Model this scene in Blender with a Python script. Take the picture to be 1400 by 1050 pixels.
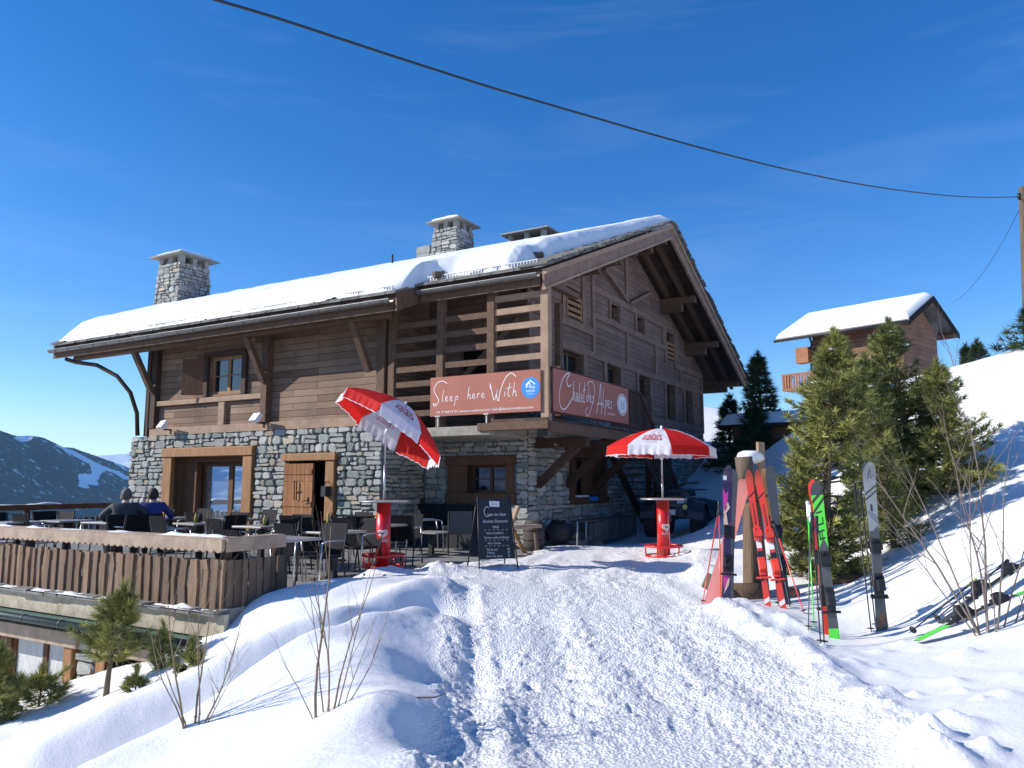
import bpy, math, random
import numpy as np
from mathutils import Vector, Matrix
R_ = math.radians
rnd = random.Random(7)
npr = np.random.RandomState(11)
sc = bpy.context.scene
col = sc.collection
for o in list(bpy.data.objects): bpy.data.objects.remove(o, do_unlink=True)

# ------------------------------------------------------------------ camera
EYE = 1.42
PITCH = math.atan(135/1045.0)
cam = bpy.data.cameras.new('camera'); cam_o = bpy.data.objects.new('camera', cam); col.objects.link(cam_o)
cam.sensor_width = 36.0; cam.lens = 36.0*1045/1400; cam.clip_end = 30000; cam.clip_start = 0.05
cam_o.location = (0, 0, EYE); cam_o.rotation_euler = (math.pi/2+PITCH, 0, 0)
sc.camera = cam_o
sc.render.engine = 'CYCLES'
sc.render.resolution_x = 1024; sc.render.resolution_y = 768
sc.view_settings.view_transform = 'Standard'; sc.view_settings.look = 'None'
sc.view_settings.exposure = 0.42; sc.view_settings.gamma = 1.0
sc.cycles.max_bounces = 8; sc.cycles.transparent_max_bounces = 12; sc.cycles.volume_bounces = 1

# ------------------------------------------------------------------ sun and sky
SUN_EL = R_(29); SUN_TH = R_(4)
sdir = Vector((-math.cos(SUN_TH)*math.cos(SUN_EL), -math.sin(SUN_TH)*math.cos(SUN_EL), math.sin(SUN_EL)))
sun = bpy.data.lights.new('sun', 'SUN'); sun.energy = 4.7; sun.angle = R_(0.53); sun.color = (1.0, 0.945, 0.86)
sun_o = bpy.data.objects.new('sun', sun); col.objects.link(sun_o)
sun_o.location = (-20, 0, 30); sun_o.rotation_euler = (-sdir).to_track_quat('-Z', 'Y').to_euler()
world = bpy.data.worlds.new('World'); sc.world = world; world.use_nodes = True
nt = world.node_tree; nt.nodes.clear()
N = nt.nodes.new; L = nt.links.new
sky = N('ShaderNodeTexSky'); sky.sky_type = 'NISHITA'; sky.sun_disc = False
sky.sun_elevation = SUN_EL; sky.sun_rotation = math.atan2(sdir.x, sdir.y)
sky.altitude = 1800; sky.air_density = 1.1; sky.dust_density = 0.6; sky.ozone_density = 3.0
hs = N('ShaderNodeHueSaturation'); hs.inputs['Saturation'].default_value = 1.36; hs.inputs['Value'].default_value = 1.0
hs.inputs['Hue'].default_value = 0.509
tc = N('ShaderNodeTexCoord'); mp = N('ShaderNodeMapping')
mp.inputs['Scale'].default_value = (1.0, 0.8, 7.0); mp.inputs['Rotation'].default_value = (0.25, 0.18, 0.4)
nz = N('ShaderNodeTexNoise'); nz.inputs['Scale'].default_value = 2.2; nz.inputs['Detail'].default_value = 9; nz.inputs['Roughness'].default_value = 0.62
nz.inputs['Distortion'].default_value = 0.6
cr = N('ShaderNodeValToRGB'); cr.color_ramp.elements[0].position = 0.5; cr.color_ramp.elements[0].color = (0, 0, 0, 1)
cr.color_ramp.elements[1].position = 0.86; cr.color_ramp.elements[1].color = (0.07, 0.07, 0.07, 1)
mx = N('ShaderNodeMixRGB'); mx.inputs['Color2'].default_value = (7.0, 7.6, 8.4, 1)
bg = N('ShaderNodeBackground'); bg.inputs['Strength'].default_value = 0.14
out = N('ShaderNodeOutputWorld')
L(sky.outputs[0], hs.inputs['Color']); L(tc.outputs['Generated'], mp.inputs['Vector']); L(mp.outputs[0], nz.inputs['Vector'])
L(nz.outputs['Fac'], cr.inputs['Fac']); L(cr.outputs[0], mx.inputs['Fac']); L(hs.outputs[0], mx.inputs['Color1'])
L(mx.outputs[0], bg.inputs['Color']); L(bg.outputs[0], out.inputs['Surface'])

# ------------------------------------------------------------------ frames
CO = Vector((0.36, 17.4, 0.0))            # near corner of the chalet's stone wall
AX = Vector((0.5, 0.8660254, 0)); AY = Vector((-0.8660254, 0.5, 0))   # along the gable wall, along the eaves wall
def G(px, py, z=0.0):
    u = (px-700)/1045.0; v = (525-py)/1045.0
    d = Vector((u, math.cos(PITCH)-v*math.sin(PITCH), math.sin(PITCH)+v*math.cos(PITCH)))
    return Vector((0, 0, EYE)) + d*((z-EYE)/d.z)
def D(px, py, y):
    u = (px-700)/1045.0; v = (525-py)/1045.0
    d = Vector((u, math.cos(PITCH)-v*math.sin(PITCH), math.sin(PITCH)+v*math.cos(PITCH)))
    return Vector((0, 0, EYE)) + d*(y/d.y)
def loc2w(x, y, z=0.0): return CO + AX*x + AY*y + Vector((0, 0, z))

# ------------------------------------------------------------------ object helpers
def tag(o, label=None, cat=None, group=None, kind=None):
    if label: o['label'] = label
    if cat: o['category'] = cat
    if group: o['group'] = group
    if kind: o['kind'] = kind
    return o
def empty(name, loc=(0, 0, 0), rz=0.0, label=None, cat=None, group=None):
    o = bpy.data.objects.new(name, None); o.empty_display_size = 0.2
    col.objects.link(o); o.location = loc; o.rotation_euler = (0, 0, rz)
    return tag(o, label, cat, group)
def copy_tree(o, parent=None, label=None, group=None):
    c = o.copy(); col.objects.link(c); c.parent = parent
    if label: c['label'] = label
    if group: c['group'] = group
    for ch in list(KIDS.get(o.name, [])):
        cc = copy_tree(ch, c); cc.matrix_parent_inverse = ch.matrix_parent_inverse
        KIDS.setdefault(c.name, []).append(cc)
    return c
KIDS = {}
class MB:
    def __init__(s): s.v = []; s.f = []; s.m = []; s.s = []; s.c = []; s.mi = 0; s.sm = False; s.col = None
    def vert(s, p): s.v.append(tuple(p)); return len(s.v)-1
    def face(s, idx, mi=None): s.f.append(tuple(idx)); s.m.append(s.mi if mi is None else mi); s.s.append(s.sm); s.c.append(s.col)
    def poly(s, pts, mi=None): b = len(s.v); s.v += [tuple(p) for p in pts]; s.face(range(b, b+len(pts)), mi)
    def hexa(s, p):   # 8 pts: bottom 4 ccw, top 4 ccw
        b = len(s.v); s.v += [tuple(q) for q in p]
        for f in ((3, 2, 1, 0), (4, 5, 6, 7), (0, 1, 5, 4), (1, 2, 6, 5), (2, 3, 7, 6), (3, 0, 4, 7)): s.face([b+i for i in f])
    def box(s, x0, y0, z0, x1, y1, z1):
        if x0 > x1: x0, x1 = x1, x0
        if y0 > y1: y0, y1 = y1, y0
        if z0 > z1: z0, z1 = z1, z0
        s.hexa([(x0, y0, z0), (x1, y0, z0), (x1, y1, z0), (x0, y1, z0), (x0, y0, z1), (x1, y0, z1), (x1, y1, z1), (x0, y1, z1)])
    def bar(s, p0, p1, w, h, up=(0, 0, 1), w1=None, h1=None):
        p0 = Vector(p0); p1 = Vector(p1); d = (p1-p0).normalized(); up = Vector(up)
        sd = d.cross(up)
        if sd.length < 1e-4: sd = d.cross(Vector((0, 1, 0)))
        sd.normalize(); u = sd.cross(d).normalized()
        w1 = w if w1 is None else w1; h1 = h if h1 is None else h1
        a = [p0-sd*w/2-u*h/2, p0+sd*w/2-u*h/2, p1+sd*w1/2-u*h1/2, p1-sd*w1/2-u*h1/2]
        b = [p0-sd*w/2+u*h/2, p0+sd*w/2+u*h/2, p1+sd*w1/2+u*h1/2, p1-sd*w1/2+u*h1/2]
        s.hexa(a+b)
    def tube(s, pts, rad, n=8, cap=True):
        pts = [Vector(p) for p in pts]
        if not hasattr(rad, '__len__'): rad = [rad]*len(pts)
        ring0 = None; ref = Vector((0.31, 0.17, 0.93))
        sm = s.sm; s.sm = True; base = len(s.v)
        for i, p in enumerate(pts):
            d = (pts[min(i+1, len(pts)-1)]-pts[max(i-1, 0)]).normalized()
            a = d.cross(ref)
            if a.length < 1e-3: a = d.cross(Vector((1, 0, 0)))
            a.normalize(); b = a.cross(d); ref = b if False else ref
            for k in range(n):
                t = 2*math.pi*k/n; s.v.append(tuple(p+(a*math.cos(t)+b*math.sin(t))*rad[i]))
        for i in range(len(pts)-1):
            for k in range(n):
                k2 = (k+1) % n; s.face((base+i*n+k, base+(i+1)*n+k, base+(i+1)*n+k2, base+i*n+k2))
        s.sm = False
        if cap:
            s.face([base+k for k in range(n)]); s.face([base+(len(pts)-1)*n+k for k in reversed(range(n))])
        s.sm = sm
    def lathe(s, prof, n=20, c=(0, 0, 0), ax='z'):
        sm = s.sm; s.sm = True; base = len(s.v)
        for (r, z) in prof:
            for k in range(n):
                t = 2*math.pi*k/n
                q = (r*math.cos(t), r*math.sin(t), z)
                if ax == 'x': q = (q[2], q[0], q[1])
                if ax == 'y': q = (q[0], q[2], q[1])
                s.v.append((q[0]+c[0], q[1]+c[1], q[2]+c[2]))
        for i in range(len(prof)-1):
            for k in range(n):
                k2 = (k+1) % n; s.face((base+i*n+k, base+i*n+k2, base+(i+1)*n+k2, base+(i+1)*n+k))
        s.sm = False
        s.face([base+k for k in reversed(range(n))]); s.face([base+(len(prof)-1)*n+k for k in range(n)])
        s.sm = sm
    def torus(s, c, R, r, n=32, m=8):
        sm = s.sm; s.sm = True; b = len(s.v)
        for i in range(n):
            a = 2*math.pi*i/n
            for j in range(m):
                t = 2*math.pi*j/m; q = R+r*math.cos(t); s.v.append((c[0]+q*math.cos(a), c[1]+q*math.sin(a), c[2]+r*math.sin(t)))
        for i in range(n):
            for j in range(m):
                s.face((b+i*m+j, b+((i+1) % n)*m+j, b+((i+1) % n)*m+(j+1) % m, b+i*m+(j+1) % m))
        s.sm = sm
    def blob(s, c, r, n=10, m=6, jit=0.15, seed=0):
        rr = random.Random(seed); sm = s.sm; s.sm = True; b = len(s.v)
        for j in range(m+1):
            ph = math.pi*j/m
            for i in range(n):
                a = 2*math.pi*i/n; q = 1+rr.uniform(-jit, jit)*(0 if j in (0, m) else 1)
                s.v.append((c[0]+r[0]*q*math.sin(ph)*math.cos(a), c[1]+r[1]*q*math.sin(ph)*math.sin(a), c[2]+r[2]*q*math.cos(ph)))
        for j in range(m):
            for i in range(n):
                i2 = (i+1) % n; s.face((b+j*n+i, b+(j+1)*n+i, b+(j+1)*n+i2, b+j*n+i2))
        s.sm = sm
    def build(s, name, mats, parent=None, bevel=0.0, recalc=False):
        me = bpy.data.meshes.new(name); me.from_pydata(s.v, [], s.f)
        if not isinstance(mats, (list, tuple)): mats = [mats]
        for m in mats: me.materials.append(m)
        me.polygons.foreach_set('material_index', [min(i, len(mats)-1) for i in s.m])
        me.polygons.foreach_set('use_smooth', s.s)
        if any(c is not None for c in s.c):
            at = me.color_attributes.new('Col', 'FLOAT_COLOR', 'CORNER'); arr = []
            for f, c in zip(s.f, s.c):
                c = c or (0.5, 0.5, 0.5); arr += [c[0], c[1], c[2], 1.0]*len(f)
            at.data.foreach_set('color', arr)
        me.update()
        o = bpy.data.objects.new(name, me); col.objects.link(o)
        if parent is not None: o.parent = parent; KIDS.setdefault(parent.name, []).append(o)
        if bevel > 0:
            b = o.modifiers.new('bevel', 'BEVEL'); b.width = bevel; b.segments = 2; b.limit_method = 'ANGLE'; b.angle_limit = R_(40)
        return o
def np_mesh(name, V, F, mats, parent=None, cols=None, smooth=False, k=3):
    me = bpy.data.meshes.new(name); nv = len(V); nf = len(F)
    me.vertices.add(nv); me.vertices.foreach_set('co', np.asarray(V, np.float32).ravel())
    me.loops.add(nf*k); me.loops.foreach_set('vertex_index', np.asarray(F, np.int32).ravel())
    me.polygons.add(nf); me.polygons.foreach_set('loop_start', np.arange(nf, dtype=np.int32)*k)
    me.polygons.foreach_set('loop_total', np.full(nf, k, np.int32))
    me.polygons.foreach_set('use_smooth', np.full(nf, smooth, bool))
    if not isinstance(mats, (list, tuple)): mats = [mats]
    for m in mats: me.materials.append(m)
    me.update(calc_edges=True); me.validate()
    if cols is not None:
        at = me.color_attributes.new('Col', 'FLOAT_COLOR', 'POINT')
        c4 = np.ones((nv, 4), np.float32); c4[:, :3] = cols; at.data.foreach_set('color', c4.ravel())
    o = bpy.data.objects.new(name, me); col.objects.link(o)
    if parent is not None: o.parent = parent; KIDS.setdefault(parent.name, []).append(o)
    return o

# ------------------------------------------------------------------ materials
def mat(name, c=(0.5, 0.5, 0.5), rough=0.6, metal=0.0, spec=0.5, noise=None, bump=None, attr=False, coat=0.0, trans=0.0, alpha=None, emit=None):
    m = bpy.data.materials.new(name); m.use_nodes = True; t = m.node_tree; n = t.nodes; l = t.links
    p = n['Principled BSDF']; p.inputs['Base Color'].default_value = (*c, 1); p.inputs['Roughness'].default_value = rough
    p.inputs['Metallic'].default_value = metal; p.inputs['Specular IOR Level'].default_value = spec
    p.inputs['Coat Weight'].default_value = coat; p.inputs['Transmission Weight'].default_value = trans
    tcn = n.new('ShaderNodeTexCoord'); src = None
    if attr:
        a = n.new('ShaderNodeAttribute'); a.attribute_name = 'Col'; src = a.outputs['Color']
    if noise:        # (scale, amount, stretch xyz)
        mpn = n.new('ShaderNodeMapping'); mpn.inputs['Scale'].default_value = noise[2] if len(noise) > 2 else (1, 1, 1)
        nn = n.new('ShaderNodeTexNoise'); nn.inputs['Scale'].default_value = noise[0]; nn.inputs['Detail'].default_value = 6; nn.inputs['Roughness'].default_value = 0.65
        l.new(tcn.outputs['Object'], mpn.inputs[0]); l.new(mpn.outputs[0], nn.inputs['Vector'])
        mr = n.new('ShaderNodeMapRange'); mr.inputs['From Min'].default_value = 0.25; mr.inputs['From Max'].default_value = 0.75
        mr.inputs['To Min'].default_value = 1-noise[1]; mr.inputs['To Max'].default_value = 1+noise[1]
        l.new(nn.outputs['Fac'], mr.inputs['Value'])
        mul = n.new('ShaderNodeMixRGB'); mul.blend_type = 'MULTIPLY'; mul.inputs['Fac'].default_value = 1
        if src: l.new(src, mul.inputs['Color1'])
        else: mul.inputs['Color1'].default_value = (*c, 1)
        l.new(mr.outputs[0], mul.inputs['Color2']); src = mul.outputs[0]
    if src: l.new(src, p.inputs['Base Color'])
    if bump:         # (scale, distance)
        bn = n.new('ShaderNodeTexNoise'); bn.inputs['Scale'].default_value = bump[0]; bn.inputs['Detail'].default_value = 7; bn.inputs['Roughness'].default_value = 0.6
        if len(bump) > 2:
            m2 = n.new('ShaderNodeMapping'); m2.inputs['Scale'].default_value = bump[2]
            l.new(tcn.outputs['Object'], m2.inputs[0]); l.new(m2.outputs[0], bn.inputs['Vector'])
        else: l.new(tcn.outputs['Object'], bn.inputs['Vector'])
        b = n.new('ShaderNodeBump'); b.inputs['Strength'].default_value = 1; b.inputs['Distance'].default_value = bump[1]
        l.new(bn.outputs['Fac'], b.inputs['Height']); l.new(b.outputs[0], p.inputs['Normal'])
    if emit: p.inputs['Emission Color'].default_value = (*emit[0], 1); p.inputs['Emission Strength'].default_value = emit[1]
    return m
def plank_mat(name, c1, c2, row=0.17, width=2.3, axis='u'):
    m = bpy.data.materials.new(name); m.use_nodes = True; t = m.node_tree; n = t.nodes; l = t.links
    p = n['Principled BSDF']; p.inputs['Roughness'].default_value = 0.75; p.inputs['Specular IOR Level'].default_value = 0.25
    tcn = n.new('ShaderNodeTexCoord'); sp = n.new('ShaderNodeSeparateXYZ'); l.new(tcn.outputs['Object'], sp.inputs[0])
    ad = n.new('ShaderNodeMath'); ad.operation = 'ADD'; l.new(sp.outputs[0], ad.inputs[0]); l.new(sp.outputs[1], ad.inputs[1])
    cb = n.new('ShaderNodeCombineXYZ')
    if axis == 'u': l.new(ad.outputs[0], cb.inputs[0]); l.new(sp.outputs[2], cb.inputs[1])
    elif axis == 'v': l.new(sp.outputs[2], cb.inputs[0]); l.new(ad.outputs[0], cb.inputs[1])
    elif axis == 'x': l.new(sp.outputs[0], cb.inputs[0]); l.new(sp.outputs[1], cb.inputs[1])
    else: l.new(sp.outputs[1], cb.inputs[0]); l.new(sp.outputs[0], cb.inputs[1])
    br = n.new('ShaderNodeTexBrick'); br.inputs['Scale'].default_value = 1; br.inputs['Brick Width'].default_value = width
    br.inputs['Row Height'].default_value = row; br.inputs['Mortar Size'].default_value = 0.006; br.inputs['Mortar Smooth'].default_value = 0.4
    br.offset = 0.37; br.inputs['Color1'].default_value = (*c1, 1); br.inputs['Color2'].default_value = (*c2, 1)
    br.inputs['Mortar'].default_value = (c1[0]*0.3, c1[1]*0.3, c1[2]*0.3, 1); l.new(cb.outputs[0], br.inputs['Vector'])
    mp2 = n.new('ShaderNodeMapping'); mp2.inputs['Scale'].default_value = (1.4, 26, 1); l.new(cb.outputs[0], mp2.inputs[0])
    nn = n.new('ShaderNodeTexNoise'); nn.inputs['Scale'].default_value = 1.6; nn.inputs['Detail'].default_value = 8; nn.inputs['Roughness'].default_value = 0.7
    l.new(mp2.outputs[0], nn.inputs['Vector'])
    n2 = n.new('ShaderNodeTexNoise'); n2.inputs['Scale'].default_value = 0.9; n2.inputs['Detail'].default_value = 3; l.new(tcn.outputs['Object'], n2.inputs['Vector'])
    av = n.new('ShaderNodeMath'); av.operation = 'ADD'; l.new(nn.outputs['Fac'], av.inputs[0]); l.new(n2.outputs['Fac'], av.inputs[1])
    mr = n.new('ShaderNodeMapRange'); mr.inputs['From Min'].default_value = 0.6; mr.inputs['From Max'].default_value = 1.4
    mr.inputs['To Min'].default_value = 0.55; mr.inputs['To Max'].default_value = 1.45; l.new(av.outputs[0], mr.inputs['Value'])
    mul = n.new('ShaderNodeMixRGB'); mul.blend_type = 'MULTIPLY'; mul.inputs['Fac'].default_value = 1
    l.new(br.outputs['Color'], mul.inputs['Color1']); l.new(mr.outputs[0], mul.inputs['Color2']); l.new(mul.outputs[0], p.inputs['Base Color'])
    b = n.new('ShaderNodeBump'); b.invert = True; b.inputs['Distance'].default_value = 0.012; l.new(br.outputs['Fac'], b.inputs['Height'])
    b2 = n.new('ShaderNodeBump'); b2.inputs['Distance'].default_value = 0.004; l.new(nn.outputs['Fac'], b2.inputs['Height']); l.new(b.outputs[0], b2.inputs['Normal'])
    l.new(b2.outputs[0], p.inputs['Normal'])
    return m
def fabric_mat(name, c):
    m = bpy.data.materials.new(name); m.use_nodes = True; t = m.node_tree; n = t.nodes; l = t.links
    p = n['Principled BSDF']; p.inputs['Base Color'].default_value = (*c, 1); p.inputs['Roughness'].default_value = 0.7; p.inputs['Specular IOR Level'].default_value = 0.2
    tr = n.new('ShaderNodeBsdfTranslucent'); tr.inputs['Color'].default_value = (*c, 1)
    ms = n.new('ShaderNodeMixShader'); ms.inputs[0].default_value = 0.38
    l.new(p.outputs[0], ms.inputs[1]); l.new(tr.outputs[0], ms.inputs[2]); l.new(ms.outputs[0], n['Material Output'].inputs['Surface'])
    tcn = n.new('ShaderNodeTexCoord'); nn = n.new('ShaderNodeTexNoise'); nn.inputs['Scale'].default_value = 7; nn.inputs['Detail'].default_value = 3
    l.new(tcn.outputs['Object'], nn.inputs['Vector']); b = n.new('ShaderNodeBump'); b.inputs['Distance'].default_value = 0.02; l.new(nn.outputs['Fac'], b.inputs['Height']); l.new(b.outputs[0], p.inputs['Normal'])
    return m
def snow_mat(name, path=False):
    m = bpy.data.materials.new(name); m.use_nodes = True; t = m.node_tree; n = t.nodes; l = t.links
    p = n['Principled BSDF']; p.inputs['Base Color'].default_value = (0.84, 0.84, 0.835, 1); p.inputs['Roughness'].default_value = 0.55
    p.inputs['Specular IOR Level'].default_value = 0.3
    tcn = n.new('ShaderNodeTexCoord'); nn = n.new('ShaderNodeTexNoise'); nn.inputs['Scale'].default_value = 36; nn.inputs['Detail'].default_value = 9; nn.inputs['Roughness'].default_value = 0.78
    l.new(tcn.outputs['Object'], nn.inputs['Vector']); b = n.new('ShaderNodeBump'); b.inputs['Distance'].default_value = 0.009
    l.new(nn.outputs['Fac'], b.inputs['Height']); last = b
    if path:
        a = n.new('ShaderNodeAttribute'); a.attribute_name = 'Col'; sp = n.new('ShaderNodeSeparateColor'); l.new(a.outputs['Color'], sp.inputs[0])
        vo = n.new('ShaderNodeTexVoronoi'); vo.inputs['Scale'].default_value = 42; l.new(tcn.outputs['Object'], vo.inputs['Vector'])
        n3 = n.new('ShaderNodeTexNoise'); n3.inputs['Scale'].default_value = 26; n3.inputs['Detail'].default_value = 8; n3.inputs['Roughness'].default_value = 0.75; l.new(tcn.outputs['Object'], n3.inputs['Vector'])
        ad = n.new('ShaderNodeMath'); ad.operation = 'ADD'; l.new(vo.outputs['Distance'], ad.inputs[0]); l.new(n3.outputs['Fac'], ad.inputs[1])
        b2 = n.new('ShaderNodeBump'); b2.inputs['Distance'].default_value = 0.0145
        l.new(ad.outputs[0], b2.inputs['Height']); l.new(sp.outputs[0], b2.inputs['Strength']); l.new(b.outputs[0], b2.inputs['Normal']); last = b2
    l.new(last.outputs[0], p.inputs['Normal'])
    return m
M = {}
M['snow'] = snow_mat('snow'); M['snow_ground'] = snow_mat('snow_ground', True)
M['wood'] = plank_mat('plank_wall', (0.15, 0.09, 0.058), (0.26, 0.17, 0.115))
M['wood_dark'] = plank_mat('plank_wall_gable', (0.16, 0.10, 0.075), (0.225, 0.148, 0.112), row=0.15)
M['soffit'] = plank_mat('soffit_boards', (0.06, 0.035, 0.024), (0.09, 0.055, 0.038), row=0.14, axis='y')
M['beam'] = mat('timber_beam', (0.125, 0.075, 0.048), 0.75, spec=0.25, noise=(3, 0.35, (3, 3, 3)), bump=(18, 0.006))
M['beam_gable'] = mat('weathered_gable_timber', (0.23, 0.15, 0.112), 0.8, spec=0.2, noise=(3, 0.3), bump=(18, 0.006))
M['beam_dark'] = mat('dark_timber_beam', (0.06, 0.035, 0.025), 0.75, spec=0.25, noise=(3, 0.35), bump=(18, 0.006))
M['beam_light'] = mat('pale_timber', (0.33, 0.225, 0.155), 0.75, spec=0.2, noise=(3, 0.3), bump=(18, 0.005))
M['frame'] = mat('orange_larch_frame', (0.30, 0.15, 0.062), 0.6, spec=0.3, noise=(3, 0.3, (3, 3, 0.7)), bump=(20, 0.004))
M['frame_dark'] = mat('brown_window_timber', (0.11, 0.048, 0.022), 0.6, spec=0.3, noise=(3, 0.3, (3, 3, 0.7)), bump=(20, 0.004))
M['door'] = plank_mat('door_boards', (0.23, 0.10, 0.04), (0.29, 0.135, 0.058), row=0.16, axis='v')
M['stone'] = mat('rubble_stone', rough=0.85, spec=0.25, attr=True, noise=(11, 0.3), bump=(26, 0.018))
M['mortar'] = mat('mortar', (0.15, 0.145, 0.135), 0.95, spec=0.1, noise=(9, 0.3), bump=(30, 0.01))
M['slate'] = mat('grey_stone_shingle', rough=0.85, spec=0.3, attr=True, noise=(7, 0.3), bump=(22, 0.012))
M['slab'] = mat('concrete_slab', (0.30, 0.275, 0.23), 0.9, spec=0.2, noise=(5, 0.35), bump=(30, 0.006))
M['render'] = mat('yellowish_lime_render', (0.40, 0.35, 0.26), 0.9, spec=0.2, noise=(4, 0.4), bump=(15, 0.012))
M['glass'] = mat('window_glass', (0.010, 0.014, 0.02), 0.03, spec=1.0)
M['glass_mirror'] = mat('reflective_window_glass', (0.62, 0.68, 0.74), 0.02, metal=0.85)
M['curtain'] = mat('white_curtain', (0.5, 0.5, 0.48), 0.9, noise=(6, 0.3, (9, 9, 1)))
M['void'] = mat('painted_dark_interior', (0.012, 0.010, 0.009), 0.9, spec=0.1)
M['metal'] = mat('zinc_gutter', (0.20, 0.19, 0.18), 0.45, metal=0.6, noise=(5, 0.2))
M['metal_dark'] = mat('dark_metal', (0.03, 0.03, 0.033), 0.45, metal=0.3)
M['guard'] = mat('galvanised_snow_guard', (0.42, 0.42, 0.42), 0.5, metal=0.4)
M['alu'] = mat('aluminium_tube', (0.55, 0.56, 0.58), 0.35, metal=0.8)
M['black'] = mat('black_plastic', (0.017, 0.017, 0.02), 0.5, spec=0.4)
M['wicker'] = mat('black_woven_mesh', (0.012, 0.012, 0.015), 0.7, spec=0.15, noise=(40, 0.4), bump=(90, 0.003))
M['wicker_grey'] = mat('grey_woven_mesh', (0.075, 0.078, 0.085), 0.6, spec=0.3, noise=(40, 0.3), bump=(90, 0.003))
M['tabletop'] = mat('grey_laminate_top', (0.30, 0.28, 0.26), 0.4, noise=(6, 0.15))
M['red'] = mat('red_enamel', (0.62, 0.012, 0.012), 0.3, spec=0.5, coat=0.4, noise=(3, 0.06))
M['red_fabric'] = fabric_mat('red_canvas', (0.68, 0.022, 0.018)); M['white_fabric'] = fabric_mat('white_canvas', (0.78, 0.78, 0.84))
M['red_print'] = mat('red_print', (0.55, 0.06, 0.07), 0.7); M['grey_print'] = mat('grey_print', (0.25, 0.25, 0.28), 0.7); M['pink_print'] = mat('pink_print_show_through', (0.62, 0.30, 0.36), 0.7)
M['white'] = mat('white_paint', (0.80, 0.80, 0.80), 0.5)
M['banner'] = mat('brown_banner_vinyl', (0.36, 0.125, 0.085), 0.55, spec=0.3, noise=(1.2, 0.08))
M['blue'] = mat('blue_print', (0.0, 0.22, 0.72), 0.5)
M['chalk'] = mat('white_chalk', (0.7, 0.7, 0.7), 0.9); M['board'] = mat('blackboard', (0.012, 0.014, 0.022), 0.45)
M['bark'] = mat('weathered_bark', (0.13, 0.095, 0.065), 0.95, noise=(6, 0.4, (2, 2, 0.5)), bump=(14, 0.02, (3, 3, 0.6)))
M['log'] = mat('weathered_log', (0.14, 0.09, 0.055), 0.9, noise=(5, 0.45, (3, 3, 0.4)), bump=(12, 0.03, (3, 3, 0.3)))
M['plank_grey'] = mat('weathered_fence_plank', rough=0.9, attr=True, noise=(5, 0.35, (3, 3, 0.35)), bump=(16, 0.008, (3, 3, 0.3)))
M['rail_wood'] = mat('weathered_rail_beam', (0.34, 0.25, 0.18), 0.85, noise=(4, 0.35), bump=(14, 0.008))
M['twig'] = mat('bare_twig', (0.235, 0.165, 0.105), 0.85, noise=(9, 0.3))
M['twig_grey'] = mat('grey_bare_twig', (0.20, 0.155, 0.13), 0.85, noise=(9, 0.3))
M['needle'] = mat('pine_needles', rough=0.6, spec=0.3, attr=True); M['needle_far'] = mat('spruce_needles', rough=0.7, spec=0.2, attr=True)
M['copper'] = mat('green_copper_flashing', (0.10, 0.17, 0.14), 0.6, metal=0.2, noise=(4, 0.3))
M['gutter_green'] = mat('dark_green_gutter', (0.045, 0.06, 0.055), 0.4, metal=0.3, noise=(4, 0.2))
M['pave'] = mat('grey_paving_stone', (0.21, 0.205, 0.19), 0.85, noise=(3, 0.35), bump=(9, 0.01))
M['duff'] = mat('brown_needle_litter', (0.14, 0.075, 0.035), 1.0, noise=(25, 0.5), bump=(40, 0.03))
M['skin'] = mat('skin', (0.55, 0.33, 0.24), 0.55); M['hair'] = mat('dark_hair', (0.03, 0.02, 0.015), 0.7, bump=(60, 0.004)); M['cap_grey'] = mat('grey_hair', (0.13, 0.12, 0.11), 0.8, bump=(60, 0.004))
M['jacket_black'] = mat('dark_jacket', (0.035, 0.042, 0.045), 0.75, bump=(12, 0.01)); M['jacket_blue'] = mat('royal_blue_jacket', (0.012, 0.02, 0.16), 0.6, bump=(12, 0.01)); M['trousers'] = mat('dark_trousers', (0.02, 0.02, 0.024), 0.8)
M['yellow'] = mat('yellow_liquid_bottle', (0.45, 0.36, 0.04), 0.2, spec=0.6); M['barrel'] = mat('dark_grey_barrel_staves', (0.07, 0.062, 0.056), 0.85, noise=(5, 0.35, (8, 8, 1)), bump=(14, 0.01, (8, 8, 1))); M['rust'] = mat('rusty_steel', (0.25, 0.12, 0.06), 0.8, noise=(8, 0.4))
M['tyre'] = mat('black_tyre', (0.014, 0.014, 0.015), 0.85, bump=(30, 0.01)); M['atv'] = mat('black_atv_plastic', (0.02, 0.021, 0.024), 0.3, spec=0.5)
M['lamp'] = mat('headlight_glass', (0.5, 0.5, 0.5), 0.1, spec=0.8); M['hivis'] = mat('yellow_green_reflector', (0.45, 0.5, 0.12), 0.4)
M['pink'] = mat('pink_ski_base', (0.80, 0.30, 0.26), 0.35); M['skired'] = mat('red_ski_topsheet', (0.75, 0.06, 0.03), 0.25, coat=0.5)
M['skiblack'] = mat('black_ski_topsheet', (0.02, 0.02, 0.024), 0.25, coat=0.5); M['skigrey'] = mat('grey_ski_topsheet', (0.28, 0.30, 0.30), 0.3, coat=0.5)
M['skidark'] = mat('dark_grey_ski_topsheet', (0.075, 0.08, 0.085), 0.35, coat=0.3); M['green'] = mat('neon_green_topsheet', (0.10, 0.75, 0.05), 0.3, coat=0.4)
M['purple'] = mat('dark_purple_topsheet', (0.045, 0.025, 0.07), 0.25, coat=0.5); M['magenta'] = mat('magenta_graphic', (0.65, 0.05, 0.32), 0.3, coat=0.4)
M['cream'] = mat('cream_graphic', (0.75, 0.55, 0.42), 0.3, coat=0.4); M['edge'] = mat('steel_edge', (0.4, 0.4, 0.4), 0.3, metal=0.9)
M['chalet2'] = plank_mat('red_brown_boards', (0.20, 0.10, 0.062), (0.26, 0.14, 0.088), row=0.2)
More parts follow.
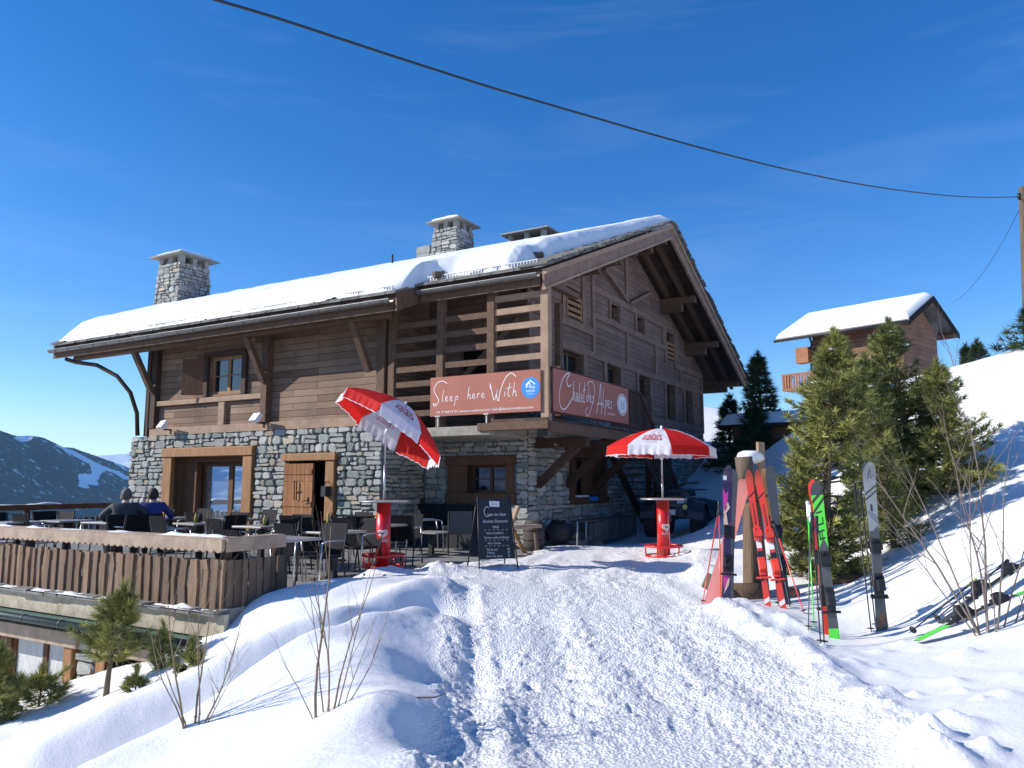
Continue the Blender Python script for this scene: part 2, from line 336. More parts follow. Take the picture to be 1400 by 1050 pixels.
M['stage_red'] = mat('orange_red_timber', (0.30, 0.12, 0.05), 0.7, noise=(4, 0.3))

# ------------------------------------------------------------------ value noise (numpy)
_tab = np.random.RandomState(5).rand(512, 512)
def vnoise(x, y):
    xi = np.floor(x).astype(int); yi = np.floor(y).astype(int); fx = x-xi; fy = y-yi
    fx = fx*fx*(3-2*fx); fy = fy*fy*(3-2*fy); a = _tab[xi % 512, yi % 512]; b = _tab[(xi+1) % 512, yi % 512]
    c = _tab[xi % 512, (yi+1) % 512]; d = _tab[(xi+1) % 512, (yi+1) % 512]
    return (a*(1-fx)+b*fx)*(1-fy)+(c*(1-fx)+d*fx)*fy
def fbm(x, y, o=4, g=0.5):
    s = 0; a = 1; t = 0
    for i in range(o): s = s+a*vnoise(x*2**i+17.3*i, y*2**i+9.1*i); t += a; a *= g
    return s/t
def sstep(a, b, x): t = np.clip((x-a)/(b-a), 0, 1); return t*t*(3-2*t)
# ================================================================== GROUND
ctl = []
def cp(px, py, z): q = G(px, py, z); ctl.append((q.x, q.y, z))
for a in [(760,760,0),(900,745,.03),(700,790,0),(860,790,-.01),(800,850,-.04),(680,850,-.06),(1000,880,-.05),(800,950,-.12),(640,950,-.13),(1080,960,-.1),
          (800,1045,-.18),(1050,1040,-.17),(650,1040,-.19),(615,850,-.06),(600,930,-.12),(598,1040,-.18),(760,745,.02),(650,770,.03),
          (548,828,.16),(531,880,.2),(527,936,.2),(507,1021,.2),(575,830,.06),(575,880,.02),
          (470,855,.14),(400,886,.05),(340,925,-.1),(293,968,-.25),(204,1020,-.42),(150,1036,-.5),(445,980,-.04),(300,1045,-.28),(480,1045,.08),(400,940,.0),(460,920,.1),
          (614,796,.1),(560,805,.14),(489,843,.04),(400,868,-.05),(336,893,-.15),(257,936,-.35),(150,979,-.5),(60,1000,-.65),(0,1045,-.75),
          (440,795,.1),(520,788,.08),(400,806,.12),(350,815,.06),(325,850,-.2),(340,870,-.18),(255,882,-.5),(230,893,-.64),(180,925,-.9),(120,958,-1.05),(0,985,-1.2),(280,900,-.42),
          (558,936,.06),(548,1021,.02),(572,936,-.07),(566,1021,-.12),(570,890,.0),
          (1000,820,-.03),(960,800,0),(1070,840,-.02),(1148,868,-.1),(1215,852,-.04),(1245,862,.0),(1345,875,.06),(1390,850,.18),(1320,1000,.02),(1380,950,.12),(1250,940,-.05),(1100,890,-.05),
          (1250,800,.25),(1150,778,.12),(1100,760,.16),
          (930,735,.02)]: cp(*a)
for (a, b, y) in [(1200,722,12.5),(1300,700,11.3),(1400,690,9.8),(1400,745,8.6),(1330,770,8.6),(1400,790,7.6),(1330,600,13.5),(1400,600,12.5),(1400,500,14.5),(1060,760,12.5),(1060,720,15),(1060,690,16.5),(1060,650,19),(1060,606,22.5),(1000,690,22),(1010,620,38),(980,576,44),(1270,655,12.6),(1000,722,17)]:
    q = D(a, b, y); ctl.append((q.x, q.y, q.z))
ctl += [(-1.35,8.25,-.12),(-1.95,7.1,-.32),(-2.4,6.35,-.5),(-3.0,5.8,-.72),(-1.0,8.9,.0),
        (-7.4,11.6,-1.8),(-9,10,-2.4),(-6.5,8.5,-1.5),(-5,8.2,-1.15),(10.5,17,4.1),(9.4,20,3.8),(12,24,3.9),(15,35,3.2),(0,60,3),(25,60,5.0),(12,48,6.2),(5,48,5.2),(-12,45,-4),(-20,20,-8),(-16,10,-6),
        (-8,4,-2.4),(-35,40,-20),(32,30,5.5),(20,10,6),(12,4,1.6),(5,0,.0),(0,0,-.2),(-3,2,-.6),(5.5,4.5,.12),(8,8,1.25),(0,-20,-.5),(30,-10,8),(-30,-10,-12),(-30,0,-14),
        (2,25,.5),(6,27,1.2),(-5,30,-.5),(22,45,4.5),(8,33,3.2),(16,26,4.0),(-60,60,-40),(60,60,7),(-60,-30,-35),(60,-30,20)]
ctl = np.array(ctl); CS = 0.25
def _k(d2): return np.sqrt(d2+CS*CS)
_d2 = ((ctl[:, None, :2]-ctl[None, :, :2])**2).sum(2)
_P = np.c_[np.ones(len(ctl)), ctl[:, :2]]
_A = np.block([[_k(_d2)+np.eye(len(ctl))*-0.06, _P], [_P.T, np.zeros((3, 3))]])
_w = np.linalg.solve(_A, np.r_[ctl[:, 2], 0, 0, 0])
def base_h(x, y):
    x = np.atleast_1d(np.asarray(x, float)); y = np.atleast_1d(np.asarray(y, float)); outz = np.zeros(x.shape)
    for i in range(0, len(x), 20000):
        xs = x[i:i+20000]; ys = y[i:i+20000]
        d2 = (xs[:, None]-ctl[None, :, 0])**2+(ys[:, None]-ctl[None, :, 1])**2
        outz[i:i+20000] = _k(d2)@_w[:-3]+_w[-3]+_w[-2]*xs+_w[-1]*ys
    return outz
def path_mask(x, y):
    w = 0.14*(fbm(x*2.1, y*2.1, 3)-.5)*2
    xl = np.interp(y, [0, 3, 4.5, 8, 11, 13, 16, 20], [-.4, -.45, -.5, -.75, -1.0, -1.9, -1.4, -1.0])
    xr = np.interp(y, [0, 3, 4.9, 7.1, 10.7, 14, 20, 26], [1.9, 2.1, 2.4, 2.55, 2.45, 3.9, 6.0, 7])
    return sstep(-.12, .16, x-xl+w)*sstep(-.2, .3, xr-x+w*1.6)*(1-sstep(20, 24, y))
berm = [(G(985,835,0).xy), (G(1090,880,0).xy), (G(1150,930,0).xy), (G(1230,985,0).xy), (G(1330,1060,0).xy)]
RG1 = [Vector(p) for p in [(-.95,10.0),(-1.45,8.9),(-1.85,8.0),(-2.4,7.35),(-2.9,6.85),(-3.6,6.2)]]
VL = [Vector(p) for p in [(-.85,9.0),(-1.35,8.15),(-1.9,7.1),(-2.4,6.4),(-3.0,5.85),(-3.6,5.4)]]
RG2 = [Vector(p) for p in [(-.95,8.1),(-1.15,7.4),(-1.75,6.4),(-2.2,5.75),(-2.8,5.2),(-3.5,4.7)]]
def seg_dist(x, y, pl):
    d = np.full(x.shape, 1e9)
    for a, b in zip(pl[:-1], pl[1:]):
        ab = b-a; t = np.clip(((x-a.x)*ab.x+(y-a.y)*ab.y)/ab.length_squared, 0, 1)
        d = np.minimum(d, np.hypot(x-a.x-t*ab.x, y-a.y-t*ab.y))
    return d
def height(x, y):
    x = np.atleast_1d(np.asarray(x, float)); y = np.atleast_1d(np.asarray(y, float))
    z = base_h(x, y); pm = path_mask(x, y)
    near = 1-sstep(14, 30, np.hypot(x, y))
    # soft undulation off the path
    z = z+(1-pm)*(0.10*(fbm(x*.9+3, y*.9, 3)-.5)+0.016*(fbm(x*4.1, y*4.1, 3)-.5)+0.007*(fbm(x*18, y*18, 3)-.5)*near)
    z = z+0.13*np.exp(-(seg_dist(x, y, RG1)/.26)**2)-0.13*np.exp(-(seg_dist(x, y, VL)/.30)**2)+0.09*np.exp(-(seg_dist(x, y, RG2)/.24)**2)
    # trampled snow: clods and pits
    c = fbm(x*6.5, y*3.2, 4, .6); c2 = fbm(x*15+5, y*10, 3, .6); c3 = fbm(x*34, y*34, 2, .6)
    rid = 1-np.abs(2*vnoise(x*9+40, y*7+3)-1); rid2 = 1-np.abs(2*vnoise(x*21+4, y*19+31)-1)
    pk = .35+1.0*sstep(.30, .66, fbm(x*1.3+70, y*.8+3, 3)); near2 = near*pk
    z = z+pm*near2*(0.016*(c-.5)+0.014*(c2-.5)+0.021*(c3-.5)+0.005*rid*rid+0.008*rid2*rid2+prints(x, y)-0.005)
    # long tracks that follow the way
    xc = np.interp(y, [3, 8, 12, 16], [.8, .9, .9, 2.0]); u = x-xc
    z = z+pm*near*0.018*np.sin(u*9+1.5*vnoise(x*.6, y*.6)*3)*sstep(.35, .65, vnoise(x*1.7+9, y*.5+7))
    # smooth sledge rut on the left edge
    xl = np.interp(y, [0, 3, 4.5, 8, 11], [-.4, -.45, -.5, -.75, -1.0])
    rut = np.exp(-((x-xl-.32)/.09)**2)*(1-sstep(9.5, 11, y)); z = z-0.028*rut*near+0.018*np.exp(-((x-xl-.5)/.06)**2)*(1-sstep(9.5, 11, y))
    # pushed-up snow along the right edge
    bd = seg_dist(x, y, berm); lum = .35+.9*fbm(x*4.5+8, y*4.5, 3); z = z+0.11*np.exp(-(bd/.17)**2)*lum+0.03*np.exp(-(bd/.45)**2)*(fbm(x*9, y*9, 3)-.3)
    # lumps thrown up round the bar table and the sign
    for (qx, qy, qr, qh) in MOUNDS:
        d = np.hypot(x-qx, y-qy); z = z+qh*np.exp(-(d/qr)**2)*(.5+fbm(x*6, y*6, 3))
    # terrace and basement cut
    X = (x-CO.x)*AX.x+(y-CO.y)*AX.y; Y = (x-CO.x)*AY.x+(y-CO.y)*AY.y
    e = .16*(fbm(x*2.5+3, y*2.5+1, 3)-.5)*2
    ins = sstep(-.12, .1, X+8.72)*sstep(-.12, .12, Y-np.interp(X, [-9, -5, -2, 0], [-.35, -.05, .35, .6])+e)*(1-sstep(-.2, 0, X))
    z = z*(1-ins)+(-3.2)*ins
    return z
t1 = G(523,780,0); t2 = G(908,765,0)
MOUNDS = [(t1.x+.1, t1.y-.75, .45, .13), (t1.x+1.0, t1.y-.3, .45, .13), (t1.x-.9, t1.y-.45, .5, .08), (t2.x+.55, t2.y-.15, .3, .10), (G(960,790,0).x, G(960,790,0).y, .35, .12),
          (G(1010,832,0).x, G(1010,832,0).y, .3, .12), (G(1050,845,0).x, G(1050,845,0).y, .35, .1), (G(1090,850,0).x, G(1090,850,0).y, .3, .08),
          (G(1250,1035,0).x, G(1250,1035,0).y, .15, .09), (G(1215,955,0).x, G(1215,955,0).y, .08, .08), (G(1170,900,0).x, G(1170,900,0).y, .12, .06), (G(1275,1015,0).x, G(1275,1015,0).y, .09, .07)]
def prints(x, y):
    # boot prints and short scraped streaks
    s = np.zeros(x.shape)
    for (gx, gy, fx, fy) in ((.31, .37, .0, .0), (.43, .33, .2, .11)):
        u = x/gx+fx; v = y/gy+fy; iu = np.floor(u).astype(int); iv = np.floor(v).astype(int)
        jx = _tab[iu % 512, iv % 512]; jy = _tab[(iu+77) % 512, (iv+31) % 512]; jr = _tab[(iu+11) % 512, (iv+131) % 512]
        du = (u-iu-.25-.5*jx)*gx; dv = (v-iv-.25-.5*jy)*gy; an = (jr-.5)*1.6; a = du*np.cos(an)+dv*np.sin(an); b = -du*np.sin(an)+dv*np.cos(an)
        q = (a/.055)**2+(b/.14)**2; s = s-.028*np.exp(-q**2)*(jr > .35)+.010*np.exp(-((q-1.6)/.5)**2)*(jr > .35)
    w = vnoise(x*2.2+3, y*.45+9); s = s*(.1+.4*w)
    # flat packed streaks that run along the way
    return s
_mr = random.Random(21)
for _k2 in range(46):
    _q = G(_mr.uniform(1010, 1390), _mr.uniform(860, 1040), 0)
    if _q.x > 1.9+.06*_q.y: MOUNDS.append((_q.x, _q.y, _mr.uniform(.03, .10), _mr.uniform(.02, .055)))
for _k2 in range(16):
    _q = G(_mr.uniform(560, 700), _mr.uniform(775, 815), 0); MOUNDS.append((_q.x, _q.y, _mr.uniform(.04, .12), _mr.uniform(.02, .05)))
def hz(x, y): return float(height([x], [y])[0])
def make_ground():
    nu, nv = 620, 640
    u = np.linspace(-1, 1, nu); v = np.linspace(0, 1, nv)
    ys = 2.6*(75/2.6)**v; U, Yg = np.meshgrid(u, ys)
    Xg = U*Yg*0.80+np.sign(U)*np.abs(U)**9*(30+Yg*.5)
    V1 = np.c_[Xg.ravel(), Yg.ravel()]
    idx = np.arange(nu*nv).reshape(nv, nu)
    F1 = np.stack([idx[:-1, :-1], idx[:-1, 1:], idx[1:, 1:], idx[1:, :-1]], -1).reshape(-1, 4)
    # coarse part behind the camera
    nx = 60; ys2 = np.linspace(-45, 2.6, 40); row = Xg[0]; sel = np.linspace(0, nu-1, nx).astype(int)
    X2, Y2 = np.meshgrid(row[sel]*1.0, ys2); k = (2.6-Y2)/47.6; X2 = X2*(1+k*1.2)
    V2 = np.c_[X2.ravel(), Y2.ravel()]; id2 = np.arange(nx*40).reshape(40, nx)+nu*nv
    F2 = np.stack([id2[:-1, :-1], id2[:-1, 1:], id2[1:, 1:], id2[1:, :-1]], -1).reshape(-1, 4)
    P = np.r_[V1, V2]; z = height(P[:, 0], P[:, 1]); pm = path_mask(P[:, 0], P[:, 1])
    o = np_mesh('snow_ground', np.c_[P, z], np.r_[F1, F2], M['snow_ground'], cols=np.c_[pm, pm, pm]*0.9+0.1, smooth=True, k=4)
    tag(o, 'snow covered ground with a trampled path up to the chalet', None, None, 'structure')
make_ground()

# ================================================================== MOUNTAINS
def forest_mat():
    m = bpy.data.materials.new('forested_snow_mountain'); m.use_nodes = True; t = m.node_tree; n = t.nodes; l = t.links
    p = n['Principled BSDF']; p.inputs['Roughness'].default_value = 0.9; p.inputs['Specular IOR Level'].default_value = 0.1
    a = n.new('ShaderNodeAttribute'); a.attribute_name = 'Col'; sp = n.new('ShaderNodeSeparateColor'); l.new(a.outputs['Color'], sp.inputs[0])
    tcn = n.new('ShaderNodeTexCoord'); nn = n.new('ShaderNodeTexNoise'); nn.inputs['Scale'].default_value = 0.06; nn.inputs['Detail'].default_value = 6; nn.inputs['Roughness'].default_value = .7
    l.new(tcn.outputs['Object'], nn.inputs['Vector'])
    # forest cover = attribute compared with noise
    ad = n.new('ShaderNodeMath'); ad.operation = 'ADD'; l.new(sp.outputs[0], ad.inputs[0]); l.new(nn.outputs['Fac'], ad.inputs[1])
    mr = n.new('ShaderNodeMapRange'); mr.inputs['From Min'].default_value = 0.93; mr.inputs['From Max'].default_value = 1.03; l.new(ad.outputs[0], mr.inputs['Value'])
    n2 = n.new('ShaderNodeTexNoise'); n2.inputs['Scale'].default_value = 0.12; n2.inputs['Detail'].default_value = 4; l.new(tcn.outputs['Object'], n2.inputs['Vector'])
    cr2 = n.new('ShaderNodeValToRGB'); cr2.color_ramp.elements[0].position = .35; cr2.color_ramp.elements[0].color = (0.018, 0.028, 0.018, 1)
    cr2.color_ramp.elements[1].position = .7; cr2.color_ramp.elements[1].color = (0.085, 0.085, 0.06, 1); l.new(n2.outputs['Fac'], cr2.inputs['Fac'])
    mx2 = n.new('ShaderNodeMixRGB'); mx2.inputs['Color1'].default_value = (0.85, 0.87, 0.9, 1); l.new(mr.outputs[0], mx2.inputs['Fac']); l.new(cr2.outputs[0], mx2.inputs['Color2'])
    l.new(mx2.outputs[0], p.inputs['Base Color'])
    return m
M['forest'] = forest_mat()
def mountain(name, P0, d, length, zs, face, slope, drop, ns, nt_, amp, cover_fn, label, back=True, scale=1/120.0):
    """ridge from P0 along d with crest heights zs; falls away towards 'face' and behind"""
    s = np.linspace(0, 1, ns); t = np.linspace(-.35 if back else 0, 1, nt_)
    S, T = np.meshgrid(s, t); run = drop/math.tan(R_(slope))
    crest = np.interp(S*length, zs[0], zs[1])
    X = P0[0]+d[0]*length*S+face[0]*run*T; Y = P0[1]+d[1]*length*S+face[1]*run*T
    Z = crest-drop*np.where(T >= 0, T**1.05, -T*0.9)
    nse = fbm(X*scale+31, Y*scale+7, 6, .5)-.5; sm = fbm(X*scale*9, Y*scale*9, 3, .6)-.5
    Z = Z+amp*nse*(0.25+np.clip(np.abs(T)*4, 0, 1))+amp*.10*sm
    cov = cover_fn(S, T, X, Y)
    Z = Z+np.where(cov > .4, 1, 0)*amp*.10*vnoise(X*scale*42, Y*scale*42)
    idx = np.arange(ns*nt_).reshape(nt_, ns)
    F = np.stack([idx[:-1, :-1], idx[:-1, 1:], idx[1:, 1:], idx[1:, :-1]], -1).reshape(-1, 4)
    o = np_mesh(name, np.c_[X.ravel(), Y.ravel(), Z.ravel()], F, M['forest'], cols=np.repeat(cov.ravel()[:, None], 3, 1), smooth=False, k=4)
    tag(o, label, None, None, 'structure'); return o
from mathutils.geometry import intersect_point_tri_2d
def in_poly(x, y, poly):
    ins = np.zeros(x.shape, bool); j = len(poly)-1
    for i in range(len(poly)):
        xi, yi = poly[i]; xj, yj = poly[j]
        c = ((yi > y) != (yj > y)) & (x < (xj-xi)*(y-yi)/(yj-yi+1e-12)+xi); ins ^= c; j = i
    return ins
# forested ridge left of the chalet, its shaded face to the camera
FX, FY = 0.93, -0.37; DX, DY = 0.37, 0.93
RP = Vector((-1341, 1551, 0))
def cov_near(S, T, X, Y):
    w = (fbm(X/60, Y/60, 4)-.5)
    s = S+w*.02; t = T+w*.06
    piste = in_poly(s, t, PISTE) | in_poly(s, t, PISTE2)
    base = .62+.25*(fbm(X/90+4, Y/90, 4)-.5)
    top = np.exp(-(np.abs(T)/.035)**2)*sstep(.50, .62, fbm(X/70+40, Y/70, 3))
    return np.where(piste, .15, base-.35*top)
PISTE = []; PISTE2 = []
def ridge_st(px, py):
    # where the sight line meets the face plane of the ridge (used once to lay out the ski run on it)
    u = (px-700)/1045.0; v = (525-py)/1045.0
    d = Vector((u, math.cos(PITCH)-v*math.sin(PITCH), math.sin(PITCH)+v*math.cos(PITCH)))
    Ln, drop, sl = RL, RDROP, RSL; run = drop/math.tan(R_(sl)); zs0 = 123+.2125*300; zs1 = zs0-.2125*Ln
    # solve P0 + D*L*s + F*run*t , z = crest(s) - drop*t
    gx = (zs1-zs0)
    A = np.array([[DX*Ln, FX*run, -d.x], [DY*Ln, FY*run, -d.y], [gx, -drop, -d.z]])
    s = np.linalg.solve(A, np.array([-RP.x, -RP.y, EYE-zs0])); return s[0], s[1]
RL = 1500; RDROP = 420; RSL = 36
RZ = ([0, 60, 200, 300, 341, 378, 417, 470, 502, 546, 593, 641, 686, 743, 900, 1500], [215, 190, 168, 126, 115, 118, 113, 93, 93, 80, 66, 55, 43.5, 34, 10, -90])
PISTE = [ridge_st(x/5.833, 560+y/5.833) for x, y in [(440,330),(500,318),(620,390),(760,455),(850,485),(905,492),(1000,550),(1020,590),(965,575),(880,530),(830,520),(800,560),(740,640),(715,705),(640,690),(625,590),(660,560),(720,540),(700,480),(640,440),(540,370)]]
PISTE2 = [ridge_st(x/5.833, 560+y/5.833) for x, y in [(95,240),(170,212),(260,255),(300,280),(230,272),(150,258)]]
mountain('forested_mountain', RP, (DX, DY), RL, RZ, (FX, FY), RSL, RDROP, 900, 420, 16, cov_near, 'forested mountain ridge with a ski run in shade beyond the terrace', scale=1/70.0)
def cov_peak(S, T, X, Y): return np.clip(-.1+1.1*np.clip(T-.30, 0, 1)*3, 0, .75)+.2*(fbm(X/300, Y/300, 4)-.5)
mountain('snow_mountain', (-2100, 800), (0.06, -0.998), 2600, ([0, 400, 850, 1050, 1180, 1350, 1550, 2000, 2600], [40, 50, 70, 100, 128, 105, 70, 90, 50]), (1, 0), 24, 360, 300, 140, 60, cov_peak, 'snowy mountain across the valley that the terrace window mirrors', scale=1/240.0)
mountain('far_snowy_peak', (-2900, 3900), (0.7, 0.714), 2300, ([0, 380, 720, 960, 1200, 1660, 2300], [90, 130, 158, 185, 150, 125, 60]), (0.5, -0.86), 28, 500, 200, 80, 40, lambda S, T, X, Y: X*0-.2, 'small white peak far behind the forested ridge', scale=1/300.0)
# valley floor and far land to the horizon
vb = MB(); vb.sm = True
rs = [70, 140, 300, 600, 1200, 2500, 4000, 5700]
zs = [-40, -75, -140, -240, -330, -360, -360, -330]
na = 64
for r, z in zip(rs, zs):
    for k in range(na): a = 2*math.pi*k/na; vb.vert((r*math.sin(a), r*math.cos(a), z+min(60, r*.25)*(max(0, math.sin(a))) + (20 if r < 200 else 0)*max(0, math.cos(a))))
for i in range(len(rs)-1):
    for k in range(na): k2 = (k+1) % na; vb.face((i*na+k2, i*na+k, (i+1)*na+k, (i+1)*na+k2))
vb.c = [(.5, .5, .5)]*len(vb.f)
tag(vb.build('valley_floor', M['forest']), 'wooded valley floor below the chalet', None, None, 'structure')
# ================================================================== STONE WORK
def stone_col(r, warm=0.12):
    k = r.uniform(.68, 1.15)
    if r.random() < warm: c = (.42, .37, .29)
    elif r.random() < .3: c = (.28, .305, .275)
    else: c = (.39, .385, .36)
    return tuple(min(.55, q*k*.98) for q in c)
def rubble(mb, O, U, W, Nn, u0, u1, v0, v1, holes=(), hmin=.09, hmax=.24, wmin=.12, wmax=.46, depth=.05, seed=1, taper=None, colf=stone_col, poly=None):
    r = random.Random(seed); O = Vector(O); U = Vector(U); W = Vector(W); Nn = Vector(Nn); mb.sm = False
    edges = sorted(set([v1]+[h[2] for h in holes]+[h[3] for h in holes])); v = v0
    def P(u, w, d):
        if taper: u = u0+(u1-u0)*.5+(u-(u0+u1)/2)*(1-taper*(w-v0)/(v1-v0)); d -= taper*(w-v0)/(v1-v0)*(u1-u0)*.5
        return O+U*u+W*w+Nn*d
    def stone(a, b, c, d):
        cw, ch = b-a, d-c
        if cw < .03 or ch < .025: return
        g = .008+r.random()*.007; a += g; b -= g; c += g; d -= g; cw, ch = b-a, d-c
        m = min(cw, ch); k = [m*r.uniform(.14, .42) for _ in range(8)]; j = lambda s: r.uniform(-s, s)
        pts = [(a+k[0], c+j(.022)), (b-k[1], c+j(.022)), (b+j(.018), c+k[2]), (b+j(.018), d-k[3]), (b-k[4], d+j(.022)), (a+k[5], d+j(.022)), (a+j(.018), d-k[6]), (a+j(.018), c+k[7])]
        if poly and not poly((a+b)/2, (c+d)/2): return
        dd = depth*r.uniform(.45, 1.25); ins = min(m*.17, .035); cx, cy = (a+b)/2, (c+d)/2; n0 = len(mb.v); tx, ty = j(.07), j(.07)
        for (x, y) in pts: mb.v.append(tuple(P(x, y, -.01)))
        for (x, y) in pts: mb.v.append(tuple(P(x, y, dd*.62)))
        for (x, y) in pts:
            q = Vector((cx-x, cy-y)); q = q.normalized()*ins if q.length > 1e-6 else q
            mb.v.append(tuple(P(x+q.x, y+q.y, dd+(x-cx)*tx+(y-cy)*ty)))
        mb.col = colf(r)
        for lv in (0, 8):
            for i in range(8): i2 = (i+1) % 8; mb.face((n0+lv+i, n0+lv+i2, n0+lv+8+i2, n0+lv+8+i), 0)
        mb.face([n0+16+i for i in range(8)], 0)
    while v < v1-.02:
        h = r.uniform(hmin, hmax); nv = min(v+h, v1)
        for e in edges:
            if v+.03 < e < nv-.001 or nv < e < nv+.05: nv = e; break
        if v1-nv < .05: nv = v1
        iv = [(u0, u1)]
        for (a, b, c, d) in holes:
            if nv > c+.005 and v < d-.005:
                iv = [x for (p, q) in iv for x in ((p, min(q, a)), (max(p, b), q)) if x[1]-x[0] > .02]
        for (p, q) in iv:
            u = p
            while u < q-.01:
                w = r.uniform(wmin, wmax)*(0.7+.6*(nv-v)/hmax); nu_ = min(u+w, q)
                if q-nu_ < wmin*.6: nu_ = q
                if nv-v > hmax*.68 and r.random() < .45:
                    m_ = v+(nv-v)*r.uniform(.35, .65); stone(u, nu_, v, m_)
                    if r.random() < .4: um = u+(nu_-u)*r.uniform(.35, .65); stone(u, um, m_, nv); stone(um, nu_, m_, nv)
                    else: stone(u, nu_, m_, nv)
                else: stone(u, nu_, v, nv)
                u = nu_
        v = nv
    mb.col = None
def clip_poly(pts, f):     # keep f(u,v) >= 0
    o = []
    for i in range(len(pts)):
        a, b = pts[i], pts[(i+1) % len(pts)]; fa, fb = f(*a), f(*b)
        if fa >= 0: o.append(a)
        if fa*fb < 0: t = fa/(fa-fb); o.append((a[0]+(b[0]-a[0])*t, a[1]+(b[1]-a[1])*t))
    return o
def wall_sheet(mb, O, U, W, Nn, u0, u1, v0, v1, holes=(), th=.3, clips=(), mi=0):
    O = Vector(O); U = Vector(U); W = Vector(W); Nn = Vector(Nn)
    us = sorted(set([u0, u1]+[min(max(h[i], u0), u1) for h in holes for i in (0, 1)])); vs = sorted(set([v0, v1]+[min(max(h[i], v0), v1) for h in holes for i in (2, 3)]))
    P = lambda u, v, d: O+U*u+W*v+Nn*d
    def solid(i, j):
        if not (0 <= i < len(us)-1 and 0 <= j < len(vs)-1): return False
        cu, cv = (us[i]+us[i+1])/2, (vs[j]+vs[j+1])/2
        return not any(h[0] < cu < h[1] and h[2] < cv < h[3] for h in holes)
    for i in range(len(us)-1):
        for j in range(len(vs)-1):
            if not solid(i, j): continue
            q = [(us[i], vs[j]), (us[i+1], vs[j]), (us[i+1], vs[j+1]), (us[i], vs[j+1])]
            for f in clips: q = clip_poly(q, f) if q else q
            if len(q) >= 3:
                mb.poly([P(a, b, 0) for a, b in q], mi); mb.poly([P(a, b, -th) for a, b in reversed(q)], mi)
            for (di, dj, e) in ((-1, 0, ((0, 0), (0, 1))), (1, 0, ((1, 0), (1, 1))), (0, -1, ((0, 0), (1, 0))), (0, 1, ((0, 1), (1, 1)))):
                if not solid(i+di, j+dj):
                    a = (us[i+e[0][0]], vs[j+e[0][1]]); b = (us[i+e[1][0]], vs[j+e[1][1]])
                    if clips and (any(f(*a) < 0 for f in clips) or any(f(*b) < 0 for f in clips)): continue
                    mb.poly([P(*a, 0), P(*b, 0), P(*b, -th), P(*a, -th)], mi)

# ================================================================== CHALET (local frame: x along the gable wall, y along the eaves)
chalet = empty('chalet', CO, R_(60), 'large timber and stone mountain chalet with a snow covered roof', 'chalet')
X_, Y_, Z_ = (1, 0, 0), (0, 1, 0), (0, 0, 1)
ZB = -0.9
# --- stone walls
hA1 = [(7.48, 10.32, ZB, 2.13), (4.62, 5.95, ZB, 1.95)]
mb = MB(); mb.mi = 1
wall_sheet(mb, (-1.5, 0, 0), Y_, Z_, (-1, 0, 0), 2.96, 12.27, ZB, 2.72, hA1, .5, mi=1)
mb.box(-1.0, 2.96, ZB, 0, 3.4, 2.72)
rubble(mb, (-1.5, 0, 0), Y_, Z_, (-1, 0, 0), 2.96, 12.3, -.3, 2.74, [(7.1, 10.72, -1, 2.36), (4.3, 6.02, -1, 2.14)], depth=.075, seed=3, hmin=.09, hmax=.27, wmin=.13, wmax=.42)
rubble(mb, (0, 2.96, 0), X_, Z_, (0, -1, 0), -1.5, 0, -.3, 2.74, depth=.06, seed=8)
rubble(mb, (0, 12.27, 0), X_, Z_, (0, 1, 0), -1.5, 2.5, ZB, 2.74, depth=.06, seed=9)
mb.box(-1.5, 11.9, ZB, 2.5, 12.27, 2.72)
mb.build('terrace_stone_wall', [M['stone'], M['mortar']], chalet)
hA2 = [(3.04, 3.42, 1.06, 1.83), (.57, 1.62, 1.18, 1.83)]
mb = MB()
wall_sheet(mb, (0, 0, 0), Y_, Z_, (-1, 0, 0), 0, 3.4, ZB, 2.66, hA2, .4, mi=1)
rubble(mb, (0, 0, 0), Y_, Z_, (-1, 0, 0), .0, 3.0, -.3, 2.5, [(2.86, 3.65, .93, 2.04), (.30, 2.23, .93, 2.04)], depth=.035, seed=4)
hB = [(2.35, 4.25, 1.05, 2.05)]
wall_sheet(mb, (0, 0, 0), X_, Z_, (0, -1, 0), 0.02, 14.1, ZB, 3.3, hB, .4, mi=1)
rubble(mb, (0, 0, 0), X_, Z_, (0, -1, 0), .0, 14.1, -.3, 3.3, [(2.1, 4.5, .9, 2.3)], depth=.035, seed=5)
mb.build('stone_wall', [M['stone'], M['mortar']], chalet)
# --- timber walls
PIT = .41; RX = 6.6
zt = lambda X: 9.25-PIT*abs(X-RX)
zu = lambda X: 8.80-PIT*abs(X-RX)
mb = MB()
hU = [(7.84, 9.15, 3.8, 4.82)]
wall_sheet(mb, (-1.4, 0, 0), Y_, Z_, (-1, 0, 0), 2.96, 11.5, 2.7, 5.35, hU, .2)
mb.box(-1.2, 11.3, 2.7, 8, 11.5, 5.3); mb.box(-1.4, 2.8, 2.7, 0, 2.96, 5.35)
wall_sheet(mb, (0, 0, 0), Y_, Z_, (-1, 0, 0), 0.2, 2.8, 2.7, 6.0, [(1.0, 1.9, 3.3, 4.6)], .2, mi=1)
mb.build('plank_wall', [M['wood'], M['wood_dark']], chalet)
hG = [(1.78, 2.99, 3.6, 4.76), (4.58, 5.59, 3.6, 4.76), (7.12, 8.13, 3.6, 4.76), (9.76, 10.64, 3.6, 4.76), (11.86, 12.68, 3.6, 4.76),
      (1.98, 2.95, 5.66, 6.45), (9.86, 10.72, 5.66, 6.62), (4.98, 5.62, 6.16, 6.6), (7.06, 7.68, 6.16, 6.6)]
clipR = [lambda u, v: 8.80-PIT*(RX-u)-v, lambda u, v: 8.80-PIT*(u-RX)-v]
mb = MB(); wall_sheet(mb, (0, 0, 0), X_, Z_, (0, -1, 0), 0.0, 14.1, 3.3, 8.9, hG, .22, clips=clipR)
mb.build('gable_plank_wall', M['wood_dark'], chalet)
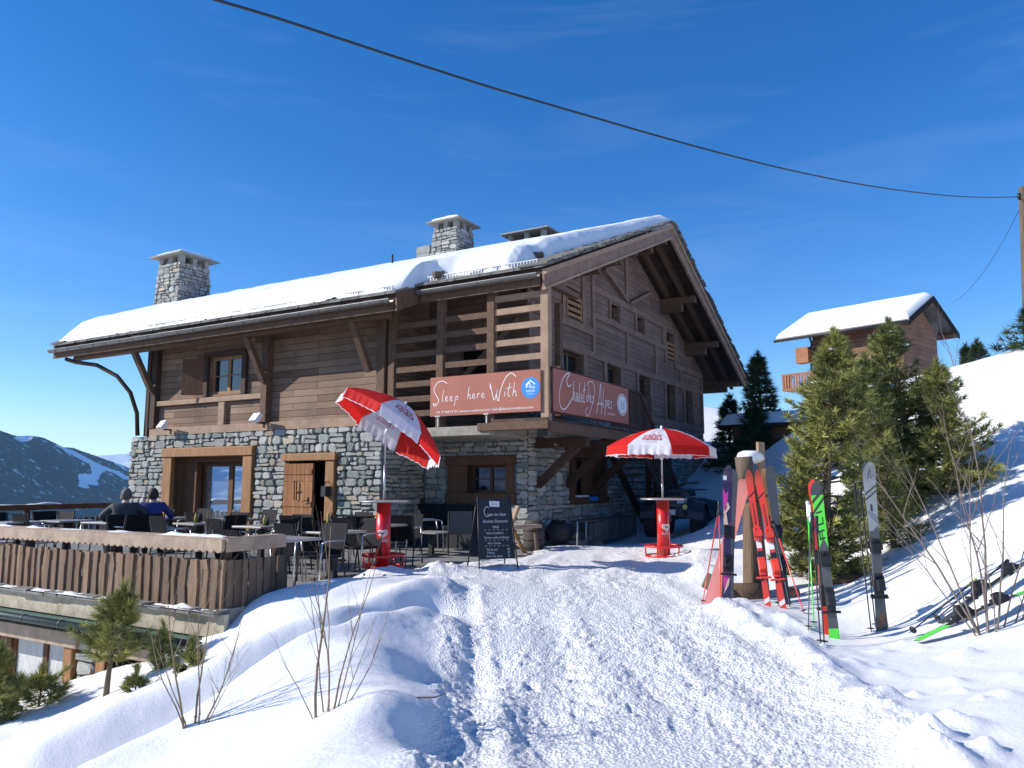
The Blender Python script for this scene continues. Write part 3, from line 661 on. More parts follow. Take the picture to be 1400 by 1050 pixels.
mb = MB(); wall_sheet(mb, (0, 11.5, 0), X_, Z_, (0, 1, 0), -1.4, 14.1, 2.7, 8.9, [], .2, clips=clipR)
mb.box(13.9, .3, ZB, 14.1, 11.3, 5.6); mb.build('rear_wall', M['wood'], chalet)
# near-black sheets behind the openings, the rooms' shade put into their colour
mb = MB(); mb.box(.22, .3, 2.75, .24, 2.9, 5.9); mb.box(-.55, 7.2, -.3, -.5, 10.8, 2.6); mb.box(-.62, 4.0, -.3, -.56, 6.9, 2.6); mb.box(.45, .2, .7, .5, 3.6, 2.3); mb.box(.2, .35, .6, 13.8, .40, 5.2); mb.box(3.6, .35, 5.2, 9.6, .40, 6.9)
mb.build('painted_dark_room', M['void'], chalet)
# --- gable timbers, 4 cm proud of the boards
mb = MB()
def gb(x0, z0, x1, z1, pr=.045, m=None): (m or mb).box(x0, -pr, z0, x1, 0.002, z1)
for (x0, z0, x1, z1) in [(0, 3.3, 14.1, 3.52), (0, 4.78, 14.1, 4.95), (.1, 5.40, 3.62, 5.60), (3.8, 5.92, 9.68, 6.08), (3.8, 6.66, 9.68, 6.86), (10.9, 5.42, 14.1, 5.58)]: gb(x0, z0, x1, z1)
mb.sm = False
for (x0, z0, x1, z1) in [(0, 3.52, .2, 5.4), (3.62, 4.95, 3.8, 7.1), (6.12, 4.95, 6.3, 5.92), (8.66, 4.95, 8.84, 5.92), (9.5, 6.08, 9.68, 6.66), (11.3, 4.95, 11.46, 5.42), (13.9, 3.52, 14.1, 5.4), (6.15, 6.86, 6.33, 8.5),
                         (1.55, 3.52, 1.76, 4.78), (3.01, 3.52, 3.2, 4.78), (4.38, 3.52, 4.56, 4.78), (5.61, 3.52, 5.79, 4.78), (6.92, 3.52, 7.1, 4.78), (8.15, 3.52, 8.33, 4.78), (9.56, 3.52, 9.74, 4.78), (10.66, 3.52, 10.84, 4.78), (11.68, 3.52, 11.84, 4.78), (12.7, 3.52, 12.86, 4.78),
                         (1.78, 5.6, 1.96, 6.62), (2.97, 5.6, 3.2, 6.9), (9.68, 5.5, 9.84, 6.9), (10.74, 5.42, 10.9, 6.7), (4.82, 6.08, 4.96, 6.66), (5.64, 6.08, 5.78, 6.66), (6.9, 6.08, 7.04, 6.66), (7.70, 6.08, 7.84, 6.66)]: gb(x0, z0, x1, z1, .05)
mb.bar((4.4, -.04, 7.45), (6.15, -.04, 6.86), .09, .2, up=(0, -1, 0)); mb.bar((8.2, -.04, 7.6), (6.35, -.04, 6.86), .09, .2, up=(0, -1, 0))
mb.build('timber_framing', M['beam_gable'], chalet)
# --- gable windows
def win(parent, name, plane, u0, u1, v0, v1, rec, th=.05, mulls=1, bars=1, fm=None, gm=None, label=None):
    """window set in an opening; plane 'B' faces -y at y=rec, plane 'A' faces -x at x=rec"""
    fm = fm or M['frame_dark']; gm = gm or M['glass']
    f = MB(); B = (lambda a, b, c, d, e=0: f.box(a, rec-e, b, c, rec+.05-e, d)) if plane == 'B' else (lambda a, b, c, d, e=0: f.box(rec-e, a, b, rec+.05-e, c, d))
    B(u0, v0, u1, v0+th); B(u0, v1-th, u1, v1); B(u0, v0+th, u0+th, v1-th); B(u1-th, v0+th, u1, v1-th)
    for i in range(mulls): x = u0+(u1-u0)*(i+1)/(mulls+1); B(x-th*.7, v0+th, x+th*.7, v1-th, .004)
    for i in range(bars): z = v0+(v1-v0)*(i+1)/(bars+1); B(u0+th, z-.012, u1-th, z+.012, -.006)
    fo = f.build(name, fm, parent)
    if label: fo['label'] = label
    g = MB()
    if plane == 'B': g.box(u0+.01, rec+.03, v0+.01, u1-.01, rec+.042, v1-.01)
    else: g.box(rec+.03, u0+.01, v0+.01, rec+.042, u1-.01, v1-.01)
    g.build('pane', gm, fo); return fo
for (u0, u1, v0, v1) in hG[:5]: win(chalet, 'window', 'B', u0, u1, v0, v1, .16, .06, 1, 0)
for (u0, u1, v0, v1) in hG[7:]: win(chalet, 'window', 'B', u0, u1, v0, v1, .16, .05, 0, 0)
for k, (u0, u1, v0, v1) in enumerate(hG[5:7]):
    win(chalet, 'window', 'B', u0, u1, v0, v1, .17, .05, 0, 0)
    m2 = MB(); x1 = u1-.05; x0 = u0+.12
    for q in range(4): z = v0+.03+q*.16; m2.box(x0, -.03, z, x1, .015, z+.095)
    m2.box(x0-.06, -.035, v0, x0, .02, v0+.62); m2.box(x1, -.035, v0, x1+.05, .02, v0+.62)
    o = m2.build('louvre_rail', M['frame'], chalet); o['label'] = 'orange slatted rail across the small gable window'
# --- recess windows
def surround(name, plane, u0, u1, v0, v1, o, matl, pr=.05, w=.22):
    f = MB(); a0, a1, b0, b1 = o
    B = (lambda a, b, c, d, e=0: f.box(a, -pr-e, b, c, .22, d)) if plane == 'B' else (lambda a, b, c, d, e=0: f.box(plane-pr-e, a, b, plane+.32, c, d))
    B(u0, a_ := b1, u1, v1, .03); B(u0+.06, b0, a0, b1); B(a1, b0, u1-.06, b1)
    if v0 < b0: B(u0-.0, v0, u1, b0, .03)
    return f.build(name, matl, chalet, bevel=.012)
surround('window_surround', 0, .30, 2.23, .93, 2.04, (.57, 1.62, 1.18, 1.83), M['frame_dark'])
f = MB(); f.box(-.03, 1.62, 1.18, .02, 2.0, 1.83); f.build('shutter', M['frame_dark'], chalet)
win(chalet, 'window', 'A', .57, 1.62, 1.18, 1.83, .2, .06, 1, 1, M['frame_dark'])
surround('window_surround', 0, 2.86, 3.62, .93, 2.04, (3.04, 3.42, 1.06, 1.83), M['frame_dark'])
win(chalet, 'window', 'A', 3.04, 3.42, 1.06, 1.83, .2, .05, 0, 0, M['frame_dark'])
surround('window_surround', 'B', 2.1, 4.5, .88, 2.3, (2.35, 4.25, 1.05, 2.05), M['frame_dark'], pr=.06)
win(chalet, 'window', 'B', 2.35, 4.25, 1.05, 2.05, .22, .07, 2, 1, M['frame_dark'])
f = MB(); f.box(3.2, .12, 1.07, 4.2, .17, 2.03); o = f.build('shutter', M['frame_dark'], chalet)
# --- big terrace window
f = MB(); f.box(-1.66, 7.1, 2.12, -1.2, 10.72, 2.36); f.build('window_lintel', M['frame'], chalet, bevel=.015)
f = MB(); f.box(-1.62, 10.32, ZB, -1.25, 10.68, 2.12); f.build('window_jamb', M['frame'], chalet, bevel=.015)
f = MB(); f.box(-1.62, 7.14, ZB, -1.25, 7.48, 2.12); f.build('window_jamb', M['frame'], chalet, bevel=.015)
f = MB(); f.box(-1.25, 9.72, ZB, -1.05, 10.32, 2.12); f.box(-1.25, 7.48, 1.98, -1.05, 9.72, 2.12); f.build('window_panelling', M['frame_dark'], chalet)
win(chalet, 'terrace_window', 'A', 7.48, 9.72, -.05, 1.98, -1.02, .12, 1, 0, M['frame_dark'], M['glass_mirror'], 'large terrace window mirroring the snowy mountains')
# --- door
f = MB(); f.box(-1.66, 4.28, 1.95, -1.2, 6.05, 2.13); f.build('door_lintel', M['frame'], chalet, bevel=.015)
f = MB(); f.box(-1.62, 4.34, ZB, -1.25, 4.62, 1.95); f.build('door_jamb', M['frame'], chalet, bevel=.015)
d = MB(); wall_sheet(d, (0, 0, -.05), X_, Z_, (0, -1, 0), 0, 1.08, 0, 1.93, [(.40, .68, 1.05, 1.52)], .06)
for z in (.25, .85, 1.62): d.box(.02, -.02, z, 1.06, 0, z+.12)
d.box(.535, -.05, 1.0, .548, -.01, 1.47); d.box(.40, -.05, 1.22, .68, -.01, 1.235)
do = d.build('door', M['door'], chalet); do.location = (-1.62, 5.98, 0); do.rotation_euler = (0, 0, R_(-82-14))
h = MB(); h.tube([(.95, -.02, 1.0), (.95, -.09, 1.0), (.84, -.09, .98)], .011, 8); h.box(.935, -.02, .9, .965, -.012, 1.08); h.build('handle', M['metal_dark'], do)
h = MB(); h.box(.40, .02, 1.0, .68, .03, 1.47); h.build('pane', M['frame'], do)
f = MB(); f.box(-1.80, 4.42, 1.10, -1.62, 4.56, 1.34); f.tube([(-1.76, 4.5, 1.34), (-1.70, 4.5, 1.44), (-1.62, 4.5, 1.44)], .014, 6); f.build('wall_lantern', M['black'], chalet)
# --- upper window and its shutter
win(chalet, 'window', 'A', 7.84, 9.15, 3.8, 4.82, -1.32, .08, 1, 1, M['frame'])
f = MB(); f.box(-1.5, 9.17, 3.74, -1.402, 9.32, 4.9); f.box(-1.5, 7.66, 3.74, -1.402, 7.82, 4.9); f.box(-1.52, 7.66, 4.84, -1.402, 9.32, 4.96); f.build('window_surround', M['beam_dark'], chalet)
f = MB(); f.box(0, 0, 0, .05, .68, 1.0); so = f.build('shutter', M['frame_dark'], chalet); so.location = (-1.46, 9.25, 3.8); so.rotation_euler = (0, 0, R_(28))
# --- timbers of the eaves wall
mb = MB(); mb.box(-1.53, 2.96, 2.74, -1.402, 11.5, 2.95); mb.box(-1.52, 6.96, 3.58, -1.402, 11.45, 3.72)
mb.box(-1.50, 8.42, 2.95, -1.402, 8.66, 3.58); mb.build('sill_beam', M['beam_light'], chalet, bevel=.01)
for (y0, y1, zb) in [(6.74, 6.96, 2.95), (2.9, 3.14, 2.74), (11.28, 11.5, 2.95), (11.55, 11.72, 2.74)]:
    f = MB(); f.box(-1.60 if y0 < 11 else -1.56, y0, zb, -1.38, y1, 5.3); f.build('wall_post', M['beam'] if y0 < 11 else M['beam_dark'], chalet, bevel=.01)
for yb in (6.85, 3.35, 11.4):
    f = MB(); f.bar((-1.6, yb, 4.0), (-2.22, yb+.02, 5.12), .14, .16, up=(0, 1, 0)); f.build('knee_brace', M['beam'], chalet, bevel=.01)
f = MB(); f.box(-2.30, 2.3, 5.05, -2.08, 14.2, 5.30); f.build('eaves_purlin', M['beam'], chalet, bevel=.01)
f = MB(); pts = [(-2.3, 14.55, 5.1), (-2.28, 14.1, 4.98), (-2.1, 13.3, 4.85), (-1.9, 12.6, 4.5), (-1.75, 12.15, 4.0), (-1.66, 11.92, 3.4), (-1.64, 11.86, 2.76)]
f.tube(pts, .06, 10); f.build('downpipe', M['beam_dark'], chalet)
# --- floodlights
for yb, zz in ((10.45, 2.76), (6.78, 2.80)):
    f = MB(); f.box(-1.62, yb-.02, zz, -1.58, yb+.02, zz+.14); f.box(-1.82, yb-.02, zz+.10, -1.58, yb+.02, zz+.14)
    fo = f.build('floodlight_bracket', M['metal_dark'], chalet)
    g = MB(); g.box(-.06, -.17, -.12, .06, .17, .12); go = g.build('floodlight', M['white'], fo, bevel=.015); go.location = (-1.86, yb, zz+.24); go.rotation_euler = (0, R_(35), R_(-12))
# --- loggia screen
YP = (2.72, 1.36, .04, -1.26)
for i, y in enumerate(YP):
    f = MB(); f.box(-1.58, y-.09, 2.62, -1.42, y+.09, 5.52 if y > -1 else 5.6); f.build('screen_post', M['beam_light'] if i == 3 else M['beam'], chalet, bevel=.008)  # corner post paler: the sun on it is put into the timber colour
for i in range(3):
    for q, z in enumerate((2.98, 3.31, 3.65, 3.99, 4.33, 4.67, 5.01, 5.30)):
        if i < 2 and z > 5.2: continue
        f = MB(); f.box(-1.545, YP[i+1]+.09, z-.065+(i-1)*.02, -1.455, YP[i]-.09, z+.065+(i-1)*.02); f.build('screen_slat', M['beam'] if i < 2 else M['beam_light'], chalet)  # right bay's slats are a sunlit copy, paler timber standing for the light
f = MB(); f.box(-1.6, -1.3, 5.50, -1.40, 2.9, 5.62); f.box(-1.5, -1.34, 5.50, 0, -1.2, 5.62); f.build('eaves_beam', M['beam'], chalet)
f = MB(); f.bar((-1.4, 1.0, 3.6), (-.1, .2, 5.2), .1, .12); f.bar((-.2, -.9, 2.8), (-.2, -.9, 5.4), .14, .14); f.build('loggia_brace', M['beam'], chalet)
# --- balcony
f = MB(); f.box(-1.62, .02, 2.42, 0, 2.94, 2.62); f.build('concrete_slab', M['slab'], chalet, bevel=.01)
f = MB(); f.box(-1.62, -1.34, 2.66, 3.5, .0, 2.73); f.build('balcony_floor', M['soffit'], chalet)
f = MB(); f.box(-1.68, -1.38, 2.50, -1.58, .30, 2.66); f.box(-1.58, -1.40, 2.44, 3.5, -1.30, 2.66); f.box(-1.6, -1.3, 2.5, -1.45, -.1, 2.655); f.build('fascia_beam', M['beam'], chalet, bevel=.008)
for x in (.45, 2.0, 3.9):
    f = MB(); f.box(x-.11, -1.30, 2.22, x+.11, .02, 2.44); f.build('cantilever_beam', M['beam_dark'], chalet, bevel=.012)
    f = MB(); f.bar((x, .0, 1.35), (x, -1.05, 2.26), .17, .18, up=(1, 0, 0)); f.build('cantilever_brace', M['beam_dark'], chalet, bevel=.012)
rail = MB(); rail.bar((-1.5, -1.36, 3.74), (3.5, -1.36, 3.74), .12, .07); rail.bar((3.5, -1.36, 3.74), (6.9, -1.36, .95), .12, .07)
rail.bar((-1.5, -1.36, 2.86), (3.5, -1.36, 2.86), .05, .08); rail.build('balcony_handrail', M['beam_dark'], chalet)
bal = MB()
for k in range(22):
    x = 1.7+k*.13+rnd.uniform(-.02, .02); bal.box(x-.045, -1.375, 2.75, x+.045, -1.345, 3.70)
for k in range(20):
    x = 3.6+k*.165; zt_ = 3.70-(x-3.5)*.8206; bal.hexa([(x-.03, -1.375, zt_-.9), (x+.03, -1.375, zt_-.95), (x+.03, -1.345, zt_-.95), (x-.03, -1.345, zt_-.9), (x-.03, -1.375, zt_), (x+.03, -1.375, zt_-.03), (x+.03, -1.345, zt_-.03), (x-.03, -1.345, zt_)])
bal.build('balustrade', M['beam_dark'], chalet)
st = MB()
st.bar((3.5, -1.30, 2.62), (6.9, -1.30, -.1), .06, .26); st.bar((3.5, -.35, 2.62), (6.9, -.35, -.1), .06, .26)
for k in range(14): x = 3.6+k*.242; z = 2.62-k*.194; st.box(x, -1.27, z-.04, x+.26, -.38, z)
st.build('outdoor_stair', M['beam_dark'], chalet)
f = MB()
for x in (5.6, 6.2, 6.8, 7.4): f.box(x-.07, -.9, -.2, x+.07, -.76, 2.6)
f.box(5.6, -.9, 2.5, 9.5, -.1, 2.62); f.build('stair_post', M['beam_dark'], chalet)

# ================================================================== ROOF
roofp = []
def roof_panel(m, X0, X1, Y0, Y1, off0, off1):
    p = [(X0, Y0), (X1, Y0), (X1, Y1), (X0, Y1)]
    m.hexa([(x, y, zt(x)+off0) for x, y in p]+[(x, y, zt(x)+off1) for x, y in p])
mb = MB(); roof_panel(mb, -2.5, RX, 1.9, 14.9, -.16, 0); roof_panel(mb, -1.75, RX, -1.3, 1.9, -.16, 0); roof_panel(mb, RX, 15.9, -1.3, 14.9, -.16, 0)
roof = mb.build('roof', M['beam_dark'], chalet)
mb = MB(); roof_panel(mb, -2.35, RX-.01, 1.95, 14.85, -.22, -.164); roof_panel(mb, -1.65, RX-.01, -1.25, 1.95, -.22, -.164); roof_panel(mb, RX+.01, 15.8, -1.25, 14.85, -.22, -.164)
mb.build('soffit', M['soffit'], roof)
mb = MB()
for k in range(22): y = 2.15+k*.60; mb.hexa([(x, y+dy, zt(x)+o) for o in (-.36, -.222) for (x, dy) in ((-2.42, 0), (-1.3, 0), (-1.3, .1), (-2.42, .1))])
for k in range(5): y = -1.0+k*.62; mb.hexa([(x, y+dy, zt(x)+o) for o in (-.36, -.222) for (x, dy) in ((-1.7, 0), (-.2, 0), (-.2, .1), (-1.7, .1))])
mb.build('rafter_ends', M['beam_light'], roof)
for y in (-.85, -.3):
    mb = MB()
    for (a, b) in ((-1.5, RX-.08), (RX+.08, 15.6)):
        mb.hexa([(x, y+dy, zt(x)+o) for o in (-.42, -.222) for (x, dy) in ((a, 0), (b, 0), (b, .13), (a, .13))])
    mb.build('rafter', M['beam'], roof)
for (x, L_, d) in ((9.5, 1.2, .36), (12.2, 1.2, .34), (15.0, 1.2, .3), (6.6, 1.2, .3), (4.1, 1.15, .26), (2.6, 1.15, .26), (.3, 1.15, .22)):
    z1 = zt(x)-.43; mb = MB(); mb.box(x-.13, -L_, z1-d*.62, x+.13, .3, z1); mb.build('purlin', M['beam'], roof, bevel=.012)
    mb = MB(); mb.box(x-.12, -L_*.62, z1-d*1.35, x+.12, .3, z1-d*.62-.003); mb.build('purlin_corbel', M['beam'], roof, bevel=.012)
# bargeboards: two layers each side
def barge(X0, X1, Y, Yb, o0, o1, matl, name='bargeboard'):
    m = MB(); m.hexa([(X0, Y, zt(X0)+o0), (X1, Y, zt(X1)+o0), (X1, Yb, zt(X1)+o0), (X0, Yb, zt(X0)+o0), (X0, Y, zt(X0)+o1), (X1, Y, zt(X1)+o1), (X1, Yb, zt(X1)+o1), (X0, Yb, zt(X0)+o1)])
    return m.build(name, matl, roof)
for (a, b) in ((-1.75, RX-.003), (RX+.003, 15.9)):
    barge(a, b, -1.36, -1.31, -.44, -.17, M['beam_gable']); barge(a, b, -1.41, -1.305, -.17, -.06, M['beam_light']); barge(a, b, -1.38, -1.30, -.50, -.44, M['beam_light'])
    barge(a, b, 14.91, 14.96, -.42, -.03, M['beam'])
m = MB(); m.hexa([(-2.5, 1.84, zt(-2.5)-.42), (-1.4, 1.84, zt(-1.4)-.42), (-1.4, 1.9, zt(-1.4)-.42), (-2.5, 1.9, zt(-2.5)-.42), (-2.5, 1.84, zt(-2.5)-.02), (-1.4, 1.84, zt(-1.4)-.02), (-1.4, 1.9, zt(-1.4)-.02), (-2.5, 1.9, zt(-2.5)-.02)])
m.build('bargeboard', M['beam'], roof)
# eaves fascia + gutter + snow guard
def gutter(Xe, Y0, Y1):
    m = MB(); z = zt(Xe)-.20
    m.box(Xe+.02, Y0, z-.20, Xe+.06, Y1, z+.1); m.build('eaves_fascia', M['beam'], roof)
    g = MB(); n = 9; r = .085; ys = (Y0, Y1); cx, cz = Xe-.075, z+.03; g.sm = True
    for rr in (r, r-.012):
        b = len(g.v)
        for y in ys:
            for k in range(n): a = math.pi+math.pi*k/(n-1); g.vert((cx+rr*math.cos(a), y, cz+rr*math.sin(a)))
        for k in range(n-1): g.face((b+k, b+k+1, b+n+k+1, b+n+k))
    g.sm = False; g.box(cx-r-.01, Y0, cz-.006, cx-r+.006, Y1, cz+.012)
    y = Y0+.2
    while y < Y1: g.tube([(cx+r*math.cos(a)*1.1, y, cz+r*math.sin(a)*1.1) for a in [math.pi+math.pi*k/6 for k in range(7)]], .008, 4); y += .62
    g.build('gutter', M['metal'], roof)
    s = MB(); zz = zt(Xe+.12)
    s.box(Xe+.10, Y0+.1, zz+.03, Xe+.13, Y1-.1, zz+.045); s.box(Xe+.10, Y0+.1, zz+.135, Xe+.13, Y1-.1, zz+.155)
    y = Y0+.12
    while y < Y1-.12: s.box(Xe+.105, y, zz-.01, Xe+.125, y+.022, zz+.15); y += .075
    s.build('snow_guard', M['guard'], roof)
gutter(-2.5, 1.95, 14.95); gutter(-1.75, -1.25, 1.8)
# stone shingles on the verges and the eaves
def shcol(r): k = r.uniform(.55, 1.1); return (.21*k, .205*k, .19*k)
def verge_shingles(name, X0, X1, Y, sgn, seed):
    r = random.Random(seed); m = MB(); n = int(abs(X1-X0)/.16)
    for i in range(n):
        for layer in range(2):
            x = X0+(X1-X0)*(i+.5)/n; m.col = shcol(r); y0 = Y-sgn*r.uniform(.0, .10)-sgn*.06; y1 = Y+sgn*(.4+r.random()*.2); w = .13+r.random()*.07; t = .03+layer*.035
            sl = -PIT if x > RX else PIT; dz = r.uniform(.0, .02)
            pts = []
            for (xx, yy) in ((x-w/2-.06, y0), (x+w/2+.06, y0), (x+w/2+.06, y1), (x-w/2-.06, y1)):
                tilt = .035*(1 if (xx-x)*sl < 0 else -.2); pts.append((xx, yy, zt(xx)+t-.03+tilt+dz))
            m.hexa(pts+[(a, b, c+.028) for a, b, c in pts])
    m.build(name, M['slate'], roof)
verge_shingles('verge_shingles', -1.8, 6.6, -1.34, 1, 1); verge_shingles('verge_shingles', 6.6, 15.95, -1.34, 1, 2); verge_shingles('verge_shingles', -2.5, 6.6, 14.9, -1, 3)
r = random.Random(5); m = MB()
for (Xe, Y0, Y1) in ((-2.5, 1.85, 14.9), (-1.75, -1.35, 1.85)):
    y = Y0
    while y < Y1:
        w = r.uniform(.16, .34); m.col = shcol(r); x0 = Xe-.05-r.random()*.05
        for t in (.004, .036):
            pts = [(x0+t, y, zt(x0+t)+t-.01), (x0+.5, y, zt(x0+.5)+t-.02), (x0+.5, y+w-.012, zt(x0+.5)+t-.02), (x0+t, y+w-.012, zt(x0+t)+t-.01)]
            m.hexa(pts+[(a, b, c+.028) for a, b, c in pts]); x0 += .0
        y += w
for k in range(14):
    for q in range(10): # bare strip where the snow has slid off at the step in the eaves
        xx = -1.75+q*.24; yy = -.9+k*.28; m.col = shcol(r); pts = [(xx, yy, zt(xx)+.01), (xx+.27, yy, zt(xx+.27)-.004), (xx+.27, yy+.26, zt(xx+.27)-.004), (xx, yy+.26, zt(xx)+.01)]; m.hexa(pts+[(a, b, c+.03) for a, b, c in pts])
m.build('eaves_shingles', M['slate'], roof)
# snow on the roof
def roof_snow():
    xs = np.r_[np.linspace(-2.46, -.8, 46), np.linspace(-.75, 7.1, 80)]; ys = np.r_[np.linspace(-1.40, 3.2, 110), np.linspace(3.26, 14.95, 170)]
    X, Y = np.meshgrid(xs, ys); w = fbm(X*1.6, Y*1.6, 4)-.5; w2 = fbm(X*6, Y*6, 3)-.5
    Xe = np.where(Y < 1.9, -1.72, -2.44)+.05*w2*2
    X = np.where(Y < 1.88, np.maximum(X, -1.70), X)
    Xe = Xe+1.0*np.exp(-((Y-1.35)/.55)**2)*.75+.12*sstep(1.2, -1.0, Y)     # hollow near the step
    dE = X-Xe-.12*w
    vY = np.interp(X, [-2, 0, 2, 4, 5.5, 6.5, 7], [-.50, -.80, -1.10, -1.25, -1.30, -1.34, -1.34])
    dV = np.minimum(Y-vY-.10*w2, 14.93-Y); dR = 7.05-X
    T = np.interp(X, [-2.5, -1.5, 0, 3, 6.6], [.40, .55, .56, .46, .34])*np.interp(Y, [-1.2, 1, 3.5, 6, 14.9], [.95, .92, .95, 1, 1.06])
    prof = lambda d, r: np.clip(d/r, 0, 1)**.45
    t = T*prof(dE, .55)*prof(dV, .28)*prof(dR, .5)*(1+.18*w)+.02*w2
    t = np.where((dE <= 0) | (dV <= 0), -.09, t)
    for (ox, oy) in SNOW_STOPS:
        t = t-.12*np.exp(-(((X-ox)/.34)**2+((Y-oy)/.3)**2))
    Zr = np.where(X < RX, 9.25-PIT*(RX-X), 9.25-PIT*(X-RX)); Z = Zr+t
    nv = X.size; idx = np.arange(nv).reshape(X.shape)
    F = np.stack([idx[:-1, :-1], idx[:-1, 1:], idx[1:, 1:], idx[1:, :-1]], -1).reshape(-1, 4)[:, ::-1]
    o = np_mesh('roof_snow', np.c_[X.ravel(), Y.ravel(), Z.ravel()], F, M['snow'], roof, smooth=True, k=4)
SNOW_STOPS = [(-1.55, 1.35), (-.55, -.62)]
roof_snow()
for (ox, oy) in SNOW_STOPS:
    m = MB(); m.lathe([(.06, -.14), (.085, -.10), (.075, .08), (.08, .12)], 10, (0, 0, 0), 'x'); o = m.build('snow_stop_log', M['bark'], roof); o.location = (ox-.1, oy, zt(ox)+.13); o.rotation_euler = (0, R_(-15), R_(-25))
m = MB(); m.tube([(2.3, 5.9, zt(2.3)), (2.3, 5.9, zt(2.3)+.75)], .03, 6); m.build('vent_pipe', M['metal_dark'], roof)

# ================================================================== CHIMNEYS
def chimney(x, y, w, z0, z1, seed, slab_only=False, capw=1.12, snow=True):
    m = MB(); m.sm = False; tp = .17 if not slab_only else 0
    h = z1-z0; a = w/2; b = w/2*(1-tp)
    m.mi = 1; m.hexa([(x+sx*a, y+sy*a, z0) for sx, sy in ((-1, -1), (1, -1), (1, 1), (-1, 1))]+[(x+sx*b, y+sy*b, z1) for sx, sy in ((-1, -1), (1, -1), (1, 1), (-1, 1))]); m.mi = 0
    for (U, Nn, s_) in (((0, 1, 0), (-1, 0, 0), 1), ((1, 0, 0), (0, -1, 0), 2), ((0, 1, 0), (1, 0, 0), 3), ((1, 0, 0), (0, 1, 0), 4)):
        O = Vector((x, y, 0))+Vector(Nn)*a
        rubble(m, O, U, Z_, Nn, -a-.02, a+.02, z0, z1, depth=.05, seed=seed*7+s_, taper=tp, hmin=.11, hmax=.24, wmin=.14, wmax=.36)
    co = m.build('chimney', [M['stone'], M['mortar']], roof)
    for (sx, sy) in ((-1, -1), (1, -1), (1, 1), (-1, 1), (0, -1), (0, 1), (-1, 0), (1, 0)):
        p = MB(); p.col = (.3, .3, .28); q = b-.09; k = .085; p.box(x+sx*q-k, y+sy*q-k, z1, x+sx*q+k, y+sy*q+k, z1+.27)
        p.build('flue_pillar', M['stone'], co)
    p = MB(); p.col = (.27, .26, .23); cw = w*capw/2
    p.hexa([(x-cw, y-cw, z1+.27), (x+cw, y-cw, z1+.27), (x+cw, y+cw, z1+.27), (x-cw, y+cw, z1+.27), (x-cw*.3, y-cw*.3, z1+.42), (x+cw*.3, y-cw*.3, z1+.42), (x+cw*.3, y+cw*.3, z1+.42), (x-cw*.3, y+cw*.3, z1+.42)])
    p.box(x-cw-.04, y-cw-.05, z1+.235, x+cw+.05, y+cw+.03, z1+.285); p.lathe([(.06, z1+.42), (.08, z1+.5), (.05, z1+.60), (.02, z1+.64)], 8, (x, y, 0))
    p.build('chimney_cap', M['slate'], co)
    if snow:
        n = 18; g = np.linspace(-1, 1, n); GX, GY = np.meshgrid(g, g); dd = np.maximum(np.abs(GX), np.abs(GY)); zz = z1+.275+.12*(1-dd)+.24*np.clip(1-dd, 0, 1)**.4+.04*(fbm(GX*2+seed, GY*2, 3)-.5)-.03*(dd > .97)
        idx = np.arange(n*n).reshape(n, n); F = np.stack([idx[:-1, :-1], idx[:-1, 1:], idx[1:, 1:], idx[1:, :-1]], -1).reshape(-1, 4)
        np_mesh('cap_snow', np.c_[(x+GX*cw*.93).ravel(), (y+GY*cw*.93).ravel(), zz.ravel()], F, M['snow'], co, smooth=True, k=4)
    return co
chimney(1.25, 14.15, 1.36, 6.0, 8.75, 1)
chimney(6.7, 6.72, 1.2, 8.6, 10.35, 2)
chimney(8.3, 4.2, 1.5, 8.2, 9.93, 3, True, 1.22, False)
m = MB(); m.col = (.3, .3, .28)
for k in range(3): m.box(6.3, 7.48, 9.1+k*.27, 6.9, 8.05, 9.355+k*.27)
m.build('stone_block_stack', M['stone'], roof)
# ================================================================== TERRACE
FZ = -.05
root_t = empty('terrace_frame_origin', CO, R_(60)); TF = root_t.matrix_basis.copy()
TM = Matrix.Translation(CO) @ Matrix.Rotation(R_(60), 4, 'Z')
bpy.data.objects.remove(root_t)
def at_local(o): o.location = CO; o.rotation_euler = (0, 0, R_(60)); return o
m = MB(); m.box(-8.95, -.9, -.38, -1.4, 13.0, FZ); m.box(-1.6, -1.0, -.38, .05, 3.2, FZ)
tag(at_local(m.build('terrace_floor', M['pave'])), 'grey paved terrace floor in front of the chalet', None, None, 'structure')
def snow_strip(a0, a1, c, w, z, seed, along='y', th=.045, fr=2.6, cut=.46):
    m = MB(); m.sm = True; n = int((a1-a0)/.05); k = 7
    for i in range(n+1):
        a = a0+(a1-a0)*i/n
        for j in range(k):
            q = -1+2*j/(k-1); h = (float(fbm(np.array([a*fr+seed*7.7]), np.array([q*.6+seed]), 3)[0])-cut)*th*4*(1-q*q)-.006
            cc = c+q*w/2; m.vert((cc, a, z+h) if along == 'y' else (a, cc, z+h))
    for i in range(n):
        for j in range(k-1): q = i*k+j; m.face((q, q+1, q+k+1, q+k) if along != 'y' else (q, q+k, q+k+1, q+1)[::-1])
    return m
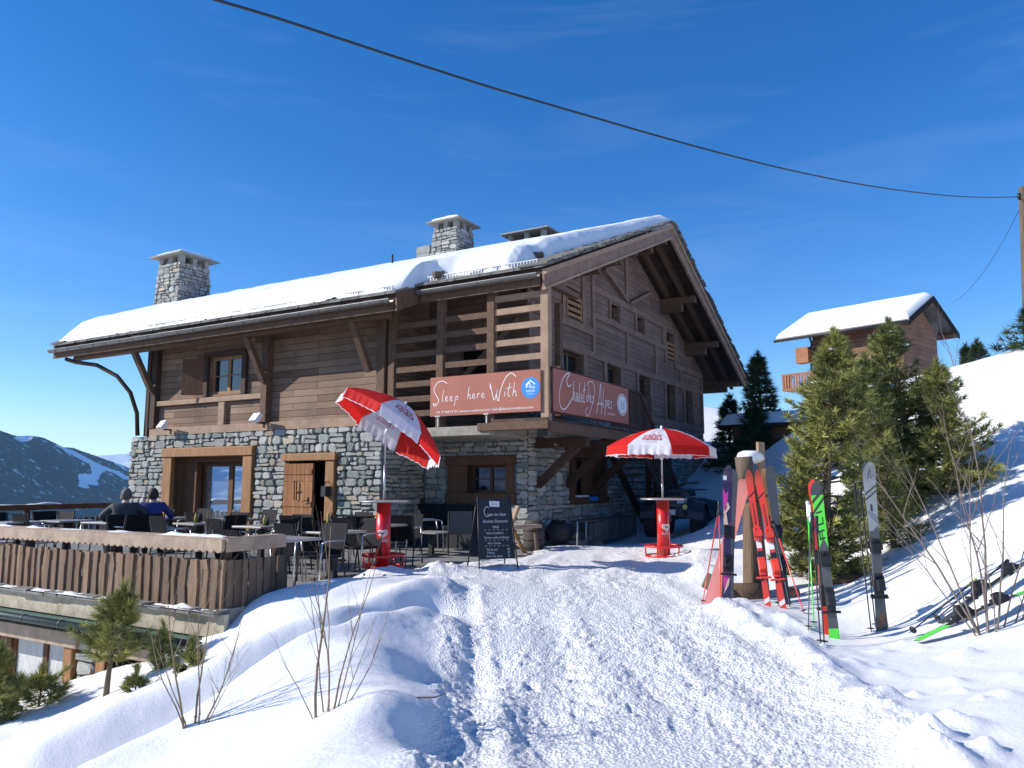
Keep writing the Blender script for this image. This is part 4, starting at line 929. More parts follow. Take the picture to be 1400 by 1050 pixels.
# lower storey under the terrace
wing = empty('basement_wing', CO, R_(60), 'lower storey with brown windows below the fenced terrace', 'building')
m = MB(); m.box(-9.02, -.95, -.37, -8.955, 13, -.1); m.build('rendered_fascia', M['render'], wing)
r = random.Random(3); m = MB(); y = -.9
while y < 13:
    w = r.uniform(.18, .42); m.col = shcol(r)
    for t in range(2 if r.random() < .6 else 1): x0 = -9.10-r.uniform(0, .05); m.box(x0, y, -.11+t*.03, -8.9, y+w-.015, -.085+t*.03)
    y += w
m.build('slate_capping', M['slate'], wing)
m = snow_strip(-.85, 12.9, -9.05, .17, -.062, 5, along='y')
m.build('ledge_snow', M['snow'], wing)
m = MB(); m.tube([(-9.12, -.85, -.46), (-9.12, 13, -.46)], .055, 10); 
for k in range(14): m.tube([(-9.12, -.6+k*.9, -.46), (-9.12, -.57+k*.9, -.46)], .062, 10)
m.build('gutter', M['gutter_green'], wing)
m = MB(); m.hexa([(-9.06, -.9, -.53), (-8.8, -.9, -.42), (-8.8, 13, -.42), (-9.06, 13, -.53), (-9.06, -.9, -.40), (-8.8, -.9, -.385), (-8.8, 13, -.385), (-9.06, 13, -.40)]); m.build('copper_flashing', M['copper'], wing)
hW = [(2.62, 5.6, -3, -.84), (.35, 1.55, -3, -.84)]
m = MB(); wall_sheet(m, (-8.72, 0, 0), Y_, Z_, (-1, 0, 0), -.9, 13, -3.2, -.38, hW, .35, mi=1)
rubble(m, (-8.72, 0, 0), Y_, Z_, (-1, 0, 0), -.9, 8.0, -2.9, -.5, [(2.3, 5.9, -3.3, -.62), (.15, 1.86, -3.3, -.66)], depth=.08, seed=44, hmin=.12, hmax=.3, wmin=.15, wmax=.4)
m.build('stone_wall', [M['stone'], M['mortar']], wing)
for (a, b, w0, w1) in ((2.2, 5.9, 2.36, 5.6), (.1, 1.86, .35, 1.72)):
    m = MB(); m.box(-8.86, a, -.84, -8.6, b, -.63); m.build('lintel', M['rail_wood'], wing, bevel=.012)
    for yy in ((a+.14, w1-.12) if a > 2 else (w1-.14,)): m = MB(); m.box(-8.82, yy, -3.1, -8.6, yy+.2, -.84); m.build('window_jamb', M['frame'], wing, bevel=.01)
win(wing, 'basement_window', 'A', 2.56, 4.3, -2.6, -.84, -8.56, .08, 1, 0, M['frame_dark'], M['curtain'], 'brown basement window with white curtains')
m = MB(); m.box(-8.6, 4.3, -3, -8.4, 5.6, -.84); m.build('timber_panel', M['frame_dark'], wing)
win(wing, 'basement_window', 'A', .35, 1.6, -2.6, -.84, -8.42, .08, 1, 0, M['frame_dark'])

# front railing
def fence_root(name, label): return empty(name, CO, R_(60), label, 'railing')
rail1 = fence_root('terrace_railing', 'weathered railing of rough upright planks with a scalloped top beam at the terrace front')
def scallop(y0, y1, x, z0, z1, x2=None, along='y'):
    m = MB(); n = max(2, int(abs(y1-y0)/.022)); prev = None; r = random.Random(2)
    for i in range(n+1):
        y = y0+(y1-y0)*i/n; zb = z0-.035*abs(math.sin(math.pi*(y-y0)/.13))-.0
        a = ((x, y) if along == 'y' else (y, x)); b = ((x+.045, y) if along == 'y' else (y, x+.045))
        cur = [(a[0], a[1], zb), (a[0], a[1], z1), (b[0], b[1], z1), (b[0], b[1], zb)]
        if prev: m.hexa([prev[0], cur[0], cur[3], prev[3], prev[1], cur[1], cur[2], prev[2]])
        prev = cur
    return m
o = scallop(-.80, 12.9, -8.98, .625, .75).build('top_beam', M['rail_wood'], rail1)
m = MB(); m.box(-8.93, -.80, .71, -8.70, 12.9, .765); m.build('handrail', M['rail_wood'], rail1, bevel=.01)
m = MB(); m.box(-8.93, -.845, .60, -8.0, -.80, .755); m.box(-8.93, -.80, .71, -8.0, -.60, .762); m.build('side_beam', M['rail_wood'], rail1, bevel=.01)
r = random.Random(8); m = snow_strip(-.7, 6, -8.84, .16, .766, 3, th=.03)
m.build('rail_snow', M['snow'], rail1)
for y in (-.68, 1.5, 3.6, 5.7, 7.8):
    m = MB(); m.box(-8.86, y-.05, -.05, -8.76, y+.05, .70); m.build('post', M['beam_dark'], rail1)
m = MB(); m.box(-8.10, -.76, -.05, -8.02, -.66, .70); m.build('post', M['beam_dark'], rail1)
m = MB(); m.box(-8.91, -.75, .40, -8.87, 8, .46); m.box(-8.91, -.75, .08, -8.87, 8, .14); m.build('back_rail', M['beam_dark'], rail1)
y = -.80; k = 0
while y < 6.2:
    w = r.uniform(.06, .105); m = MB(); kk = r.uniform(.6, 1.15); m.col = (.21*kk, .135*kk, .085*kk); lean = r.uniform(-.03, .03); x = -8.955 if k % 2 else -8.93
    zt0 = .50+r.uniform(-.02, .02); zb0 = -.09+r.uniform(-.02, .02); mid = r.uniform(-.02, .02); zm = r.uniform(.15, .4)
    for (za, zb_, ya, yb, wa, wb) in ((zb0, zm, y, y+mid, w*r.uniform(.85, 1.1), w), (zm, zt0, y+mid, y+lean, w, w*r.uniform(.7, 1.05))):
        m.hexa([(x-.02, ya, za), (x+.02, ya, za), (x+.02, ya+wa, za), (x-.02, ya+wa, za), (x-.02+lean*.3, yb, zb_), (x+.02+lean*.3, yb, zb_), (x+.02+lean*.3, yb+wb, zb_), (x-.02+lean*.3, yb+wb, zb_)])
    m.build('plank', M['plank_grey'], rail1); y += w*.98+r.uniform(0, .012); k += 1
x = -8.92; k = 0
while x < -8.1:
    w = r.uniform(.08, .12); m = MB(); kk = r.uniform(.45, .9); m.col = (.18*kk, .125*kk, .085*kk); l2 = r.uniform(-.02, .02)
    m.hexa([(x, -.85, -.10), (x+w, -.85, -.10), (x+w, -.82, -.10), (x, -.82, -.10), (x+l2, -.85, .50), (x+w*.9+l2, -.85, .50), (x+w*.9+l2, -.82, .50), (x+l2, -.82, .50)])
    m.build('plank', M['plank_grey'], rail1); x += w+.012; k += 1
# far railing on the valley side
rail2 = fence_root('terrace_railing', 'dark brown railing with snow dusted handrail on the valley side of the terrace')
m = MB(); m.box(-8.9, 12.35, .72, -1.7, 12.55, .86); m.build('handrail', M['frame_dark'], rail2)
for x in (-8.6, -6.4, -4.2, -2.0): m = MB(); m.box(x-.06, 12.4, FZ, x+.06, 12.5, .72); m.build('post', M['frame_dark'], rail2)
x = -8.8
while x < -1.8: m = MB(); m.col = (.09, .06, .045); w = r.uniform(.10, .15); m.box(x, 12.38, 0, x+w, 12.41, .50+r.uniform(-.03, .03)); m.build('plank', M['plank_grey'], rail2); x += w+.05
m = snow_strip(-8.8, -3.0, 12.45, .18, .862, 9, 'x', .06, 1.7, .42)
m.build('rail_snow', M['snow'], rail2)

# ------------------------------------------------------------------ chairs and tables
def make_chair(grey=False):
    t = empty('terrace_chair', (0, 0, 0)); wm = M['wicker_grey'] if grey else M['wicker']
    m = MB(); m.box(-.22, -.22, .42, .22, .22, .455); m.build('seat', wm, t, bevel=.01)
    m = MB(); n = 6; prev = None; m.sm = True
    for i in range(n+1):
        z = .44+.45*i/n; y = .215+.10*(i/n)**1.2; cur = [(-.225, y, z), (.225, y, z), (.225, y+.022, z), (-.225, y+.022, z)]
        if prev: m.sm = False; m.hexa([prev[0], prev[1], prev[2], prev[3], cur[0], cur[1], cur[2], cur[3]])
        prev = cur
    m.build('backrest', wm, t)
    for sx in (-1, 1):
        x = sx*.245
        m = MB(); m.tube([(x, -.24, 0), (x, -.22, .45), (x, -.20, .64)], .013, 7); m.build('leg', M['alu'] if not grey else M['black'], t)
        m = MB(); m.tube([(x, .30, 0), (x, .22, .45), (x, .31, .89)], .013, 7); m.build('leg', M['black'], t)
        m = MB(); m.tube([(x, -.20, .64), (x, -.10, .665), (x, .255, .66)], .014, 7); m.build('armrest', M['alu'] if not grey else wm, t)
    return t
def make_table():
    t = empty('terrace_table', (0, 0, 0))
    m = MB(); m.box(-.35, -.35, .70, .35, .35, .735); m.build('tabletop', M['tabletop'], t, bevel=.008)
    m = MB(); m.box(-.045, -.045, .03, .045, .045, .70); m.build('pedestal', M['black'], t)
    m = MB(); m.box(-.24, -.24, 0, .24, .24, .03); m.build('base', M['black'], t, bevel=.005)
    return t
def make_caddy():
    t = empty('condiment_caddy', (0, 0, 0)); m = MB(); m.box(-.07, -.05, 0, .07, .05, .012)
    for a in ((-.065, -.045), (.065, -.045), (.065, .045), (-.065, .045)): m.tube([(a[0], a[1], .01), (a[0], a[1], .09)], .003, 4)
    m.tube([(0, 0, 0), (0, 0, .24), (.02, 0, .26), (0, 0, .28)], .004, 5); m.build('wire_rack', M['metal_dark'], t)
    m = MB(); m.lathe([(.026, .012), (.026, .12), (.010, .15), (.010, .18)], 10, (-.035, 0, 0)); m.build('oil_bottle', M['yellow'], t)
    m = MB(); m.lathe([(.024, .012), (.024, .10), (.011, .13), (.012, .17)], 10, (.036, 0, 0)); m.build('vinegar_bottle', M['black'], t)
    return t
ch0 = make_chair(); ch0g = make_chair(True); tb0 = make_table(); cd0 = make_caddy()
used = {}
def place(src, x, y, z, rz, label, cat, group):
    o = src if src.name not in used else copy_tree(src)
    used[src.name] = 1; o.location = (x, y, z); o.rotation_euler = (0, 0, rz); tag(o, label, cat, group); return o
BA = R_(60)
# tables: (pixel x, pixel y of the top's middle, description, chairs at sides (local angles), caddy)
TB = [(388, 737, 'the table by the plank railing end', 'EW', 0),
      (457, 727, 'the table just left of the left red bar table', 'EWN', 1),
      (450, 714.5, 'the table in front of the chalet door', 'EW', 1),
      (358, 719.5, 'the table below the right part of the terrace window', 'EWS', 1),
      (520, 718, 'the table behind the left red bar table', 'EW', 1),
      (274, 715.5, 'the table below the left part of the terrace window', 'EWS', 1),
      (318, 710.0, 'the table closest to the terrace window', 'EW', 1),
      (150, 714.0, 'the table in front of the man in dark grey', 'S', 0),
      (232, 708.0, 'the table right of the blue jacketed person', 'EN', 1),
      (92, 712.0, 'the second table from the left photo edge', 'EWN', 0),
      (25, 714.0, 'the leftmost terrace table', 'EWN', 0)]
SIDE = {'E': (0, 'far end'), 'W': (math.pi, 'camera end'), 'N': (math.pi/2, 'left side'), 'S': (-math.pi/2, 'right side')}
TPOS = []
for i, (px, py, desc, sides, cad) in enumerate(TB):
    q = G(px, py, FZ+.72); X = (q-CO).dot(AX); Y = (q-CO).dot(AY); TPOS.append(q)
    place(tb0, q.x, q.y, FZ, BA+r.uniform(-.1, .1), 'grey topped pedestal table, '+desc.replace('the ', '', 1), 'table', 'square tables on the terrace')
    for s in sides:
        a, nm = SIDE[s]; d = .62+r.uniform(-.04, .06); ang = BA+a; off = r.uniform(-.05, .05)
        cx = q.x+math.cos(ang)*d-math.sin(ang)*off; cy = q.y+math.sin(ang)*d+math.cos(ang)*off
        place(ch0, cx, cy, FZ, ang-math.pi/2+r.uniform(-.15, .15), 'black armchair, %s of %s' % (nm, desc), 'chair', 'black terrace armchairs')
    if cad: place(cd0, q.x+r.uniform(-.12, .12), q.y+r.uniform(-.12, .12), FZ+.735, BA+r.uniform(-.5, .5), 'wire caddy with two bottles on '+desc, 'condiment caddy', 'condiment caddies on the tables')
# loose chairs seen from behind
for (px, py, rz, g, lab) in [(488, 775, R_(195), 0, 'black armchair turned away from the camera, just left of the red bar table'), (553, 771, R_(170), 0, 'black armchair, back to the camera, just right of the left red bar table'),
                             (629, 758, R_(185), 1, 'grey woven armchair, back to the camera, left of the blackboard sign'), (588, 752, R_(110), 0, 'black armchair in the shade between grey armchair and left bar table'),
                             (418, 790, R_(215), 0, 'black armchair with pale metal arms at the edge of the snow')]:
    q = G(px, py, FZ); place(ch0g if g else ch0, q.x, q.y, FZ, rz, lab, 'chair', 'black terrace armchairs' if not g else None)
# dark bench against the recessed wall
b = empty('corner_bench', CO, BA, 'long black upholstered bench against the stone wall under the brown windows', 'bench')
m = MB(); m.box(-.75, .9, .36, -.12, 3.2, .46); m.build('seat', M['wicker'], b, bevel=.02); m = MB(); m.box(-.22, .9, .46, -.10, 3.2, .92); m.build('backrest', M['wicker'], b, bevel=.02)
m = MB(); m.box(-.70, .95, FZ, -.15, 3.15, .36); m.build('base', M['black'], b)
q = G(590, 728, .5)
q = G(590, 727, .42)
tt = place(tb0, q.x, q.y, FZ, BA, 'low grey topped table in the shade before the long black bench', 'table', 'square tables on the terrace')

tt.scale = (1, 1, .64)
# ------------------------------------------------------------------ red bar tables
def text_mesh(body, size=1.0, extr=0):
    cu = bpy.data.curves.new('t', 'FONT'); cu.body = body; cu.size = size; cu.align_x = 'CENTER'; cu.align_y = 'CENTER'; cu.resolution_u = 3
    o = bpy.data.objects.new('t', cu); col.objects.link(o); bpy.context.view_layer.update()
    me = bpy.data.meshes.new_from_object(o.evaluated_get(bpy.context.evaluated_depsgraph_get()))
    V = [v.co.copy() for v in me.vertices]; F = [tuple(p.vertices) for p in me.polygons]
    bpy.data.objects.remove(o); bpy.data.curves.remove(cu); bpy.data.meshes.remove(me); return V, F
def put_text(mb, body, size, fn, mi, sx=1.0):
    V, F = text_mesh(body, size); b = len(mb.v); mb.v += [tuple(fn(v.x*sx, v.y)) for v in V]
    for f in F: mb.face([b+i for i in f], mi)
def ribbon(mb, pts, w, fn, mi, closed=False, w_end=None):
    P = [Vector(p) for p in pts]; n = len(P); base = len(mb.v)
    for i, p in enumerate(P):
        a = P[i-1] if (i > 0 or closed) else P[0]; c = P[(i+1) % n] if (i < n-1 or closed) else P[-1]
        d = (c-a); d = d.normalized() if d.length > 1e-9 else Vector((1, 0)); nn = Vector((-d.y, d.x))*w/2
        for s in (-1, 1): q = p+nn*s; mb.v.append(tuple(fn(q.x, q.y)))
    for i in range(n if closed else n-1):
        j = (i+1) % n; mb.face((base+2*i, base+2*j, base+2*j+1, base+2*i+1), mi)
def smooth(pts, k=6):
    P = [Vector(p) for p in pts]; out = []
    for i in range(len(P)-1):
        p0, p1, p2, p3 = P[max(i-1, 0)], P[i], P[i+1], P[min(i+2, len(P)-1)]
        for j in range(k):
            t = j/k; out.append(.5*((2*p1)+(p2-p0)*t+(2*p0-5*p1+4*p2-p3)*t*t+(-p0+3*p1-3*p2+p3)*t**3))
    out.append(P[-1]); return out
def heart(k, n=40):
    return [Vector((k*.052*16*math.sin(t)**3/16*1.15, k*.052*(13*math.cos(t)-5*math.cos(2*t)-2*math.cos(3*t)-math.cos(4*t))/16)) for t in [2*math.pi*i/n for i in range(n)]]
def bar_table(foot, label, face_ang, topz=1.13):
    t = empty('bar_table', foot, 0, label, 'bar table', 'red bar tables with umbrellas'); R = .117
    m = MB(); m.lathe([(R, .02), (R, topz-.03)], 28)
    cyl = lambda x, y: (( -R-.002)*-math.sin(x/R+face_ang), -(R+.002)*math.cos(x/R+face_ang), .62+y)
    cyl = lambda x, y: ((R+.002)*math.sin(x/R+face_ang), -(R+.002)*math.cos(x/R+face_ang), .60+y)
    ribbon(m, heart(1.35), .017, cyl, 1, True); ribbon(m, heart(.78), .014, cyl, 1, True)
    put_text(m, 'LUSSO', .062, lambda x, y: cyl(x, y-.115), 1, 1.0)
    m.build('pillar', [M['red'], M['white']], t)
    m = MB(); m.lathe([(.40, topz-.028), (.415, topz-.02), (.415, topz-.004), (.40, topz)], 44); to = m.build('round_top', M['tabletop'], t)
    m = MB(); m.lathe([(.418, topz-.03), (.422, topz-.024), (.422, topz+.000), (.418, topz+.004)], 44); m2 = MB(); m2.torus((0, 0, topz-.012), .418, .008, 44, 6); m2.build('metal_rim', M['alu'], to)
    m = MB(); m.torus((0, 0, .25), .345, .019, 44, 8)
    for k in range(5): a = k*2*math.pi/5+.4; m.tube([(.11*math.cos(a), .11*math.sin(a), .25), (.345*math.cos(a), .345*math.sin(a), .25)], .012, 6); m.tube([(.345*math.cos(a), .345*math.sin(a), .25), (.33*math.cos(a), .33*math.sin(a), .06)], .014, 6)
    m.build('foot_ring', M['red'], t); m = MB(); m.torus((0, 0, .07), .33, .022, 44, 8); m.lathe([(.20, 0), (.20, .03)], 24); m.build('base_ring', M['red'], t)
    return t
bt1 = bar_table((t1.x, t1.y, 0.0), 'red bar table with a round top at the terrace edge, under the tilted umbrella', 0.05)
bt2 = bar_table((t2.x, t2.y, 0.0), 'round topped red bar table on the snow path in front of the quad bike', 0.35)
def umbrella(base, z0, zj, topz_, axis, rot, label, white_first=0, R=1.02, sag=.42):
    t = empty('umbrella', (base[0], base[1], z0), 0, label, 'umbrella', 'red and white umbrellas on the bar tables'); A = Vector(axis).normalized()
    J = Vector((0, 0, zj-z0)); apex = J+A*(topz_-zj)
    m = MB(); m.tube([(0, 0, 0), J*.5], .019, 10); m.tube([J*.49, J, apex+A*.03], .016, 10); m.build('pole', M['alu'], t)
    m = MB(); m.tube([J-Vector((0, 0, .05)), J+A*.05], .026, 8); m.tube([J, J+Vector((.05, -.03, .02))], .012, 6); m.build('tilt_joint', M['white'], t)
    ux = Vector((1, 0, 0)); ux = (ux-A*ux.dot(A)).normalized(); uy = A.cross(ux)
    def P(ang, rr, dz=0): return apex+(ux*math.cos(ang)+uy*math.sin(ang))*(rr*R)+A*(-sag*(rr**1.75)+dz)
    m = MB(); m.tube([apex-A*.02, apex+A*.06], [.03, .015], 8); m.build('finial', M['white'], t)
    for k in range(8):
        a0 = rot+k*math.pi/4; a1 = a0+math.pi/4; white = (k % 2 == white_first)
        m = MB(); ni, nj = 14, 14; m.sm = True
        def S(s, tt, off=0.0):
            p = P(a0, tt)*(1-s)+P(a1, tt)*s; c = math.sin(math.pi*s)
            n_ = (P(a1, .8)-P(a0, .8)).cross(P((a0+a1)/2, 1)-P((a0+a1)/2, .5)).normalized()
            if n_.dot(A) < 0: n_ = -n_
            return p+n_*(off+.012*c*math.sin(tt*3.1)+.0035*math.sin(s*17+k*2)*math.sin(tt*9+k))-(p-apex).normalized()*(.035*c*tt*tt)
        b = len(m.v)
        for j in range(nj+1):
            for i in range(ni+1): m.v.append(tuple(S(i/ni, j/nj)))
        for j in range(nj):
            for i in range(ni): q = b+j*(ni+1)+i; m.face((q, q+1, q+ni+2, q+ni+1), 0)
        # valance with pleats
        b = len(m.v); nv_ = 26; dn = (-A*.8+Vector((0, 0, -.75))).normalized(); rad = (P((a0+a1)/2, 1)-P((a0+a1)/2, .9)).normalized()
        for j in range(4):
            for i in range(nv_+1):
                s = .01+.98*i/nv_; p = S(s, 1); p = p+dn*(.15*j/3)+rad*(.03*j/3+.020*math.sin(i*1.35+k+.8*math.sin(i*.7))*(j/3)*(1 if white else .6)); m.v.append(tuple(p))
        for j in range(3):
            for i in range(nv_): q = b+j*(nv_+1)+i; m.face((q, q+1, q+nv_+2, q+nv_+1), 0)
        b2 = len(m.v)
        for i in range(nv_+1):
            s = .01+.98*i/nv_; p = S(s, 1)+dn*.15+rad*(.03+.020*math.sin(i*1.35+k+.8*math.sin(i*.7))*(1 if white else .6)); m.v.append(tuple(p+rad*.003)); m.v.append(tuple(p+dn*.012+rad*.003))
        for i in range(nv_): q = b2+2*i; m.face((q, q+2, q+3, q+1), 1)
        if white:
            # seen from outside the angle runs right to left only if A x radial says so
            def T(off, flip=1):
                def fn(x, y):
                    s = .5+x*flip; tt = .73-y*1.5; return S(min(max(s, .02), .98), tt, off)
                return fn
            for off, mi in ((.013, 2), (-.010, 4)):
                fn = T(off)
                put_text(m, 'valais', .31, fn, mi, .92)
                ribbon(m, smooth([(-.10, .15), (-.04, .22), (.0, .21), (.03, .19), (.075, .21)], 4), .012, fn, 3 if off > 0 else 4)
                ribbon(m, smooth([(-.06, .13), (-.03, .16), (.0, .21)], 3), .010, fn, 3 if off > 0 else 4)
                for q in range(14): xx = -.17+q*.026; ribbon(m, [(xx, -.135), (xx+.013, -.135)], .010, fn, 3 if off > 0 else 4)
        mats = [M['white_fabric'] if white else M['red_fabric'], M['white_fabric'], M['red_print'], M['grey_print'], M['pink_print']]
        po = m.build('canopy_panel', mats, t); po['label'] = 'white panel with red lettering' if white else 'plain red panel'
        m = MB(); m.tube([P(a0, rr, -.012) for rr in (0, .25, .5, .75, 1)], .005, 5); m.tube([P(a0, .55, -.015), apex-A*.42], .004, 5); m.build('rib', M['alu'], t)
    return t
u1 = umbrella((t1.x, t1.y), 1.13, 2.28, 2.83, (.54, .22, .83), R_(-89), 'red and white umbrella tilted far over, its canopy beside the chalet door', 0)
u2 = umbrella((t2.x, t2.y), 1.13, 1.9, 2.44, (.02, 0, 1), R_(-137), 'upright open red and white umbrella in front of the stone wall and quad bike', 0, 1.03, .36)
# ================================================================== SIGNS
def sign_root(name, o, label, cat): tag(o, label, cat); return o
def script(mb, strokes, x0, y0, sc_, w, fn, mi):
    for s in strokes: ribbon(mb, smooth([(x0+p[0]*sc_, y0+p[1]*sc_) for p in s], 5), w, fn, mi)
# local sign coordinates: x to the reader's right, y up (metres); letters drawn as pen strokes
def L_e(x): return [[(x, .05), (x+.06, .07), (x+.05, .12), (x+.01, .11), (x, .04), (x+.04, .0), (x+.09, .03)]]
def L_o(x): return [[(x+.04, .12), (x, .08), (x, .02), (x+.05, .0), (x+.09, .05), (x+.08, .11), (x+.04, .12)]]
def L_l(x, h=.3): return [[(x+.05, h), (x+.01, .1), (x+.01, .01), (x+.05, .0)]]
def L_p(x): return [[(x+.04, .12), (x-.01, -.14)], [(x+.03, .09), (x+.09, .12), (x+.10, .06), (x+.05, .01)]]
def L_h(x, h=.3): return [[(x+.05, h), (x, .0)], [(x+.01, .06), (x+.06, .12), (x+.08, .07), (x+.08, .0), (x+.11, .02)]]
def L_r(x): return [[(x+.01, .12), (x, .0)], [(x+.01, .08), (x+.05, .12), (x+.08, .11)]]
def L_i(x): return [[(x+.02, .11), (x, .0)], [(x+.04, .18), (x+.045, .185)]]
def L_t(x): return [[(x+.06, .30), (x+.01, .05), (x+.03, .0), (x+.06, .02)], [(x-.02, .17), (x+.10, .20)]]
def L_a(x): return [[(x+.08, .11), (x+.02, .11), (x, .04), (x+.03, .0), (x+.08, .09), (x+.08, .0), (x+.11, .02)]]
def L_d(x): return [[(x+.07, .08), (x+.02, .10), (x, .04), (x+.03, .0), (x+.07, .05), (x+.12, .28)]]
def L_s(x): return [[(x+.07, .11), (x+.02, .11), (x+.05, .05), (x+.04, .0), (x, .01)]]
# sign A: faces -x of the chalet frame
SA = empty('banner', CO, R_(60), 'brown banner reading Sleep here With and a blue round logo, on the loggia screen', 'banner')
m = MB(); m.box(-1.625, -1.19, 2.86, -1.605, 1.56, 3.72); fnA = lambda x, y: (-1.6275, 1.56-x, 2.86+y)
S_ = [[(.42, .68), (.30, .74), (.15, .70), (.07, .55), (.14, .42), (.20, .30), (.10, .20), (.05, .25), (.12, .24)]]
script(m, S_, .03, .03, 1, .015, fnA, 1)
x = .32
for f, dx in ((L_l, .09), (L_e, .12), (L_e, .12), (L_p, 0)): script(m, f(0), x, .32, .82, .012, fnA, 1); x += dx
x = .98
for f, dx in ((L_h, .13), (L_e, .12), (L_r, .11), (L_e, 0)): script(m, f(0), x, .34, .85, .012, fnA, 1); x += dx
W_ = [[(.0, .46), (-.01, .58), (.03, .42), (.09, .22), (.15, .36), (.17, .44), (.15, .30), (.20, .20), (.24, .40), (.36, .66), (.50, .76), (.62, .68)]]
script(m, W_, 1.56, .06, 1, .015, fnA, 1)
x = 1.90
for f, dx in ((L_i, .08), (L_t, .12), (L_h, 0)): script(m, f(0), x, .34, .95, .012, fnA, 1); x += dx
put_text(m, '+41 77 468 59 59 | alpvision-residences.com | hello@alpvisionresidences.com', .070, lambda a, b: fnA(1.37+a, .085+b), 1, 1.10)
n = 40; cx, cy, R0 = 2.52, .49, .215
m.poly([(-1.629, 1.56-(cx+R0*math.cos(2*math.pi*i/n)), 2.86+cy+R0*math.sin(2*math.pi*i/n)) for i in range(n)], 2)
f2 = lambda x, y: (-1.631, 1.56-cx-x, 2.86+cy+y)
ribbon(m, [(-.09, .0), (-.10, .06), (-.11, .06), (0, .15), (.11, .06)], .022, f2, 1); ribbon(m, [(-.07, .02), (-.07, .07), (0, .12)], .02, f2, 1); ribbon(m, [(-.03, .08), (.02, .06), (-.04, .03), (.03, .0)], .018, f2, 1)
put_text(m, 'alp', .09, lambda a, b: f2(a+.05, b+.01), 1, 1.2); put_text(m, 'vision', .085, lambda a, b: f2(a, b-.065), 1, 1.1); put_text(m, 'residences', .036, lambda a, b: f2(a, b-.125), 1, 1.1)
m.build('banner_sheet', [M['banner'], M['white'], M['blue']], SA)
for y in (1.35, .1): m2 = MB(); m2.box(-1.63, y-.015, 2.63, -1.60, y+.015, 2.86); m2.box(-1.65, y-.06, 2.84, -1.59, y+.06, 2.87); m2.build('bracket', M['guard'], SA)
# sign B: faces -y of the chalet frame
SB = empty('banner', CO, R_(60), 'brown banner reading Chalet des Alpes with a round white emblem, on the stair balcony', 'banner')
m = MB(); m.box(-1.50, -1.425, 2.86, 2.62, -1.405, 3.74); fnB = lambda x, y: (-1.50+x, -1.4275, 2.86+y)
C_ = [[(.80, .66), (.72, .60), (.62, .62), (.60, .74), (.72, .86), (.66, .88), (.42, .74), (.26, .48), (.24, .24), (.34, .10), (.54, .12), (.78, .30), (.92, .42)]]
script(m, C_, .02, -.02, 1, .022, fnB, 1)
x = .90
for f, dx in ((lambda q: L_h(q, .28), .17), (L_a, .15), (lambda q: L_l(q, .28), .10), (L_e, .14), (L_t, 0)): script(m, [[(p[0]*1.2, p[1]*1.5) for p in s] for s in f(0)], x, .30, 1.0, .021, fnB, 1); x += dx*.96
D_ = [[(1.62, .70), (1.76, .80), (1.98, .78), (2.04, .56), (1.90, .30), (1.74, .08), (1.60, .02), (1.54, .12), (1.66, .22)]]
script(m, D_, 0, 0, 1, .018, fnB, 1)
x = 1.60
for f, dx in ((L_d, .15), (L_e, .13), (L_s, 0)): script(m, [[(p[0]*1.2, p[1]*1.3) for p in s] for s in f(0)], x, .34, 1, .020, fnB, 1); x += dx*1.1
A_ = [[(2.02, .10), (2.16, .40), (2.30, .82), (2.30, .50), (2.32, .12)], [(2.08, .34), (2.30, .36), (2.44, .34)]]
script(m, A_, .10, 0, 1, .022, fnB, 1)
x = 2.50
for f, dx in ((lambda q: L_l(q, .30), .10), (L_p, .15), (L_e, .13), (L_s, 0)): script(m, [[(p[0]*1.3, p[1]*1.45) for p in s] for s in f(0)], x, .30, 1.0, .021, fnB, 1); x += dx*1.2
put_text(m, 'RESTAURANT', .065, lambda a, b: fnB(3.0+a, .16+b), 1, 1.1)
cx, cy = 3.70, .45
def ell(r, n=40): return [(cx+r*1.25*math.cos(2*math.pi*i/n), cy+r*math.sin(2*math.pi*i/n)) for i in range(n)]
ribbon(m, ell(.25), .03, fnB, 1, True); m.poly([fnB(*p) for p in ell(.215)], 1)
f3 = lambda x, y: (-1.50+x, -1.4290, 2.86+y)
ribbon(m, [(cx-.10, cy-.13), (cx-.12, cy+.12)], .022, f3, 2); ribbon(m, [(cx+.10, cy-.13), (cx+.12, cy+.12)], .022, f3, 2); ribbon(m, [(cx-.07, cy+.10), (cx-.05, cy-.1), (cx+.05, cy-.1), (cx+.07, cy+.1)], .016, f3, 2); ribbon(m, [(cx-.06, cy), (cx+.06, cy)], .02, f3, 2)
m.build('banner_sheet', [M['banner'], M['white'], M['grey_print']], SB)

# blackboard
q = G(673, 778, .0)
BB = empty('blackboard_sign', (q.x, q.y, hz(q.x, q.y)-.01), R_(20), 'black A shaped menu board with white chalk writing standing on the snow', 'menu board')
m = MB(); tl = .17; hh = 1.13
fb = lambda x, y, o=0: (x, -.30+tl*(y/hh)*1.3-o, y)
m.hexa([fb(-.31, .16), fb(.31, .16), (.31, fb(0, .16)[1]+.015, .16), (-.31, fb(0, .16)[1]+.015, .16), fb(-.27, hh), fb(.27, hh), (.27, fb(0, hh)[1]+.015, hh), (-.27, fb(0, hh)[1]+.015, hh)])
fo = lambda x, y: fb(x, y, .003)
m.poly([fo(-.09, 1.09), fo(.09, 1.085), fo(.085, .99), fo(-.085, 1.0)], 1); put_text(m, 'menu', .06, lambda a, b: fb(a, 1.04+b, .005), 2)
r = random.Random(12)
def scrawl(x0, x1, y, h, w=.007):
    x = x0
    while x < x1:
        n = r.randint(3, 6); pts = []
        for i in range(n*2): pts.append((x, y+(h*r.uniform(.3, 1) if i % 2 else -h*.1*r.random())*1)); x += h*.26
        ribbon(m, smooth(pts, 3), w, fo, 1); x += h*.4
